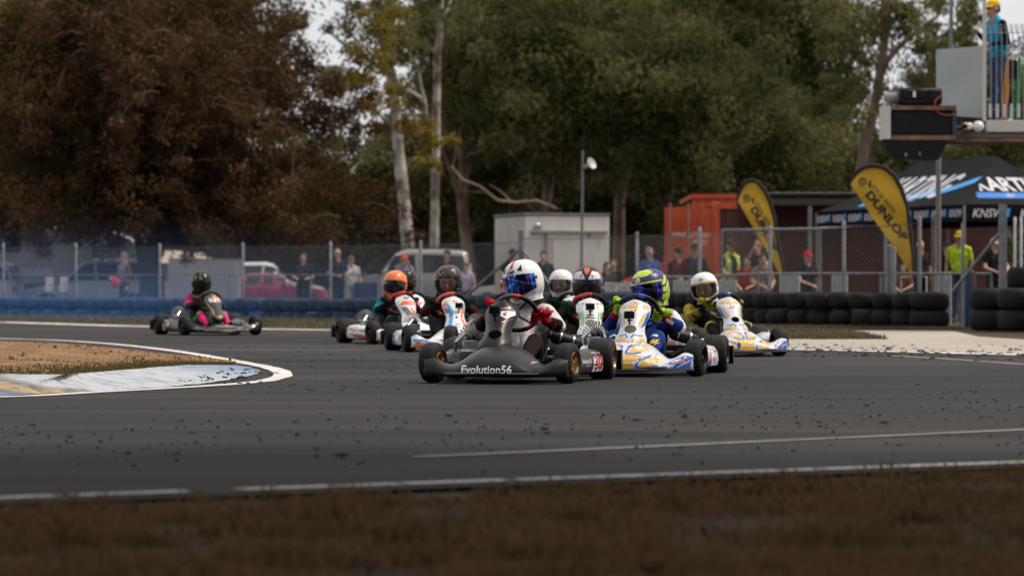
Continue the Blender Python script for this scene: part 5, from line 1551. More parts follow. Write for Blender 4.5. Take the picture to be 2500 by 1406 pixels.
# nearer, named by their place
gum(1330, 124, 9.0, 1.15, 0, 'broad gum tree rising behind the white site hut')
gum(1640, 122, 7.6, 1.2, 1, 'dense gum tree behind the loudspeaker pole and container')
gum(1840, 126, 5.4, 1.15, 2, 'rounded gum tree behind the smaller yellow flag')
gum(1500, 130, 11.0, 1.1, 3, 'tall gum tree at the top middle of the wood')
gum(1150, 128, 10.5, 1.05, 1, 'gum tree just right of the two pale trunks')
gum(2040, 128, 3.8, 1.0, 3, 'low gum tree behind the larger yellow flag')
gum(2330, 132, 3.4, .95, 0, 'gum tree with low crown behind the black marquee')
gum(2200, 138, 6.4, .62, 2, 'thin airy gum crown left of the metal panel')
gum(2320, 140, 9.3, .66, 1, 'small gum crown against the sky beside the tower')
gum(2470, 135, 8.0, .8, 3, 'gum crown behind the man on the tower')

# --- two pale-trunked gums
def trunk_tree(name, label, Y, main, limbs, m, leafspots=(), leafm=None, group='pale trunked gum trees'):
    base = P(main[0][0], main[0][1], Y)
    g = gz(base.x, Y)
    root = empty(name, (base.x, Y, g))
    tag(root, label, 'tree', group)
    mb = MB()
    pts = [P(a, b, Y + dy) for (a, b, r, dy) in main]
    pts[0].z = g - .1
    loc_, rad_ = [], []
    for i in range(len(pts) - 1):
        for q in range(4):
            t = q / 4
            p = pts[i].lerp(pts[i + 1], t) - Vector((base.x, Y, g))
            r_ = main[i][2] + (main[i + 1][2] - main[i][2]) * t
            loc_.append(p + Vector((noise.noise(p * 1.3), 0, 0)) * .05); rad_.append(r_ * .86 * (1 + .14 * noise.noise(p * 1.7 + Vector((7, 3, 1)))))
    loc_.append(pts[-1] - Vector((base.x, Y, g))); rad_.append(main[-1][2] * .86)
    mb.tube(loc_, rad_, 12)
    mb.obj('trunk', m, root, 60)
    for L in limbs:
        mb = MB()
        mb.tube([P(a, b, Y + dy) - Vector((base.x, Y, g)) for (a, b, r, dy) in L], [r for (_, _, r, _) in L], 7)
        mb.obj('limb', m, root, 60)
    if leafspots:
        rg = np.random.default_rng(5)
        cs, rs = [], []
        for (a, b, n, spread) in leafspots:
            for _ in range(n):
                c = P(a + rg.normal() * spread, b + rg.normal() * spread * .7, Y + rg.normal() * 1.2) - Vector((base.x, Y, g))
                cs.append(tuple(c)); rs.append(rg.uniform(.3, .65))
        V, F = leaves(cs, rs, 150, .17, .6, 2.6, rg)
        link('crown', np_mesh('crown', V, F, leafm or M_GUM), root)
    return root
trunk_tree('gum_tree', 'pale barked gum with forked white upper trunk, left of the pair', 108,
    [(1000, 712, .30, 0), (996, 600, .27, 0), (985, 480, .25, 0), (972, 360, .22, 0), (962, 250, .21, 0), (948, 160, .17, 0), (930, 80, .15, 0), (918, -10, .13, 0), (905, -90, .10, 0)],
    [[(968, 235, .10, 0), (966, 200, .12, -.2), (955, 165, .09, -.3), (950, 130, .05, -.3)], [(950, 175, .10, 0), (905, 150, .07, .3), (850, 118, .06, .5), (800, 75, .04, .7)],
     [(952, 305, .07, 0), (925, 280, .05, -.3), (895, 265, .03, -.5)], [(972, 228, .05, 0), (1000, 222, .06, -.2), (1025, 238, .07, -.4), (1038, 250, .07, -.5)], [(1038, 250, .06, -.5), (1028, 210, .05, -.5), (1020, 165, .05, -.6), (1000, 150, .03, -.6), (1008, 120, .02, -.6)], [(1038, 250, .05, -.5), (1042, 290, .05, -.5), (1038, 328, .04, -.5)]],
    M_BARKP, [(960, 40, 9, 40), (900, 120, 8, 40), (840, 210, 8, 40), (985, 110, 5, 25), (890, 10, 8, 45)], M_GUM)
trunk_tree('gum_tree', 'straight pale gum trunk, right of the pair, behind the silver wagon', 110,
    [(1058, 712, .20, 0), (1060, 600, .19, 0), (1062, 480, .18, 0), (1066, 350, .17, 0), (1066, 250, .16, 0), (1070, 120, .15, 0), (1076, 0, .13, 0), (1080, -90, .11, 0)], [[(1073, 60, .06, 0), (1095, 20, .05, .3), (1110, -40, .04, .5)]],
    M_BARKP, [(1100, -30, 8, 50), (1040, 20, 4, 30)])
trunk_tree('gum_tree', 'leaning bare gum trunk with fork, left of the metal panel', 104,
    [(2075, 712, .26, 0), (2090, 480, .23, 0), (2108, 380, .21, 0), (2130, 280, .19, 0), (2152, 170, .18, 0), (2158, 110, .15, 0), (2160, 50, .13, 0), (2166, -60, .11, 0)],
    [[(2152, 165, .11, 0), (2185, 125, .10, -.2), (2215, 95, .09, -.4), (2255, 70, .06, -.5), (2300, 30, .04, -.6)], [(2150, 60, .05, 0), (2153, 10, .04, 0), (2150, -60, .03, 0)]],
    M_BARKB, [(2230, 60, 7, 40), (2300, 120, 8, 45), (2120, 60, 4, 25), (2060, 110, 8, 40), (2270, 190, 9, 45), (2380, 90, 9, 45), (2110, 180, 7, 35), (2250, -10, 8, 45), (2030, 30, 7, 40), (2050, 220, 9, 45), (2200, 250, 9, 45), (2190, 20, 6, 35), (2330, 20, 7, 45)])
# fallen branch under the wood, left of the hut
root = empty('fallen_branch', P(1240, 480, 116)); tag(root, 'bare crooked branch hanging left above the white site hut', 'branch')
mb = MB(); o0 = P(1240, 480, 116)
for L in ([(1100, 405, .05), (1130, 440, .06), (1170, 455, .07), (1215, 490, .08), (1260, 495, .07), (1310, 490, .06), (1360, 510, .05)], [(1215, 488, .05), (1180, 470, .04), (1110, 465, .02)], [(1250, 495, .04), (1225, 470, .04), (1195, 450, .02)]):
    mb.tube([P(a, b, 116) - o0 for (a, b, r) in L], [r * .9 for (_, _, r) in L], 6)
mb.obj('bough', M_BARKB, root, 60)

# --- the big rust-coloured tree on the left
rg = np.random.default_rng(21)
TY = 92.0
KS = 0.83
tb = P(372, 700, TY); tb.z = gz(tb.x, TY)
root = empty('rust_leaved_tree', tb)
tag(root, 'huge spreading tree with rust brown autumn leaves and dark trunk', 'tree')
mb = MB()
top = Vector((-.6, 0, 6.0))
tp = [Vector((0, 0, -.15)), Vector((0, 0, .5)), Vector((-.05, 0, 1.6)), Vector((-.25, 0, 2.8)), Vector((-.35, 0, 4.0)), top]
mb.tube(tp, [.58, .46, .42, .42, .34, .26], 14)
trunk_o = mb.obj('trunk', M_BARKD, root, 60)
ends = []
mb = MB()
for i in range(34):
    a = 2 * math.pi * i / 34 + rg.uniform(-.1, .1); el = rg.uniform(.15, 1.25)
    L = rg.uniform(5.5, 9.0)
    s = tp[3].lerp(tp[5], rg.random())
    e = s + Vector((math.cos(a) * math.cos(el) * L, math.sin(a) * math.cos(el) * L * .8, math.sin(el) * L))
    pts = limb_path(s, e, .12, rg, 6, .03)
    mb.tube(pts, list(np.linspace(.16, .03, 7)), 6)
    ends += pts[2:]
mb.obj('limbs', M_BARKD, root, 60)
# drooping twigs
mb = MB(); cl = []
for i in range(760):
    s = Vector(ends[rg.integers(len(ends))]) + Vector(rg.normal(size=3)) * .9
    if i % 2: s.y -= abs(rg.normal()) * 2.2
    a = rg.uniform(0, 6.28); L = rg.uniform(1.0, 2.8); out_ = rg.uniform(.5, 1.0)
    pts = []
    for q in range(6):
        t = q / 5
        pts.append(s + Vector((math.cos(a) * L * out_ * t, math.sin(a) * L * out_ * t, L * (.35 * t - .95 * t * t))))
    mb.tube(pts, list(np.linspace(.019, .006, 6)), 4)
    cl += [tuple(pts[3]), tuple(pts[5])]
tw = mb.obj('twigs', M_TWIG, root, 60); tw['kind'] = 'stuff'
cc = crown_clumps(9.6, 7.0, 7.6, 560, rg, hollow=.45, bottom=-.8)
cl2 = [(c[0] - .6 + .5, c[1], c[2] + 8.2) for c in cc]
# skirt hanging down close to the parked cars
for i in range(120):
    a = rg.uniform(0, 6.28); r = rg.uniform(5.0, 9.2)
    cl2.append((r * math.cos(a), r * math.sin(a) * .75, rg.uniform(2.7, 4.6)))
# keep the upper right shoulder thin so that the sky shows through
cl2 = [c for c in cl2 if not (c[2] > 5.5 and c[0] > 4.2 + (13 - c[2]) * .62)]
cl = [c for c in cl if not (c[2] > 6.5 and c[0] > 4.8 + (13 - c[2]) * .62) and c[2] > 2.0]
allc = cl2 + cl
V, F = leaves(allc, np.concatenate([rg.uniform(.5, 1.0, len(cl2)), rg.uniform(.3, .55, len(cl))]), 112, .135, .5, 2.0, rg)
link('crown', np_mesh('crown', V, F, M_RUST), root)
root.scale = (KS, KS, KS)
# amber leaves at the right-hand edge of the crown
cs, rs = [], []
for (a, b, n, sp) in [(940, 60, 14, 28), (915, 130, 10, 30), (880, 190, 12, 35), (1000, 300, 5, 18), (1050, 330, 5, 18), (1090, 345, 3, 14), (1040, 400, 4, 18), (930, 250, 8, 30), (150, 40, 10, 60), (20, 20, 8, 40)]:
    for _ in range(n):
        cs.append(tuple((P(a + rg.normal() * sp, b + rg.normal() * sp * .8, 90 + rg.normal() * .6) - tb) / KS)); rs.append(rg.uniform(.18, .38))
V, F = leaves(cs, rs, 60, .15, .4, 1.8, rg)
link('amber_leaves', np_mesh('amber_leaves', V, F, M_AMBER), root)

# unseen gums added just outside the picture, whose crowns shade the foreground
for (x, y, h, q, v, lab) in ((-3.7, 5.6, 7.2, 1.35, 0, 'unseen gum tree added left of the camera to shade the foreground'), (4.0, 8.0, 7.4, 1.35, 2, 'unseen gum tree added right of the camera to shade the foreground')):
    gum(CX + x * FPX / y, y, h, q, v, lab, group='unseen gum trees added for foreground shade')

# unseen gums added behind the camera and along both sides to block open sky
i = 0
for (x, y) in [(-26 + 6.5 * q, -16 - 3 * (q % 2)) for q in range(9)] + [(-30, -4), (-32, 8), (-34, 20), (-36, 33), (32, -2), (34, 10), (36, 22), (38, 35), (-22, -26), (0, -28), (22, -26)]:
    Yq = y if abs(y) > .5 else .5
    gum(CX + x * FPX / Yq, Yq, 6.0 + (i * 37 % 5) * .7, 1.5, i % 4, 'unseen gum tree added around the camera to block open sky', group='unseen gum trees added to block open sky'); i += 1
# ================================================================== tyre walls
GALV = mat('galvanised_steel', (0.20, 0.21, 0.225), rough=0.5, metal=0.45, var=0.25, scale=5)
WIRE = mat('fence_wire', (0.085, 0.09, 0.10), rough=0.6, metal=0.3)
T_BLUE = mat('blue_tyre', (0.010, 0.042, 0.105), rough=0.75, var=0.35, scale=3, bump=0.3, bscale=14)  # wall tyres step in colour from blue through navy to black
T_NAVY = mat('navy_tyre', (0.008, 0.020, 0.042), rough=0.75, var=0.35, scale=3, bump=0.3, bscale=14)
T_BLK = mat('old_tyre', (0.006, 0.006, 0.0065), rough=0.72, var=0.4, scale=3, bump=0.3, bscale=14, col2=(0.014, 0.0135, 0.013), spec=.25)
def walltyre(ro, w, m):
    mb = MB(); h = w / 2; ri = ro * .55
    mb.lathe([(ri, -h + .03), (ri + .02, -h + .005), (ro - .07, -h), (ro - .03, -h + .016), (ro - .006, -h + .06), (ro + .004, 0), (ro - .006, h - .06), (ro - .03, h - .016), (ro - .07, h), (ri + .02, h - .005), (ri, h - .03), (ri + .03, 0)], None, 22, 0, True)
    return mb.mesh('tyre', m, 50)
TY_M = {m.name: walltyre(.235, .266, m) for m in (T_BLUE, T_NAVY, T_BLK)}
TY_BIG = walltyre(.31, .266, T_BLK)
tw = empty('tyre_wall', (0, 0, 0)); tag(tw, 'long low barrier of stacked tyres, blue at the left, black at the right', 'tyre wall')
s_acc, d_next = 0.0, 0.0
for (a, b) in zip(WALL[:-1], WALL[1:]):
    L = math.hypot(b[0] - a[0], b[1] - a[1])
    while d_next < s_acc + L:
        t = (d_next - s_acc) / L
        x = a[0] + (b[0] - a[0]) * t; y = a[1] + (b[1] - a[1]) * t
        px = CX + FPX * x / y
        last = px > 2225
        if px > -60 and px < 2325:
            base = -.145 * (1 - sstep(-3.5, 2.0, x))
            m = T_BLUE if px < 640 + random.uniform(-60, 60) else (T_NAVY if px < 1560 else T_BLK)
            for k in range(2):
                o = link('tyre', TY_BIG if last else TY_M[m.name], tw)
                o.location = (x + random.uniform(-.03, .03), y + .28 + random.uniform(-.09, .09), base + .133 + .266 * k)
                o.rotation_euler = (random.uniform(-.05, .05), random.uniform(-.05, .05), random.uniform(0, 6)); o.scale = (1, 1, 1) if last else (random.uniform(.93, 1.08),) * 2 + (random.uniform(.94, 1.03),)
        d_next += .62 if last else .445
    s_acc += L
tw2 = empty('tyre_wall', (6.9, 44, 0)); tag(tw2, 'black tyre stack at the right edge beside the gate gap', 'tyre wall')
for i, (px, Y) in enumerate([(2428, 44.3), (2498, 43.6), (2575, 43.0), (2520, 44.6)]):
    for k in range(2 if i < 3 else 3):
        o = link('tyre', TY_BIG, tw2)
        x = (px - CX) * Y / FPX
        o.location = (x - 6.9, Y + .3 - 44, .15 + .30 * k); o.scale = (1, 1, 1.13); o.rotation_euler = (0, random.uniform(-.02, .02), random.uniform(0, 6))

# ================================================================== fences
def chain(mb, A, B, z0, z1, pitch=.085, r=.0016):
    A, B = Vector(A), Vector(B); L = (B - A).length; d = (B - A) / L; H = z1 - z0
    nrm = Vector((d.y, -d.x, 0))
    s = -H
    while s < L:
        for sg in (1, -1):
            # line from (s, 0) rising to (s+H, H), mirrored for sg = -1
            p0, p1 = max(0, -s), min(H, L - s)
            if p1 <= p0: continue
            q0 = (s + p0, p0) ; q1 = (s + p1, p1)
            if sg < 0: q0, q1 = (q0[0], H - q0[1]), (q1[0], H - q1[1])
            a = A + d * q0[0] + Vector((0, 0, z0 + q0[1])); b = A + d * q1[0] + Vector((0, 0, z0 + q1[1]))
            t = (b - a).normalized(); u = t.cross(nrm).normalized()
            rg_ = [u * r, nrm * r * 1.2 - u * r * .6, -nrm * r * 1.2 - u * r * .6]
            mb.add([a + q for q in rg_] + [b + q for q in rg_], [(0, 1, 4, 3), (1, 2, 5, 4), (2, 0, 3, 5)])
        s += pitch
def post_at(px, py_top, back, r, name, parent, m=GALV, bottom=None, Y=None):
    if Y is None: x, Y = on_line(px, back)
    else: x = (px - CX) * Y / FPX
    zt = CH + (CY - py_top) * Y / FPX
    zb = (gz(x, Y) if bottom is None else bottom) - .05
    mb = MB()
    mb.tube([(x, Y, zb), (x, Y, zt), (x, Y, zt + .015)], [r, r, r * .6], 10)
    mb.obj(name, m, parent)
    return Vector((x, Y, zt))
fence = empty('chain_link_fence'); tag(fence, 'tall chain link fence on steel posts behind the long tyre wall', 'fence')
FP = [(-190, 596), (8, 596), (185, 596), (390, 596), (593, 594), (807, 592), (1027, 589), (1272, 561), (1555, 568), (1708, 556), (1880, 553), (2060, 541), (2245, 530)]
tops = [post_at(px, py, .62, .055 if px == 1272 else .032, 'post', fence) for (px, py) in FP]
mb = MB(); mw = MB()
for (a, b) in zip(tops[:-1], tops[1:]):
    chain(mb, (a.x, a.y - .05, 0), (b.x, b.y - .05, 0), gz(a.x, a.y) + .02, min(a.z, b.z) - .05)
    n = 6
    for zf in (1.0,):
        pts = [Vector((a.x + (b.x - a.x) * k / n, a.y - .045 + (b.y - a.y) * k / n, min(a.z, b.z) - .05 - .04 * math.sin(math.pi * k / n))) for k in range(n + 1)]
        mw.tube(pts, .006, 5)
mb.obj('wire_mesh', WIRE, fence, 0)['kind'] = 'stuff'
mw.obj('top_wire', WIRE, fence, 0)
x, Y = on_line(1272, .62)
for (dx, s) in ((-1, 1), (1, 1)):
    mb = MB(); e = P(1272 + dx * (132 if dx < 0 else 92), 722, on_line(1272 + dx * 110, .62)[1])
    mb.tube([P(1272 + dx * 4, 610, Y), e], .028, 8); mb.obj('brace', GALV, fence)
# low rail in front of the spectators
rail = empty('low_rail_fence'); tag(rail, 'waist high wire fence with pipe rail in front of the spectators', 'fence')
mb = MB(); pts = []
for px in (1560, 1700, 1850, 2000, 2150, 2300, 2420):
    x, Y = on_line(px, .9); pts.append(P(px, 668 if px > 1700 else 676, Y))
mb.tube(pts, .02, 8); mb.obj('top_rail', GALV, rail)
mb = MB()
for p in pts[::1]:
    mbp = MB(); mbp.tube([(p.x, p.y, gz(p.x, p.y) - .03), p], .022, 8); mbp.obj('post', GALV, rail)
rail2 = empty('low_rail_fence'); tag(rail2, 'thin waist high rail along the parked cars at the left', 'fence')
mb = MB(); pts = []
for px in (-80, 120, 330, 560, 760, 1000):
    x, Y = on_line(px, 1.5); pts.append(P(px, 671, Y))
mb.tube(pts, .014, 6); mb.obj('top_rail', GALV, rail2)
for p in pts:
    mbp = MB(); mbp.tube([(p.x, p.y, gz(p.x, p.y) - .03), p], .018, 8); mbp.obj('post', GALV, rail2)
# spectator gate frames
gate = empty('mesh_gate'); tag(gate, 'steel framed mesh gate between container and smaller flag', 'gate')
Y = 54.5
for (x0, x1, yt) in ((1763, 2000, 562), (2003, 2160, 556)):
    mb = MB(); mb.tube([P(x0, 720, Y), P(x0, yt, Y), P(x1, yt - 4, Y), P(x1, 720, Y)], .024, 8); mb.obj('frame', GALV, gate)
mb = MB(); chain(mb, P(1763, 720, Y).xy.to_3d(), P(2160, 720, Y).xy.to_3d(), gz(5, Y), P(0, 562, Y).z, .10); mb.obj('wire_mesh', WIRE, gate, 0)['kind'] = 'stuff'
for i, (px, yt, r) in enumerate(((2171, 600, .04), (2183, 606, .03))):
    post_at(px, yt, .8, r, 'post', gate)
# right end: thin post in the gap, thick post with brace, square gate post
end = empty('gate_post'); tag(end, 'thin steel post standing in the gap right of the tyre wall', 'post')
post_at(2351, 546, 0, .026, 'post', end, Y=46.8, bottom=0); 
end = empty('gate_post'); tag(end, 'rusty short post beside the blue drum in the gap', 'post')
post_at(2377, 664, 0, .022, 'post', end, mat('rusty_steel', (0.16, 0.085, 0.05), rough=0.9, var=.4), Y=46.4, bottom=0)
thick = empty('corner_post'); tag(thick, 'thick galvanised post with diagonal brace at the right edge', 'post')
p = post_at(2448, 500, 0, .062, 'post', thick, Y=46.2, bottom=0)
mb = MB(); mb.tube([P(2442, 568, 46.2), P(2325, 712, 46.6)], .028, 8); mb.obj('brace', GALV, thick)
sq = empty('ladder_rack'); tag(sq, 'white steel ladder frame standing at the far right edge', 'frame')
for px in (2478, 2493): post_at(px, 532, 0, .022, 'upright', sq, mat('white_steel', (0.5, 0.5, 0.52), rough=.5), Y=45.6, bottom=0)
for py in (566, 590, 614, 638, 662, 686):
    mb = MB(); mb.tube([P(2478, py, 45.6), P(2560, py, 45.6)], .010, 6); mb.obj('rung', GALV, sq)
pole = empty('light_pole'); tag(pole, 'slim grey pole rising past the black marquee to the signal box', 'pole')
post_at(2291, 372, 0, .042, 'shaft', pole, mat('weathered_pole', (0.20, 0.19, 0.17), rough=.7), Y=50.5, bottom=0)
pole2 = empty('timber_post'); tag(pole2, 'short timber post beside the slim grey pole', 'post')
post_at(2279, 537, 0, .035, 'post', pole2, mat('grey_timber', (0.16, 0.14, 0.12), rough=.9, var=.3), Y=49.8, bottom=0)
# blue drum-like bin behind the gap
mb = MB(); c = P(2364, 700, 48.2); mb.lathe([(.001, .0), (.10, .0), (.12, .03), (.12, .8), (.10, .84), (.001, .84)], Matrix.Translation((c.x, 48.2, 0)), 18)
tag(mb.obj('bin', mat('blue_bin', (0.02, 0.06, 0.12), rough=.6)), 'dark blue bin in the gap right of the tyre wall', 'bin')

# white slatted crowd barriers behind the fence
MWB = mat('white_barrier', (0.55, 0.56, 0.58), rough=.6, var=.1)
for i, (x0, x1, y0, lab) in enumerate([(1905, 1951, 668, 'white slatted barrier panel right of the smaller flag tip'), (1758, 1797, 684, 'white slatted barrier panel below the hi vis vest'), (2032, 2068, 668, 'white slatted barrier panel midway between the two flags'), (2290, 2321, 667, 'white slatted barrier panel at the foot of the slim grey pole'), (1645, 1700, 684, 'white slatted barrier panel below the two men in caps'), (1560, 1590, 690, 'pale slatted barrier panel below the man in blue'), (1478, 1540, 690, 'pale slatted barrier panel right of the white helmets'), (2200, 2262, 676, 'white open barrier frame beside the larger flag tip')]):
    xx, Y = on_line((x0 + x1) / 2, 1.25)
    b = empty('barrier_panel', (xx, Y, gz(xx, Y))); tag(b, lab, 'barrier', 'white crowd barriers')
    w = (x1 - x0) * Y / FPX; zt = P(0, y0, Y).z - gz(xx, Y)
    mb = MB(); mb.tube([(-w / 2, 0, -.02), (-w / 2, 0, zt), (w / 2, 0, zt), (w / 2, 0, -.02)], .016, 6); mb.tube([(-w / 2, 0, .15), (w / 2, 0, .15)], .012, 6); mb.obj('frame', MWB, b)
    if i != 7:
        n = max(4, int(w / .038))
        for q in range(n):
            mb = MB(); mb.box((-w / 2 + w * (q + .5) / n, -.012 * (q % 2), (.15 + zt) / 2), (w / n * .8, .012, zt - .15)); mb.obj('slat', MWB, b, 0)
# paper notices on the fence, blue board
for px, lab in ((122, 'paper notice on the fence, left of the pair'), (157, 'paper notice on the fence, right of the pair')):
    for q, (y0, y1) in enumerate(((676, 694), (695, 712))):
        x, Y = on_line(px, .52); mb = MB(); c = P(px - q * 2, (y0 + y1) / 2, Y)
        mb.box(c, (20 * Y / FPX, .004, (y1 - y0) * Y / FPX)); tag(mb.obj('paper_notice', mat('paper', (0.62, 0.60, 0.62), rough=.8)), ('upper ' if q == 0 else 'lower ') + lab, 'notice', 'paper notices')
x, Y = on_line(892, .95); mb = MB(); c = P(892, 712, Y); mb.box(c, (58 * Y / FPX, .03, .36)); 
tag(mb.obj('blue_board', mat('blue_board', (0.012, 0.06, 0.18), rough=.5)), 'plain blue board behind the fence below the silver wagon', 'board')

# ================================================================== buildings, container, marquee, flags, tower
HUTW = mat('hut_panel', (0.66, 0.645, 0.61), rough=.5, var=.06, scale=1.5)
HUTG = mat('hut_trim', (0.28, 0.27, 0.26), rough=.5)
def rotz(a): return Matrix.Rotation(a, 4, 'Z')
hc = P(1283, 700, 93); hz = gz(hc.x, 93)
hut = empty('site_hut', (hc.x, 93, hz), R(18)); tag(hut, 'white panelled site hut with sliding door rail in the middle distance', 'hut')
H = P(0, 522, 93).z - hz; W = 2.62; D = 3.0
mb = MB(); mb.box((W / 2, D / 2, H / 2 - .03), (W, D, H - .06), ch=.02); mb.obj('wall', HUTW, hut)
mb = MB(); mb.box((W / 2, D / 2, H), (W + .06, D + .06, .05)); mb.obj('roof', HUTG, hut)
mb = MB(); mb.box((.62 + .9, -.045, 1.22), (1.35, .06, 2.2), ch=.01); d = mb.obj('door', HUTW, hut)
mb = MB(); mb.box((1.72, -.09, 1.3), (.12, .04, .1)); mb.obj('handle', HUTG, d)
mb = MB(); mb.box((1.35, -.07, 2.50), (2.4, .10, .09), ch=.01); mb.obj('door_rail', HUTG, hut)
for xx in (.62, 1.98): 
    mb = MB(); mb.box((xx, -.03, 1.25), (.09, .05, 2.45)); mb.obj('door_trim', HUTG, hut)
mb = MB(); mb.lathe([(.001, .03), (.10, .03), (.13, 0), (.10, -.05), (.001, -.05)], Matrix.Translation((.36, -.05, 2.62)) @ Matrix.Rotation(R(90), 4, 'X'), 16); mb.obj('lamp', SILV, hut)
sp = empty('loudspeaker_pole', (P(1418, 0, 88).x, 88, gz(2, 88))); tag(sp, 'thin steel pole with a white horn loudspeaker in front of the hut', 'pole')
zt = P(0, 367, 88).z - gz(2, 88)
mb = MB(); mb.tube([(0, 0, -.05), (.03, 0, zt * .5), (.05, 0, zt)], [.05, .04, .03], 10); mb.obj('shaft', GALV, sp)
mb = MB(); mb.lathe([(.03, -.22), (.05, -.2), (.05, -.06), (.08, 0), (.16, .08), (.165, .09), (.15, .085), (.03, -.02)], Matrix.Translation((.24, -.05, zt - .40)) @ Matrix.Rotation(R(60), 4, 'Y') @ Matrix.Rotation(R(35), 4, 'X'), 18); h = mb.obj('horn', mat('horn_white', (0.6, 0.6, 0.62), rough=.4), sp)
mb = MB(); mb.tube([(.05, 0, zt - .42), (.2, -.03, zt - .42)], .02, 6); mb.obj('bracket', GALV, sp)

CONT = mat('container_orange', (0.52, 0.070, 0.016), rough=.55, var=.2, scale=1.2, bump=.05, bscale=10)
CONTD = mat('container_shaded_red', (0.075, 0.016, 0.010), rough=.6, var=.3, scale=1.2)  # container red with the shade under the awning put into its colour
BARS = mat('lock_bar', (0.30, 0.19, 0.15), rough=.5, metal=.3)
LETW = mat('stencil_white', (0.72, 0.62, 0.58), rough=.7)
cc = P(1748, 700, 76); cz = gz(cc.x, 76)
co_ = empty('shipping_container', (cc.x, 76, cz), R(5)); tag(co_, 'orange shipping container with its door swung open towards the left', 'container')
HC_ = 2.9
def corrugated(L, Hh, y, n, d=.035):
    poly_ = []
    for k in range(n):
        x0 = L * k / n; w = L / n
        poly_ += [(x0, y), (x0 + w * .32, y), (x0 + w * .5, y + d), (x0 + w * .82, y + d)]
    poly_ += [(L, y), (L, y + .12), (0, y + .12)]
    return poly_
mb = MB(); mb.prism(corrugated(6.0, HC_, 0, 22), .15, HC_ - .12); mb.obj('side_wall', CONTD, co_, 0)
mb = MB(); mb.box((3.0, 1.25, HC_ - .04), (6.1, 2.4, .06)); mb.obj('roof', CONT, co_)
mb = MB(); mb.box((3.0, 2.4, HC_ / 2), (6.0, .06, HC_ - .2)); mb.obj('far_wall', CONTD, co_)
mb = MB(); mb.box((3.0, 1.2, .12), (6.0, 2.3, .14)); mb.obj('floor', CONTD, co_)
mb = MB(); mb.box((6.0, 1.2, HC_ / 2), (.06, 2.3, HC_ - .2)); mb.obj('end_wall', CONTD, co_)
for (x, y) in ((.0, .03), (6.02, .03), (0, 2.4), (6.02, 2.4)):
    mb = MB(); mb.box((x, y, HC_ / 2), (.16, .16, HC_ + .02), ch=.01); mb.obj('corner_post', CONT, co_)
for (z) in (.08, HC_ - .08):
    mb = MB(); mb.box((3.0, -.02, z), (5.85, .08, .15)); mb.obj('side_rail', CONT, co_)
mb = MB(); mb.prism([(-1.24, 0), (-1.16, 0), (-1.14, .03), (-.84, .03), (-.82, 0), (-.70, 0), (-.68, .03), (-.42, .03), (-.40, 0), (-.1, 0), (-.1, .06), (-1.24, .06)], .14, HC_ - .12); dr_ = mb.obj('door', CONT, co_, 0)
db = bvh_of(dr_)
for x in (-1.12, -.68):
    mb = MB(); mb.tube([(x, -.04, .12), (x, -.04, HC_ - .02)], .022, 8)
    for z in (.3, 1.1, 2.0, 2.6): mb.box((x, -.02, z), (.09, .04, .09))
    mb.box((x + .12, -.06, 1.15), (.32, .02, .04)); mb.obj('lock_bar', BARS, dr_)
for (t, u, v, sz) in (('HDMU', -.89, 2.12, .155), ('674032 5', -.36, 2.12, .155), ('45G1', -.40, 1.94, .155), ('MAX. GROSS', -.86, 1.38, .11)):
    decal('lettering', [T(t, u, v, sz, 0, .025)], [LETW], db, (0, 0, 0), (1, 0, 0), (0, 0, 1), (0, 1, 0), dr_, off=.004, step=.5)
c2 = empty('shipping_container', (P(1690, 0, 86).x, 86, gz(4, 86)), R(0)); tag(c2, 'orange container roof showing behind the open container', 'container')
zt = P(0, 474, 86).z - gz(4, 86)
mb = MB(); mb.prism(corrugated(2.4, zt, 0, 9), .1, zt - .12); mb.obj('end_wall', CONT, c2, 0)
mb = MB(); mb.box((1.2, 3.0, zt - .06), (2.44, 6.1, .12)); mb.obj('roof', CONT, c2)
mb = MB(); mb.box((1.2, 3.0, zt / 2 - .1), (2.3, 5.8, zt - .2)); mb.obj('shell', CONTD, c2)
# awning beside the container
aw = empty('awning', (P(1830, 0, 70).x, 70, 0)); tag(aw, 'low grey corrugated awning roof between container and marquee', 'awning')
zl = P(0, 482, 70).z
mb = MB(); n = 40
prof = [(4.8 * k / n, .015 * (k % 2)) for k in range(n + 1)]
mb.prism(prof + [(4.8, -.03), (0, -.03)], 0, 3.2, Matrix.Translation((0, 3.2, zl)) @ Matrix.Rotation(R(88), 4, 'X')); mb.obj('roof_sheet', mat('zinc_sheet', (0.20, 0.20, 0.20), rough=.45, metal=.5), aw, 0)
mb = MB(); mb.box((2.4, .02, zl - .10), (4.8, .05, .14)); mb.obj('fascia', mat('dark_fascia', (0.04, 0.038, 0.036), rough=.7), aw)
for x in (1.35, 3.2):
    mb = MB(); mb.box((x, .1, zl / 2 - .1), (.09, .09, zl)); mb.obj('post', GALV, aw)
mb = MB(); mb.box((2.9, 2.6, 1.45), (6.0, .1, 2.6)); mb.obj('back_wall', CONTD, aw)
mb = MB(); mb.box((.55, 2.52, 2.05), (.55, .03, .45)); mb.obj('notice_board', mat('grey_board', (0.22, 0.21, 0.2), rough=.7), aw)

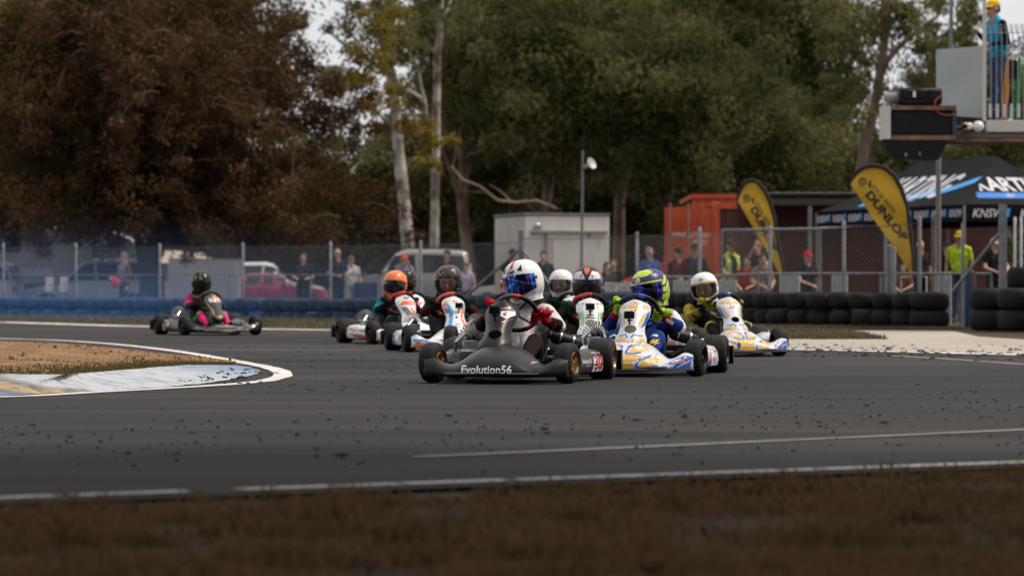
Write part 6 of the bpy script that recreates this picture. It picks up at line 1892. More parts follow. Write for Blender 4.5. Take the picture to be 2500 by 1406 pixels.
# black marquee
MQ = mat('marquee_cloth', (0.014, 0.014, 0.017), spec=.1, rough=.9, var=.2, scale=1.5, bump=.3, bscale=4)
MQV = mat('marquee_valance', (0.006, 0.006, 0.009), rough=.9, spec=.1)
KB = mat('print_blue', (0.02, 0.16, 0.55), rough=.7); KL = mat('print_light_blue', (0.06, 0.32, 0.72), rough=.7); KW = mat('print_white', (0.55, 0.55, 0.62), rough=.7)
mq = empty('marquee', (0, 0, 0)); tag(mq, 'black pop up marquee with white and blue print at the right', 'marquee')
C0 = Vector((8.32, 58.0, 0)); ld = Vector((-.362, .932, 0)).normalized(); sd = Vector((.932, .362, 0)).normalized()
def Q(l, s, z): return C0 + ld * l + sd * s + Vector((0, 0, z))
ev, rdg, sag = 2.12, 3.12, .10
def panel3(a, b, c, d, n=8, sag_=.10):
    """ruled, slightly sagging cloth between eave a-b and ridge d-c"""
    mbx = MB()
    for i in range(n + 1):
        for j in range(n + 1):
            u, v = i / n, j / n
            p = a.lerp(b, u).lerp(d.lerp(c, u), v)
            p.z -= sag_ * 4 * v * (1 - v) * .7 + .02 * noise.noise(Vector((u * 5, v * 5, a.x)))
            mbx.v.append(tuple(p))
    for i in range(n):
        for j in range(n):
            q = i * (n + 1) + j
            mbx.f.append((q, q + n + 1, q + n + 2, q + 1)); mbx.m.append(0)
    return mbx
e00, e60, e63, e03 = Q(0, 0, ev), Q(6, 0, ev), Q(6, 3, ev), Q(0, 3, ev)
r1, r2 = Q(1.5, 1.5, rdg), Q(4.5, 1.5, rdg)
roofp = {}
for nm, a, b, c, d in (('long', e60, e00, r1, r2), ('short', e00, e03, r1, r1), ('far', e03, e63, r2, r1), ('end', e63, e60, r2, r2)):
    o = panel3(a, b, c, d).obj('roof_panel', MQ, mq, 80); roofp[nm] = o
vals = {}
for nm, a, b in (('long', e60, e00), ('short', e00, e03), ('far', e03, e63), ('end', e63, e60)):
    mb = MB(); t = (b - a).normalized(); nr = Vector((t.y, -t.x, 0)) * .012
    mb.add([a + nr - Vector((0, 0, .30)), b + nr - Vector((0, 0, .30)), b + nr + Vector((0, 0, .02)), a + nr + Vector((0, 0, .02)), a - nr - Vector((0, 0, .30)), b - nr - Vector((0, 0, .30)), b - nr, a - nr], [(0, 1, 2, 3), (5, 4, 7, 6), (0, 4, 5, 1), (3, 2, 6, 7)])
    vals[nm] = mb.obj('valance', MQV, mq, 0)
for p in (e00, e60, e63, e03, Q(3, 0, ev)):
    mb = MB(); mb.box((p.x, p.y, ev / 2), (.045, .045, ev)); mb.obj('leg', mat('grey_leg', (.25, .25, .26), rough=.5), mq)
def wall_text(items_, mats_, ob, org, du, parent, off=.006, step=.2, dv=(0, 0, 1)):
    b = bvh_of(ob); du = Vector(du).normalized(); dn = Vector((-du.y, du.x, 0))
    for it in items_:
        decal('lettering', [(it[0], it[1], 0)], [mats_[it[2]]], b, org, du, dv, dn, parent, off=off, step=step, maxd=1.5)
mid = e60.lerp(e00, .5)
its = []
for k in range(9):
    u = -2.7 + 5.4 * k / 8
    its += [T('KNSW', u, -.14, .20, 0, .02, .25, 0, .8), ([(u + .25, -.20), (u + .30, -.20), (u + .33, -.06), (u + .24, -.06)], None, 1)]
wall_text(its, [KW, KL], vals['long'], mid, e00 - e60, vals['long'])
mid2 = e00.lerp(e03, .5)
its = []
for k in range(3):
    u = -1.0 + 1.0 * k
    its += [T('KNSW', u, -.14, .22, 0, .02, .25), ([(u + .34, -.21), (u + .42, -.21), (u + .46, -.05), (u + .36, -.05)], None, 1)]
wall_text(its, [KW, KL], vals['short'], mid2, e03 - e00, vals['short'])
ev_v = (0, 0, 1)
wall_text([T('KARTING', -.1, .42, .62, 0, .03, .3, 0, 1.0), (stroke([(-1.5, .14), (0, .20), (1.3, .34), (2.0, .52)], .13), None, 1), T('NEW SOUTH WALES', -.1, .19, .13, 0, .01, .2)], [KW, KL], roofp['long'], mid, e00 - e60, roofp['long'])
wall_text([T('KARTING', .0, .42, .36, 0, .03, 0, 0, 1.15), (stroke([(-1.05, .20), (1.05, .20)], .11), None, 1), T('NEW SOUTH WALES', 0, .20, .09, 0, .01)], [KW, KB], roofp['short'], mid2, e03 - e00, roofp['short'])
# table and tub under the marquee
mb = MB(); c = P(2290, 690, 55); mb.box((c.x, 55, .82), (.9, .6, .05)); 
tb_ = empty('table', (0, 0, 0)); tag(tb_, 'low table with a grey cloth under the marquee', 'table'); mb.obj('table_top', mat('grey_cloth', (.10, .095, .085), rough=.9), tb_)
for sx in (-1, 1):
    for sy in (-1, 1):
        mb = MB(); mb.box((c.x + sx * .4, 55 + sy * .25, .40), (.04, .04, .80)); mb.obj('leg', GALV, tb_)

# feather flags
FY = mat('flag_yellow', (0.62, 0.37, 0.022), rough=.75, var=.08, scale=2, bump=.35, bscale=3)
FB = mat('flag_black', (0.008, 0.008, 0.010), rough=.8); FT = mat('flag_print', (0.020, 0.020, 0.035), rough=.8)
def flag(label, Y, outline, tip, pole_pts, texts, logo):
    base = P(tip[0], 712, Y)
    root = empty('feather_flag', (base.x, Y, gz(base.x, Y))); tag(root, label, 'flag', 'yellow feather flags')
    o0 = Vector((base.x, Y, gz(base.x, Y)))
    L2 = lambda px, py: (((px - CX) * Y / FPX) - o0.x, CH + (CY - py) * Y / FPX - o0.z)
    vs, fs, ms = sheet([([L2(*p) for p in outline], None, 0)], .07)
    def rip(u, v): return .022 * math.sin(v * 9 + u * 4) + .018 * noise.noise(Vector((u * 3, v * 3, 1)))
    mb = MB(); n = len(vs)
    mb.v = [(u, rip(u, v), v) for (u, v) in vs] + [(u, rip(u, v) + .003, v) for (u, v) in vs]
    mb.f = [f for f in fs] + [tuple(i + n for i in f[::-1]) for f in fs]; mb.m = [0] * len(mb.f)
    sail = mb.obj('sail', FY, root, 80)
    b = bvh_of(sail)
    def item(it, m):
        decal('lettering', [it], [m], b, (0, 0, 0), (1, 0, 0), (0, 0, 1), (0, 1, 0), sail, off=.006, step=.06)
    for (t, a, bb, hgt, bold, shear) in texts:
        pa, pb = Vector(L2(*a)), Vector(L2(*bb)); d = pb - pa; L = d.length
        vs_, fs_ = text2d(t, 1.0, bold, shear)
        w = max(v[0] for v in vs_) - min(v[0] for v in vs_); hh = max(v[1] for v in vs_) - min(v[1] for v in vs_)
        sc = hgt * Y / FPX / hh
        c = (pa + pb) / 2
        item((xf2([(v[0] * L / w, v[1] * sc) for v in vs_], c.x, c.y, math.atan2(d.y, d.x)), fs_, 0), FT)
    (lx, ly, lr, ang) = logo
    c = L2(lx, ly); r = lr * Y / FPX
    ringp = ell(c[0], c[1], r, r, 20); inn = ell(c[0], c[1], r * .78, r * .78, 20)
    fs_ = [(k, (k + 1) % 20, 20 + (k + 1) % 20, 20 + k) for k in range(20)]
    item((ringp + inn, fs_, 0), FT)
    item((xf2(text2d('D', r * 1.5, .03)[0], c[0], c[1], ang), text2d('D', r * 1.5, .03)[1], 0), FT)
    arrow = [(-1.5, -1.15), (1.9, -.55), (-.2, -1.45), (.2, -1.0)]
    item((xf2([(r * 1.2, -r * .3), (r * 2.1, -r * 1.35), (r * 1.9, r * .9)], c[0], c[1], ang * .2), None, 0), FT)
    item((xf2([(-r * 1.3, -r * 1.0), (r * 1.6, -r * 1.65), (-r * .2, -r * 1.15)], c[0], c[1], ang * .2), None, 0), FT)
    mb = MB(); pts = [Vector((L2(*p)[0], .0, L2(*p)[1])) for p in pole_pts]
    mb.tube([Vector((pts[0].x, 0, -.03))] + pts, [.022, .034] + [.034] * (len(pts) - 2) + [.015], 8); mb.obj('pole_sleeve', FB, root)
flag('smaller yellow feather flag on the left, leaning beside the container', 56.5,
     [(1919, 696), (1908, 640), (1898, 590), (1888, 530), (1880, 500), (1868, 470), (1850, 449), (1835, 443), (1820, 447), (1806, 468), (1801, 490), (1815, 515), (1850, 575), (1890, 645)], (1919, 700),
     [(1920, 712), (1920, 696), (1909, 640), (1899, 588), (1890, 530), (1882, 497), (1868, 466), (1850, 445), (1834, 440), (1818, 445), (1805, 466), (1800, 490)],
     [('DUNLOP', (1838, 507), (1896, 614), 17, .04, .0), ('STICK WITH', (1845, 495), (1880, 555), 9, .01, 0)], (1824, 484, 9, -1.05))
flag('larger yellow feather flag on the right, in front of the black marquee', 53.0,
     [(2235, 683), (2229, 640), (2224, 590), (2219, 540), (2212, 500), (2200, 465), (2182, 432), (2160, 414), (2138, 408), (2115, 410), (2095, 424), (2076, 450), (2100, 485), (2140, 545), (2190, 615)], (2236, 686),
     [(2237, 712), (2236, 684), (2230, 640), (2225, 590), (2220, 540), (2213, 500), (2202, 463), (2184, 429), (2160, 410), (2138, 404), (2113, 406), (2092, 420), (2072, 448)],
     [('DUNLOP', (2119, 470), (2211, 585), 21, .04, .0), ('STICK WITH', (2129, 453), (2183, 517), 10, .01, 0)], (2106, 444, 10.5, -.9))
# red tent far behind
rt = empty('red_gazebo', (P(1600, 0, 90).x, 90, gz(3, 90))); tag(rt, 'red peaked gazebo with blue side behind the man in blue', 'gazebo')
MR = mat('red_canvas', (0.42, 0.025, 0.03), rough=.7, var=.12); MBL = mat('blue_canvas', (0.02, 0.06, 0.22), rough=.7)
mb = MB(); e = [(-1.25, 0, .86), (.35, 0, .86), (.35, 1.6, .86), (-1.25, 1.6, .86)]; pk = (.28, .3, 1.62)
mb.add(e + [pk], [(0, 1, 4), (1, 2, 4), (2, 3, 4), (3, 0, 4)]); mb.obj('canopy', MR, rt, 0)
mb = MB(); mb.box((.18, .03, .55), (.34, .05, .55)); mb.obj('side_sheet', MBL, rt)
for p in e:
    mb = MB(); mb.tube([(p[0], p[1], -.05), p], .02, 6); mb.obj('leg', GALV, rt)

# control tower platform at the top right
WHT = mat('white_beam', (0.58, 0.56, 0.52), rough=.6, scale=1.4, col2=(0.62, 0.60, 0.57), var=.2)
RUST = mat('rusty_angle', (0.20, 0.11, 0.07), rough=.85, var=.4, scale=4)
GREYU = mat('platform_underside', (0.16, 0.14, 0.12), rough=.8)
TYY = 46.0
def PX(px, Y=TYY): return (px - CX) * Y / FPX
def PZ(py, Y=TYY): return CH + (CY - py) * Y / FPX
tower = empty('control_tower', (PX(2500), TYY, 0)); tag(tower, 'raised steel viewing platform with railing at the upper right', 'tower')
O = Vector((PX(2500), TYY, 0))
def tb(name, x0, x1, y0, y1, py0, py1, m, ch=0):
    mb = MB(); z0, z1 = PZ(py1), PZ(py0)
    mb.box(((PX(x0) + PX(x1)) / 2 - O.x, (y0 + y1) / 2, (z0 + z1) / 2), (PX(x1) - PX(x0), y1 - y0, z1 - z0), ch=ch)
    return mb.obj(name, m, tower)
tb('edge_beam', 2408, 2900, 0, .12, 294, 323, WHT, .01)
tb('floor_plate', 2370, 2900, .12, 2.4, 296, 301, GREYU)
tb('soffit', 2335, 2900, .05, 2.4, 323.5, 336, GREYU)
tb('lower_beam', 2335, 2900, .02, .14, 338, 346, RUST)
tb('corner_post', 2399.5, 2407.5, -.02, .04, -60, 296, WHT)
tb('rear_post', 2356, 2364, 1.6, 1.66, -60, 300, GALV)
tb('junction_plate', 2347, 2368, -.03, .0, 299, 327, RUST)
mb = MB(); mb.tube([(PX(2760) - O.x, .4, -.05), (PX(2760) - O.x, .4, PZ(335))], .09, 12); mb.obj('column', GALV, tower)
mb = MB(); mb.tube([(PX(2870) - O.x, 2.0, -.05), (PX(2870) - O.x, 2.0, PZ(335))], .09, 12); mb.obj('column', GALV, tower)
mb = MB(); pass
# metal panel standing edge on to the track
mb = MB(); a = Vector((PX(2403) - O.x, .02, 0)); b = Vector((PX(2306) - O.x, .9, 0))
mb.add([a + Vector((0, 0, PZ(289))), b + Vector((0, 0, PZ(280, 46.9))), b + Vector((0, 0, PZ(122, 46.9))), a + Vector((0, 0, PZ(112))), a + Vector((.0, .02, PZ(289))), b + Vector((0, .02, PZ(280, 46.9))), b + Vector((0, .02, PZ(122, 46.9))), a + Vector((0, .02, PZ(112)))], [(0, 1, 2, 3)[::-1], (4, 5, 6, 7), (0, 1, 5, 4), (1, 2, 6, 5), (2, 3, 7, 6), (3, 0, 4, 7)])
mb.obj('side_panel', mat('zinc_panel', (0.40, 0.43, 0.43), rough=.42, metal=.3, var=.1, scale=1), tower, 0)
# railing bars with looped tops
RB = mat('railing_wire', (0.34, 0.35, 0.37), rough=.4, metal=.5)
for k in range(9):
    px = 2421 + 13.2 * k
    mb = MB(); x = PX(px) - O.x; w = .03
    mb.tube([(x, .06, PZ(292)), (x, .06, PZ(66)), (x - .01, .06, PZ(60)), (x - w, .06, PZ(58)), (x - w * 1.3, .06, PZ(64)), (x - .01, .10, PZ(80))], .007, 6); mb.obj('railing_bar', RB, tower)
for py in (80, 268):
    mb = MB(); mb.tube([(PX(2404) - O.x, .065, PZ(py)), (PX(2900) - O.x, .065, PZ(py))], .006, 6); mb.obj('railing_wire', RB, tower)
for k in range(7):
    px = 2418 + 17.5 * k
    mb = MB(); mb.box((PX(px) - O.x, .03, (PZ(254) + PZ(287)) / 2), (.045, .03, PZ(254) - PZ(287))); mb.obj('clip', WHT, tower)
# signal box hung on the platform
sb = empty('signal_box', (PX(2240), TYY - .25, PZ(325))); tag(sb, 'black signal light box in white and rusty frame hung on the tower', 'signal box')
def sbx(name, x0, x1, y0, y1, py0, py1, m, ch=0):
    mb = MB(); z0, z1 = PZ(py1) - PZ(325), PZ(py0) - PZ(325)
    mb.box(((PX(x0) + PX(x1)) / 2 - PX(2240), (y0 + y1) / 2, (z0 + z1) / 2), (PX(x1) - PX(x0), y1 - y0, z1 - z0), ch=ch)
    return mb.obj(name, m, sb)
sbx('lamp_panel', 2174, 2318, .03, .40, 272, 330, BLACKP)
sbx('white_end', 2150, 2169, -.03, .42, 261, 342, WHT)
sbx('top_angle', 2169, 2328, -.02, .42, 261, 271, RUST)
sbx('bottom_angle', 2169, 2328, -.02, .42, 333, 344, RUST)
sbx('right_end', 2320, 2330, -.01, .42, 271, 333, mat('blue_steel', (.03, .05, .08), rough=.6))
mb = MB(); pr = [(PX(2150) - PX(2240), PZ(344.5) - PZ(325)), (PX(2308) - PX(2240), PZ(344.5) - PZ(325)), (PX(2288) - PX(2240), PZ(391) - PZ(325)), (PX(2174) - PX(2240), PZ(388) - PZ(325))]
mb.prism(pr, -.40, -.0, Matrix.Rotation(R(90), 4, 'X')); mb.obj('lower_housing', BLACKP, sb, 30)
mb = MB(); mb.tube([(.30, 0, .52), (.22, -.05, .46), (.21, -.06, .36), (.27, -.05, .27), (.36, -.04, .24), (.52, -.03, .25)], .007, 6); mb.obj('orange_cable', mat('orange_cable', (.4, .06, .02), rough=.5), sb)
for (x, z) in ((-.20, -.33), (.0, -.31)):
    mb = MB(); mb.box((x, -.01, z), (.02, .02, .05)); mb.obj('catch', SILV, sb)
case = empty('equipment_case', (PX(2245), TYY, PZ(261))); tag(case, 'black ribbed equipment case lying on the signal box', 'case')
mb = MB(); mb.box((0, 0, .14), (.62, .34, .25), ch=.03)
case_b = mb.obj('shell', BLACKP, case)
for k in range(3):
    mb = MB(); mb.box((-.18 + .19 * k, -.175, .17), (.15, .03, .14), ch=.014); mb.obj('rib', BLACKP, case)
mb = MB(); mb.box((-.10, -.195, .17), (.04, .004, .09)); mb.obj('sticker', WHITE, case)
mb = MB(); mb.lathe([(.001, -.12), (.08, -.12), (.085, 0), (.07, .10), (.001, .13)], Matrix.Translation((-.39, .05, .13)) @ Matrix.Rotation(R(-90), 4, 'Y'), 16); mb.obj('drum', mat('grey_drum', (.20, .20, .21), rough=.5), case)
cctv = empty('security_camera', (PX(2372), TYY - .1, PZ(310))); tag(cctv, 'small white security camera fixed under the tower platform', 'camera')
mb = MB(); mb.box((-.07, 0, 0), (.13, .10, .10), ch=.02); mb.obj('housing', WHITE, cctv)
mb = MB(); mb.box((-.139, -.01, 0), (.006, .07, .07), ch=.002); mb.box((-.11, -.052, 0), (.05, .006, .06)); mb.obj('lens_cover', VOID, cctv)
mb = MB(); mb.ball((.09, .03, .0), (.085, .07, .085), 14, 10); mb.obj('mount_dome', WHITE, cctv)
# marshalling flags in a rack on the platform
for (x0, x1, m, nm, lab) in ((2459, 2470, mat('orange_cloth', (.62, .24, .02), rough=.8), 'rolled_flag', 'rolled orange marshal flag leaning on the tower railing'), (2486, 2499, mat('green_cloth', (.02, .20, .05), rough=.8), 'rolled_flag', 'rolled green marshal flag on the tower platform')):
    mb = MB(); x = PX((x0 + x1) / 2)
    mb.tube([(x - .03, TYY + .35, PZ(290)), (x, TYY + .35, PZ(230)), (x + .03, TYY + .36, PZ(160)), (x + .04, TYY + .36, PZ(135))], [.035, .05, .035, .015], 8)
    tag(mb.obj(nm, m), lab, 'flag')
mb = MB(); mb.box((PX(2480), TYY + .25, (PZ(145) + PZ(190)) / 2), (.12, .01, PZ(145) - PZ(190))); nb = mb.obj('number_board', BLACK); tag(nb, 'black number board with white figure 2 on the platform', 'board')
decal('lettering', [T('2', PX(2480), (PZ(147) + PZ(172)) / 2, .17, 0, .03)], [WHITE], bvh_of(nb), (0, 0, 0), (1, 0, 0), (0, 0, 1), (0, 1, 0), nb, off=.004, step=1)
# ================================================================== parked vehicles
GLASS = mat('car_glass', (0.018, 0.022, 0.028), rough=.06, var=.3, scale=2, spec=.45)
CTYRE = mat('car_tyre', (0.015, 0.015, 0.016), rough=.8)
CRIM = mat('car_rim', (.35, .35, .36), rough=.3, metal=.8)
LAMPR = mat('tail_lamp', (.40, .02, .02), rough=.2); LAMPW = mat('head_lamp', (.55, .56, .58), rough=.15)
def car_paint(name, col): return mat('carpaint_' + name, col, rough=.25, var=.05, scale=1.5, coat=.6)
# profiles: knots of (x fraction from nose, z fraction) for the top outline; belt height; greenhouse span
SHAPES = {
 'wagon': dict(top=[(0, .40), (.02, .47), (.10, .52), (.26, .57), (.30, .60), (.42, .95), (.50, 1.0), (.75, .99), (.92, .95), (.97, .80), (1, .52)], belt=.60, win=[((.315, .62), (.425, .90), (.50, .925), (.52, .62)), ((.535, .62), (.52, .925), (.70, .925), (.70, .62)), ((.72, .62), (.72, .925), (.88, .90), (.93, .64))], screen=(.30, .44)),
 'sedan': dict(top=[(0, .46), (.02, .55), (.12, .60), (.28, .66), (.33, .70), (.45, .97), (.52, 1.0), (.66, .99), (.72, .95), (.86, .72), (.92, .70), (.98, .66), (1, .50)], belt=.68, win=[((.35, .70), (.46, .93), (.53, .945), (.545, .70)), ((.565, .70), (.55, .945), (.66, .94), (.70, .70)), ((.72, .71), (.715, .92), (.755, .87), (.83, .72))], screen=(.33, .46)),
 'suv': dict(top=[(0, .42), (.02, .52), (.12, .57), (.24, .60), (.28, .63), (.40, .94), (.48, 1.0), (.80, 1.0), (.95, .97), (.985, .85), (1, .55)], belt=.62, win=[((.275, .64), (.40, .90), (.55, .92), (.56, .64)), ((.60, .64), (.60, .92), (.92, .90), (.955, .66))], screen=(.28, .42)),
}
def car(label, shape, col, cname, Y, px0, px1, H, nose_left=True, W=1.75, rack=False, dz=0.0, name='parked_car', cat='car', group='parked vehicles'):
    L = (px1 - px0) * Y / FPX
    xc = ((px0 + px1) / 2 - CX) * Y / FPX
    g = gz(xc, Y) + dz
    root = empty(name, (xc, Y + W / 2, g), 0 if nose_left else math.pi)
    tag(root, label, cat, group)
    S_ = SHAPES[shape]; xk = [a for a, _ in S_['top']]; zk = [b for _, b in S_['top']]
    mb = MB(); rings = []
    n = 44; belt = S_['belt'] * H
    for i in range(n + 1):
        f = i / n
        zt = np.interp(f, xk, zk) * H
        end = min(f, 1 - f)
        hw = W / 2 * (.80 + .20 * sstep(0, .09, end))
        zb = .22 + .10 * (1 - sstep(0, .06, end))
        k = sstep(0, .25 * H, zt - belt)
        bz = min(belt, zt - .03)
        rw = hw * (.97 - .20 * k)
        x = -L / 2 + L * f
        half = [(0, zb), (hw * .85, zb), (hw * .97, zb + .12), (hw, (zb + bz) / 2), (hw * .97, bz), (rw + .0, max(bz + .01, zt - .09 * (1 if k > .1 else .3))), (rw * .86, zt - .015), (rw * .5, zt), (0, zt + .012)]
        rings.append([(x, y, z) for (y, z) in half] + [(x, -y, z) for (y, z) in half[-2:0:-1]])
    mb.loft(rings, True, True)
    pm = car_paint(cname, col)
    body = mb.obj('body', pm, root, 35)
    b = bvh_of(body)
    def sidepoly(pts): return [(-L / 2 + L * p[0], p[1] * H) for p in pts]
    for s in (-1, 1):
        for w in S_['win']:
            decal('side_window', [(sidepoly(w), None, 0)], [GLASS], b, (0, 0, 0), (1, 0, 0), (0, 0, 1), (0, -s, 0), body, off=.008, step=.12, maxd=.6)
        for xf_ in (.18, .80):
            c = (-L / 2 + L * xf_, .33)
            wh = empty('wheel', parent=root); wh.location = (c[0], s * (W / 2 - .10), .32)
            def tm():
                m2 = MB(); m2.lathe([(.18, -.1), (.29, -.1), (.32, -.06), (.32, .06), (.29, .1), (.18, .1)], AX, 24); return m2.mesh('tyre', CTYRE, 40)
            def rm():
                m2 = MB(); m2.lathe([(.19, .09), (.17, .10), (.15, .05), (.06, .06), (.001, .075)], AX, 20); m2.lathe([(.19, -.09), (.17, -.10), (.15, -.05), (.06, -.06), (.001, -.075)], AX, 20); return m2.mesh('rim', CRIM, 40)
            link('tyre', cached('ctyre', tm), wh); link('rim', cached('crim', rm), wh)
            decal('wheel_arch', [(ell(c[0], .34, .39, .36, 20), None, 0)], [VOID], b, (0, 0, 0), (1, 0, 0), (0, 0, 1), (0, -s, 0), body, off=.004, step=.15, maxd=.6)
        for xf_ in ([p[0][0] - .008 for p in S_['win']][1:] + [S_['win'][0][0][0] + .005]):
            decal('door_seam', [(stroke([(-L / 2 + L * xf_, .34), (-L / 2 + L * xf_, belt - .02)], .012), None, 0)], [VOID], b, (0, 0, 0), (1, 0, 0), (0, 0, 1), (0, -s, 0), body, off=.003, step=.2, maxd=.6)
        for xf_ in [p[2][0] for p in S_['win']][:2]:
            mh = MB(); mh.box((-L / 2 + L * xf_ - .08, s * (W / 2 - .0), belt - .12), (.16, .03, .035), ch=.01); mh.obj('door_handle', pm, body)
        mh = MB(); mh.box((-L / 2 + L * (S_['win'][0][0][0] + .02), s * (W / 2 + .08), belt + .06), (.10, .18, .13), ch=.03); mh.obj('mirror', BLACKP, root)
    z0, z1 = S_['belt'] * H + .02, H * .95
    decal('windscreen', [([(-W * .42, z0), (W * .42, z0), (W * .34, z1), (-W * .34, z1)], None, 0)], [GLASS], b, (0, 0, 0), (0, 1, 0), (0, 0, 1), (1, 0, 0), body, off=.01, step=.12, maxd=.8)
    decal('rear_window', [([(-W * .40, z0), (W * .40, z0), (W * .34, z1 - .03), (-W * .34, z1 - .03)], None, 0)], [GLASS], b, (0, 0, 0), (0, 1, 0), (0, 0, 1), (-1, 0, 0), body, off=.01, step=.12, maxd=.8)
    for s in (-1, 1):
        decal('head_lamp', [([(s * W * .26, .38 * H), (s * W * .43, .38 * H), (s * W * .43, .45 * H), (s * W * .26, .44 * H)], None, 0)], [LAMPW], b, (0, 0, 0), (0, 1, 0), (0, 0, 1), (1, 0, 0), body, off=.008, step=.2, maxd=.6)
        mh = MB(); mh.box((L / 2 - .05, s * (W / 2 - .16), .50 * H), (.12, .16, .22), ch=.02); mh.obj('tail_lamp', LAMPR, root)
    if rack:
        for s in (-1, 1):
            mh = MB(); mh.tube([(-L * .05, s * W * .34, H + .01), (-L * .03, s * W * .34, H + .06), (L * .36, s * W * .34, H + .055), (L * .38, s * W * .33, H - .01)], .022, 6); mh.obj('roof_rail', BLACKP if rack == 1 else SILV, root)
        if rack == 2:
            for f in (.10, .24):
                mh = MB(); mh.tube([(-L / 2 + L * (.45 + f), -W * .42, H + .13), (-L / 2 + L * (.45 + f), W * .42, H + .13)], .02, 6); mh.obj('crossbar', SILV, root)
            for y in (-.45, -.2):
                mh = MB(); mh.tube([(-L * .12, y, H + .16), (L * .40, y, H + .20)], .025, 8); mh.obj('rod_tube', SILV, root)
    return root
WCAR = (.56, .56, .56)
car('white wagon with silver roof rods parked left of the big trunk', 'wagon', WCAR, 'white', 94.2, 52, 400, 1.71, True, rack=2)
car('white vehicle cut by the left edge of the picture', 'suv', WCAR, 'white', 93, -330, 38, 1.62, True)
car('low red sedan parked behind the fence', 'sedan', (.30, .018, .028), 'red', 112, 500, 806, 1.36, False)
car('white people mover roof showing behind the red sedan', 'wagon', WCAR, 'white', 119, 500, 792, 1.82, False)
car('silver four wheel drive parked left of the white hut', 'suv', (.36, .355, .34), 'silver', 96, 838, 1155, 2.02, True, rack=1, W=1.85)
car('white sedan partly hidden by the hut and the silver wagon', 'sedan', WCAR, 'white', 101, 1130, 1460, 1.42, True)
car('dark car behind the two leaning spectators', 'sedan', (.02, .022, .03), 'dark', 100, 1440, 1800, 1.45, True)

# caravan
CV = mat('caravan_skin', (.24, .25, .27), rough=.45, var=.08, scale=1.2)  # base colour darkened to carry the shade under the big tree
cx_ = P(95, 0, 98).x; cv = empty('caravan', (cx_, 98, gz(cx_, 98))); tag(cv, 'long caravan in a shade-darkened tone with dark windows at the far left', 'caravan')
Lc, Hc = 6.4, 2.6
pr = [(-Lc / 2, .5), (Lc / 2 - .5, .5), (Lc / 2, 1.0), (Lc / 2, 1.9), (Lc / 2 - .35, 2.35), (Lc / 2 - 1.0, Hc), (-Lc / 2 + 1.0, Hc + .12), (-Lc / 2 + .3, Hc - .2), (-Lc / 2, 2.0)]
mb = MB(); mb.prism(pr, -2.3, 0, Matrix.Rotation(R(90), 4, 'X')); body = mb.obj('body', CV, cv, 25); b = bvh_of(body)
for (x0, x1, y0, y1) in ((92, 113, 594, 615), (225, 264, 602, 625), (10, 50, 590, 615)):
    q0, q1 = P(x0, y1, 98), P(x1, y0, 98); mb = MB(); mb.box(((q0.x + q1.x) / 2 - cx_, -.02, (q0.z + q1.z) / 2 + .24), (q1.x - q0.x, .06, q1.z - q0.z), ch=.01); w = mb.obj('window', BLACKP, cv)
    mb = MB(); mb.box(((q0.x + q1.x) / 2 - cx_, -.055, (q0.z + q1.z) / 2 + .24), (q1.x - q0.x - .08, .02, q1.z - q0.z - .08)); mb.obj('pane', GLASS, w)
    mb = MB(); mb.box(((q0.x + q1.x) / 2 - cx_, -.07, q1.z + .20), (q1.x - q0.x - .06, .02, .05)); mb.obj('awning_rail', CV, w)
pt = P(74, 663, 98)
decal('lettering', [T('TUFF MUDDIN', pt.x - cx_, pt.z + .24, .23, 0, .01, .3, 0, .92)], [WHITE], b, (0, 0, 0), (1, 0, 0), (0, 0, 1), (0, 1, 0), body, off=.006, step=2)
mb = MB(); mb.box((0, -.03, .78), (Lc - .6, .05, .40)); mb.obj('skirt', BLACKP, cv)
for x in (-.5, .5):
    wh = empty('wheel', parent=cv); wh.location = (x, .15, .32); link('tyre', _cache['ctyre'], wh); link('rim', _cache['crim'], wh)
# white box trailer and the small roofed shed behind it
tx = P(494, 0, 107).x; tr = empty('box_trailer', (tx, 107, gz(tx, 107))); tag(tr, 'plain white box trailer parked right of the big trunk', 'trailer')
zt = P(0, 633, 107).z + .24
mb = MB(); mb.box((0, 1.0, (zt + .45) / 2), (2.3, 2.0, zt - .45), ch=.02); mb.obj('box', mat('trailer_white', (.36, .36, .37), rough=.5, var=.06), tr)
mb = MB(); mb.box((0, 1.0, zt + .015), (2.34, 2.04, .03)); mb.obj('roof', HUTG, tr)
for x in (-.5, -.1): 
    mb = MB(); mb.box((x + .3, -.012, (zt + .45) / 2 + .6), (.03, .02, .03)); mb.obj('rivet', HUTG, tr)
mb = MB(); mb.box((0, .0, .42), (2.5, .06, .08)); mb.obj('chassis_rail', GALV, tr)
for x in (-.35, .35):
    wh = empty('wheel', parent=tr); wh.location = (x, .08, .32); link('tyre', _cache['ctyre'], wh); link('rim', _cache['crim'], wh)
sx_ = P(455, 0, 128).x; sh_ = empty('shed', (sx_, 128, gz(sx_, 128))); tag(sh_, 'small shed with beige sloping roof behind the white trailer', 'shed')
z1, z0 = P(0, 611, 128).z + .24, P(0, 642, 128).z + .24
mb = MB(); mb.box((0, 1.2, z0 / 2), (1.9, 2.4, z0)); mb.obj('wall', mat('shed_wall', (.10, .11, .12), rough=.8), sh_)
mb = MB(); mb.add([(-1.05, -.1, z0), (1.15, -.1, z0), (1.15, 2.6, z0), (-1.05, 2.6, z0), (-.95, 1.1, z1 + .02), (.55, 1.1, z1 - .1)], [(0, 1, 5, 4), (1, 2, 5), (2, 3, 4, 5), (3, 0, 4), (0, 3, 2, 1)]); mb.obj('roof', mat('beige_roof', (.42, .33, .25), rough=.7, var=.06), sh_, 0)
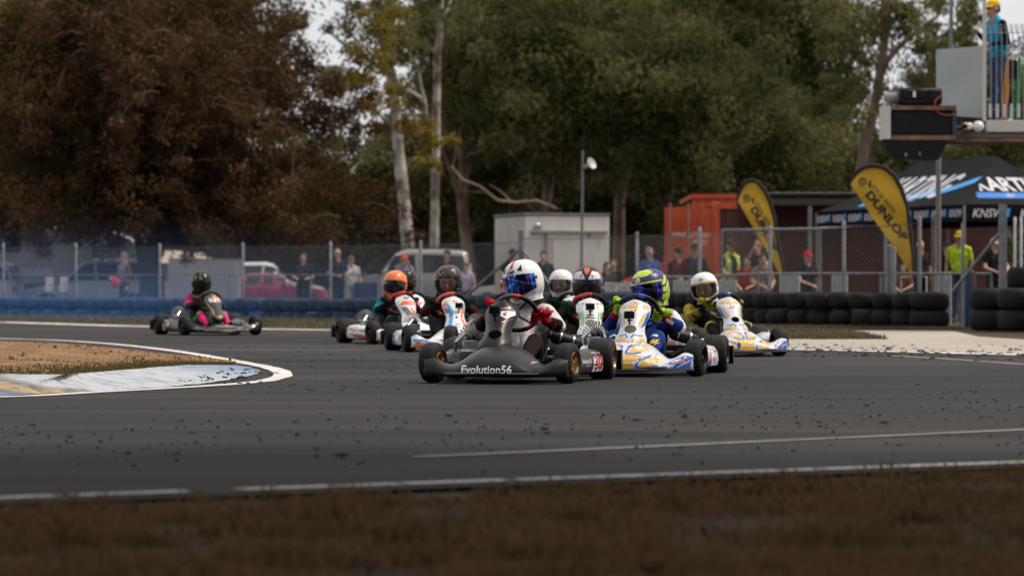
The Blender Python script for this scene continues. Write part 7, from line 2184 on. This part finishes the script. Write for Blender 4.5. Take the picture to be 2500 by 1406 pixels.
# ================================================================== spectators and the marshal
def skin_m(k): return mat('skin_%d' % k, [(0.44, 0.25, 0.18), (0.36, 0.19, 0.13), (0.50, 0.31, 0.23), (0.26, 0.14, 0.09)][k], rough=.6, var=.1, scale=8)
EYE = mat('eye_dark', (0.02, 0.015, 0.012), rough=.3)
def person(label, px, top, Y, shirt, trousers=(.03, .035, .05), pose='fence', head='hair', headcol=(.04, .025, .015), skin=0, sleeves='short', yaw=0, base=None, sleeve=None, glasses=False, vest=None, voxel=.015, lean=0.0, group='spectators behind the fence'):
    x = (px - CX) * Y / FPX
    g = gz(x, Y) if base is None else base
    Ht = CH + (CY - top) * Y / FPX - g
    k = Ht / (1.79 if head == 'cap' else 1.765)
    if yaw == 0: yaw = random.uniform(-32, 32)
    root = empty('person', (x, Y, g), R(yaw)); tag(root, label, 'person', group)
    sm = skin_m(skin)
    mats = [cloth(shirt), cloth(trousers), sm, mat('shoe', (.02, .02, .02), rough=.7), cloth(sleeve or shirt)]
    V = lambda a, b, c: (a * k, b * k, c * k)
    caps, balls = [], []
    for s in (1, -1):
        caps += [(V(s * .09, 0, .92), .088 * k, V(s * .105, -.01, .50), .062 * k, 1), (V(s * .105, -.01, .50), .062 * k, V(s * .11, .01, .10), .045 * k, 1), (V(s * .11, .02, .05), .045 * k, V(s * .12, -.13, .035), .035 * k, 3)]
        sh = V(s * .185, lean * -.10, 1.42)
        P_ = {'down': (V(s * .25, .02, 1.14), V(s * .245, -.07, .90)), 'fence': (V(s * .26, -.13, 1.15), V(s * .11, -.36, 1.06)), 'crossed': (V(s * .25, -.06, 1.15), V(-s * .06, -.21, 1.17)), 'phone': (V(s * .20, -.17, 1.24), V(s * .05, -.27, 1.50)), 'chest': (V(s * .22, -.03, 1.16), V(s * .10, -.30, 1.30)), 'pocket': (V(s * .27, .07, 1.15), V(s * .19, -.03, .95)), 'hold': (V(s * .24, -.02, 1.15), V(s * .14, -.27, 1.12))}
        pz = pose if not isinstance(pose, tuple) else pose[0 if s > 0 else 1]
        el, wr = P_[pz]
        m_ = [sh[i] + (el[i] - sh[i]) * .62 for i in range(3)]
        lower = 4 if sleeves == 'long' else 2
        caps += [(sh, .062 * k, m_, .052 * k, 4), (m_, .047 * k, el, .043 * k, 4 if sleeves != 'none' and sleeves == 'long' else 2), (el, .041 * k, wr, .030 * k, lower)]
        d = (Vector(wr) - Vector(el)).normalized(); sd = d.cross(Vector((0, 0, 1)));
        if sd.length < .1: sd = Vector((1, 0, 0))
        sd.normalize(); hc_ = Vector(wr) + d * .05 * k
        caps.append((Vector(wr), .028 * k, hc_ + d * .02 * k, .034 * k, 2))
        for q in range(4):
            f0 = hc_ + sd * (.030 - .020 * q) * k + d * .03 * k; f1 = f0 + d * (.045 + .008 * (1 - abs(q - 1.5))) * k - Vector((0, 0, .015 * k))
            caps.append((f0, .010 * k, f1, .009 * k, 2))
        caps.append((hc_ - d * .01 * k, .012 * k, hc_ + sd * -.045 * k * s + d * .035 * k, .010 * k, 2))
    caps += [(V(-.07, 0, .95), .112 * k, V(.07, 0, .95), .112 * k, 1), (V(0, 0, 1.02), .135 * k, V(0, -.005, 1.12), .135 * k, 0), (V(-.055, 0, 1.10), .118 * k, V(-.075, -.01 - lean * .06, 1.32), .112 * k, 0), (V(.055, 0, 1.10), .118 * k, V(.075, -.01 - lean * .06, 1.32), .112 * k, 0), (V(-.15, -lean * .1, 1.425), .062 * k, V(.15, -lean * .1, 1.425), .062 * k, 0), (V(0, -lean * .1, 1.44), .06 * k, V(0, -.015 - lean * .12, 1.56), .055 * k, 2)]
    for s in (1, -1): caps.append((V(s * .12, -lean * .1, 1.45), .048 * k, V(s * .02, .01 - lean * .1, 1.525), .046 * k, 0))
    hy = -lean * .14
    balls += [(V(0, .005 + hy, 1.655), (.077 * k, .096 * k, .105 * k), None, 2), (V(0, -.028 + hy, 1.60), (.058 * k, .066 * k, .075 * k), None, 2)]
    caps += [(V(0, -.095 + hy, 1.645), .010 * k, V(0, -.108 + hy, 1.62), .013 * k, 2)]
    for s in (1, -1): balls.append((V(s * .079, .005 + hy, 1.635), (.012 * k, .022 * k, .032 * k), None, 2))
    body = link('body', fuse(caps, mats, 'body', voxel=voxel * k, smooth_it=3, balls=balls), root)
    mb = MB()
    if glasses:
        for s in (1, -1): mb.box(V(s * .033, -.094 + hy, 1.648), (.05 * k, .012 * k, .03 * k), ch=.004)
        mb.obj('sunglasses', BLACKP, root)
    else:
        for s in (1, -1):
            mb = MB(); mb.ball(V(s * .031, -.083 + hy, 1.648), (.013 * k, .010 * k, .008 * k), 8, 5); mb.obj('eye', EYE, root)
    if head == 'hair':
        mb = MB(); mb.ball(V(0, .022 + hy, 1.678), (.088 * k, .100 * k, .096 * k), 16, 10)
        for q in range(26):
            a = random.uniform(0, 6.28); e = random.uniform(.2, 1.4)
            mb.ball((.080 * k * math.cos(a) * math.cos(e), (.025 + hy) * k + .094 * k * math.sin(a) * math.cos(e), 1.683 * k + .088 * k * math.sin(e)), .022 * k, 6, 4)
        mb.obj('hair', mat('hair_%.3f' % headcol[0], headcol, rough=.8, var=.3), root)
    elif head == 'long':
        mb = MB(); mb.ball(V(0, .022 + hy, 1.678), (.09 * k, .102 * k, .098 * k), 16, 10); mb.ball(V(0, .07 + hy, 1.57), (.085 * k, .055 * k, .15 * k), 14, 9)
        mb.obj('hair', mat('hair_%.3f' % headcol[0], headcol, rough=.8, var=.3), root)
    elif head == 'cap':
        mb = MB(); c = Vector(V(0, .008 + hy, 1.685)); prof = []
        for q in range(9):
            a = math.pi / 2 * q / 8; prof.append((math.cos(a), math.sin(a)))
        M = Matrix.Translation(c) @ Matrix.Diagonal((.088 * k, .106 * k, .100 * k, 1)); mb.lathe(prof, M, 20)
        rings = []
        for q in range(7):
            a = -1.1 + 2.2 * q / 6; rings.append((a))
        vs = []
        for q in range(9):
            a = -math.pi / 2 + (-1.15 + 2.3 * q / 8)
            i = c + Vector((.086 * k * math.cos(a), .104 * k * math.sin(a), .006 * k)); o_ = c + Vector((.090 * k * math.cos(a) * 1.02, .104 * k * math.sin(a) - .075 * k * (max(0, math.cos(a + math.pi / 2)) ** .6), -.022 * k))
            vs.append((i, o_))
        o = len(mb.v)
        for (i, o_) in vs: mb.v += [tuple(i), tuple(o_), tuple(i - Vector((0, 0, .006 * k))), tuple(o_ - Vector((0, 0, .006 * k)))]
        for q in range(8):
            a = o + q * 4
            mb.f += [(a, a + 1, a + 5, a + 4), (a + 2, a + 6, a + 7, a + 3), (a + 1, a + 3, a + 7, a + 5)]; mb.m += [0] * 3
        mb.ball(c + Vector((0, 0, .1 * k)), .008 * k, 6, 4)
        mb.obj('cap', cloth(headcol), root)
        if skin != 3:
            mb = MB(); mb.ball(V(0, .03 + hy, 1.64), (.082 * k, .088 * k, .075 * k), 12, 8); mb.obj('hair', mat('hair_dark', (.03, .02, .014), rough=.8), root)
    if vest:
        voxel = voxel
        bv = bvh_of(body)
        decal('vest_opening', [([(-.05 * k, .98 * k), (.05 * k, .98 * k), (.075 * k, 1.46 * k), (-.06 * k, 1.46 * k)], None, 0)], [cloth(vest)], bv, (0, 0, 0), (1, 0, 0), (0, 0, 1), (0, 1, 0), body, off=.008, step=.05)
        for s in (1, -1):
            decal('reflective_strip', [([(s * .09 * k, 1.0 * k), (s * .13 * k, 1.0 * k), (s * .135 * k, 1.44 * k), (s * .10 * k, 1.44 * k)], None, 0)], [mat('reflective_tape', (.45, .48, .42), rough=.4)], bv, (0, 0, 0), (1, 0, 0), (0, 0, 1), (0, 1, 0), body, off=.006, step=.05)
    return root, k
NAVY, CHAR, DK = (.012, .016, .032), (.028, .028, .032), (.012, .012, .014)
HIV = (.42, .55, .02)
person('person in lavender shirt and maroon vest carrying a pink bag', 303, 617, 80, (.17, .17, .24), pose=('down', 'hold'), head='hair', headcol=(.16, .12, .09), yaw=-50, sleeves='long', sleeve=(.12, .04, .06))
mb = MB(); c = P(281, 690, 79.6); mb.ball(c, (.12, .06, .14), 12, 8); mb.tube([c + Vector((-.05, 0, .12)), c + Vector((0, 0, .24)), c + Vector((.05, 0, .12))], .008, 6)
tag(mb.obj('bag', cloth((.50, .05, .11))), 'pink bag held by the person walking past the white wagon', 'bag')
person('man in dark navy shirt standing at the fence, bare headed', 740, 618, 76, NAVY, NAVY, pose='hold', headcol=(.03, .02, .014), skin=1)
person('bald man in navy shirt and sunglasses by a fence post', 824, 607, 76.5, NAVY, NAVY, pose='hold', head='bald', skin=0, glasses=True)
person('youth in olive cap and white top left of the silver wagon', 857, 623, 80, (.40, .40, .40), (.3, .3, .29), head='cap', headcol=(.10, .085, .05), pose='down')
person('person in orange cap filming with a phone before the silver wagon', 986, 618, 74, (.20, .18, .24), pose='phone', head='cap', headcol=(.50, .07, .03), sleeves='long')
person('dark bearded man in charcoal before the silver wagon window', 1091, 612, 75, CHAR, pose='fence', headcol=(.015, .012, .01), skin=1)
person('brown haired youth in pale lavender tee right of the grey helmet', 1138, 643, 73, (.38, .34, .46), pose='down', headcol=(.08, .05, .03), yaw=-20)
person('person in dark cap beside the thick fence post', 1251, 606, 70, DK, pose='fence', head='cap', headcol=(.015, .017, .025), skin=1)
person('boy in dark green sweater in front of the hut', 1327, 614, 68, (.018, .035, .028), pose='down', headcol=(.04, .025, .015), sleeves='long', yaw=-10)
person('woman with bare arms leaning on the fence, left of a pair', 1477, 640, 60, (.05, .04, .05), pose='fence', head='long', headcol=(.03, .02, .015), lean=.8, skin=2)
person('youth in dark tee leaning on the fence, right of a pair', 1499, 632, 60.5, (.022, .022, .03), pose='fence', headcol=(.05, .03, .02), lean=.6)
person('grey haired man in blue polo and sunglasses', 1586, 605, 64, (.035, .075, .22), pose='crossed', headcol=(.22, .20, .18), glasses=True)
person('person in black cap and maroon top before the orange door', 1656, 603, 61, (.08, .012, .02), pose='hold', head='cap', headcol=(.012, .012, .015), sleeves='long', sleeve=DK, yaw=25)
person('person in dark cap and charcoal hoodie before the orange door', 1698, 592, 61, CHAR, pose='pocket', head='cap', headcol=(.02, .02, .022), sleeves='long', skin=1)
person('man in hi vis vest over dark shirt with cap', 1784, 583, 58, HIV, (.10, .09, .075), pose='fence', head='cap', headcol=(.03, .03, .03), sleeves='short', sleeve=DK, vest=DK, skin=1)
person('dark haired person in red top beside the hi vis man', 1826, 626, 57, (.30, .02, .025), (.25, .22, .2), pose='fence', head='long', headcol=(.012, .01, .01), lean=.7)
person('person in dark shirt raising hands to the face behind the flag', 1851, 580, 59.5, DK, pose='phone', head='hair', headcol=(.012, .01, .01), sleeves='short')
person('long haired person in cream top leaning left of the flag', 1857, 620, 57, (.20, .16, .13), (.2, .18, .16), pose='fence', head='long', headcol=(.02, .014, .01), lean=.7)
person('person in red cap leaning on the fence between the flags', 1968, 612, 56, (.016, .018, .02), pose='fence', head='cap', headcol=(.42, .015, .02), lean=.4, skin=2)
person('bald man in dark shirt under the marquee edge', 2247, 586, 55.5, (.016, .016, .022), pose='down', head='bald', skin=0)
person('person in dark cap behind the slim grey pole', 2312, 588, 57, DK, pose='fence', head='cap', headcol=(.02, .02, .03), yaw=-20)
person('man in bright yellow green tee and yellow cap under the marquee', 2342, 562, 54, (.36, .52, .03), (.04, .07, .13), pose='down', head='cap', headcol=(.45, .30, .02), skin=1)
person('person in pale cap and black shirt at the right edge', 2427, 580, 55, DK, pose='fence', head='cap', headcol=(.30, .28, .26), yaw=15)
person('ginger child crouching beside the larger flag tip', 2207, 646, 54, (.20, .07, .04), pose='fence', headcol=(.16, .06, .025), lean=.8)
_, mk = person('marshal in sky blue vest, black sleeves, jeans and yellow cap on the tower', 2438, -2, 46.7, (.02, .30, .52), (.06, .10, .18), pose=('hold', 'chest'), head='cap', headcol=(.62, .36, .02), sleeves='long', sleeve=(.010, .010, .014), yaw=-62, base=PZ(297), glasses=True, lean=.7, voxel=.012, group='marshals')
# ================================================================== two-stroke smoke lying low by the tyre wall
def smoke(name, label, x0, x1, y0, y1, z0, z1, dens, col):
    mb = MB(); mb.box(((x0 + x1) / 2, (y0 + y1) / 2, (z0 + z1) / 2), (x1 - x0, y1 - y0, z1 - z0))
    m = bpy.data.materials.new(name); m.use_nodes = True
    nt = m.node_tree; nt.nodes.clear()
    o = nt.nodes.new('ShaderNodeOutputMaterial'); pv = nt.nodes.new('ShaderNodeVolumePrincipled')
    pv.inputs['Color'].default_value = (*col, 1); pv.inputs['Anisotropy'].default_value = 0.2
    tc_ = nt.nodes.new('ShaderNodeTexCoord'); sp_ = nt.nodes.new('ShaderNodeSeparateXYZ'); nt.links.new(tc_.outputs['Generated'], sp_.inputs[0])
    def mth(op, a, b=None):
        q = nt.nodes.new('ShaderNodeMath'); q.operation = op; q.use_clamp = False
        for i, s in enumerate((a, b)):
            if s is None: continue
            if isinstance(s, (int, float)): q.inputs[i].default_value = s
            else: nt.links.new(s, q.inputs[i])
        return q.outputs[0]
    def bell(c):                       # 0 at both ends, 1 in the middle
        return mth('MULTIPLY', mth('MULTIPLY', c, mth('SUBTRACT', 1.0, c)), 4.0)
    fall = mth('POWER', mth('SUBTRACT', 1.0, sp_.outputs[2]), 2.2)
    n = nt.nodes.new('ShaderNodeTexNoise'); n.inputs['Scale'].default_value = 0.22; n.inputs['Detail'].default_value = 2; nt.links.new(tc_.outputs['Object'], n.inputs['Vector'])
    w = mth('MAXIMUM', mth('MULTIPLY', mth('SUBTRACT', n.outputs['Fac'], 0.30), 2.2), 0.0)
    d = mth('MULTIPLY', mth('MULTIPLY', mth('MULTIPLY', fall, bell(sp_.outputs[0])), bell(sp_.outputs[1])), mth('MULTIPLY', w, dens))
    nt.links.new(d, pv.inputs['Density']); nt.links.new(pv.outputs[0], o.inputs['Volume'])
    ob = mb.obj(name, m, None, 0); tag(ob, label, None, None, 'stuff')
    return ob
smoke('smoke', 'thin blue exhaust smoke drifting low along the tyre wall', -23, -.5, 50, 92, -.3, 2.3, 0.038, (0.15, 0.42, 1.0))
SC.cycles.volume_step_rate = 4.0
SC.cycles.volume_bounces = 0
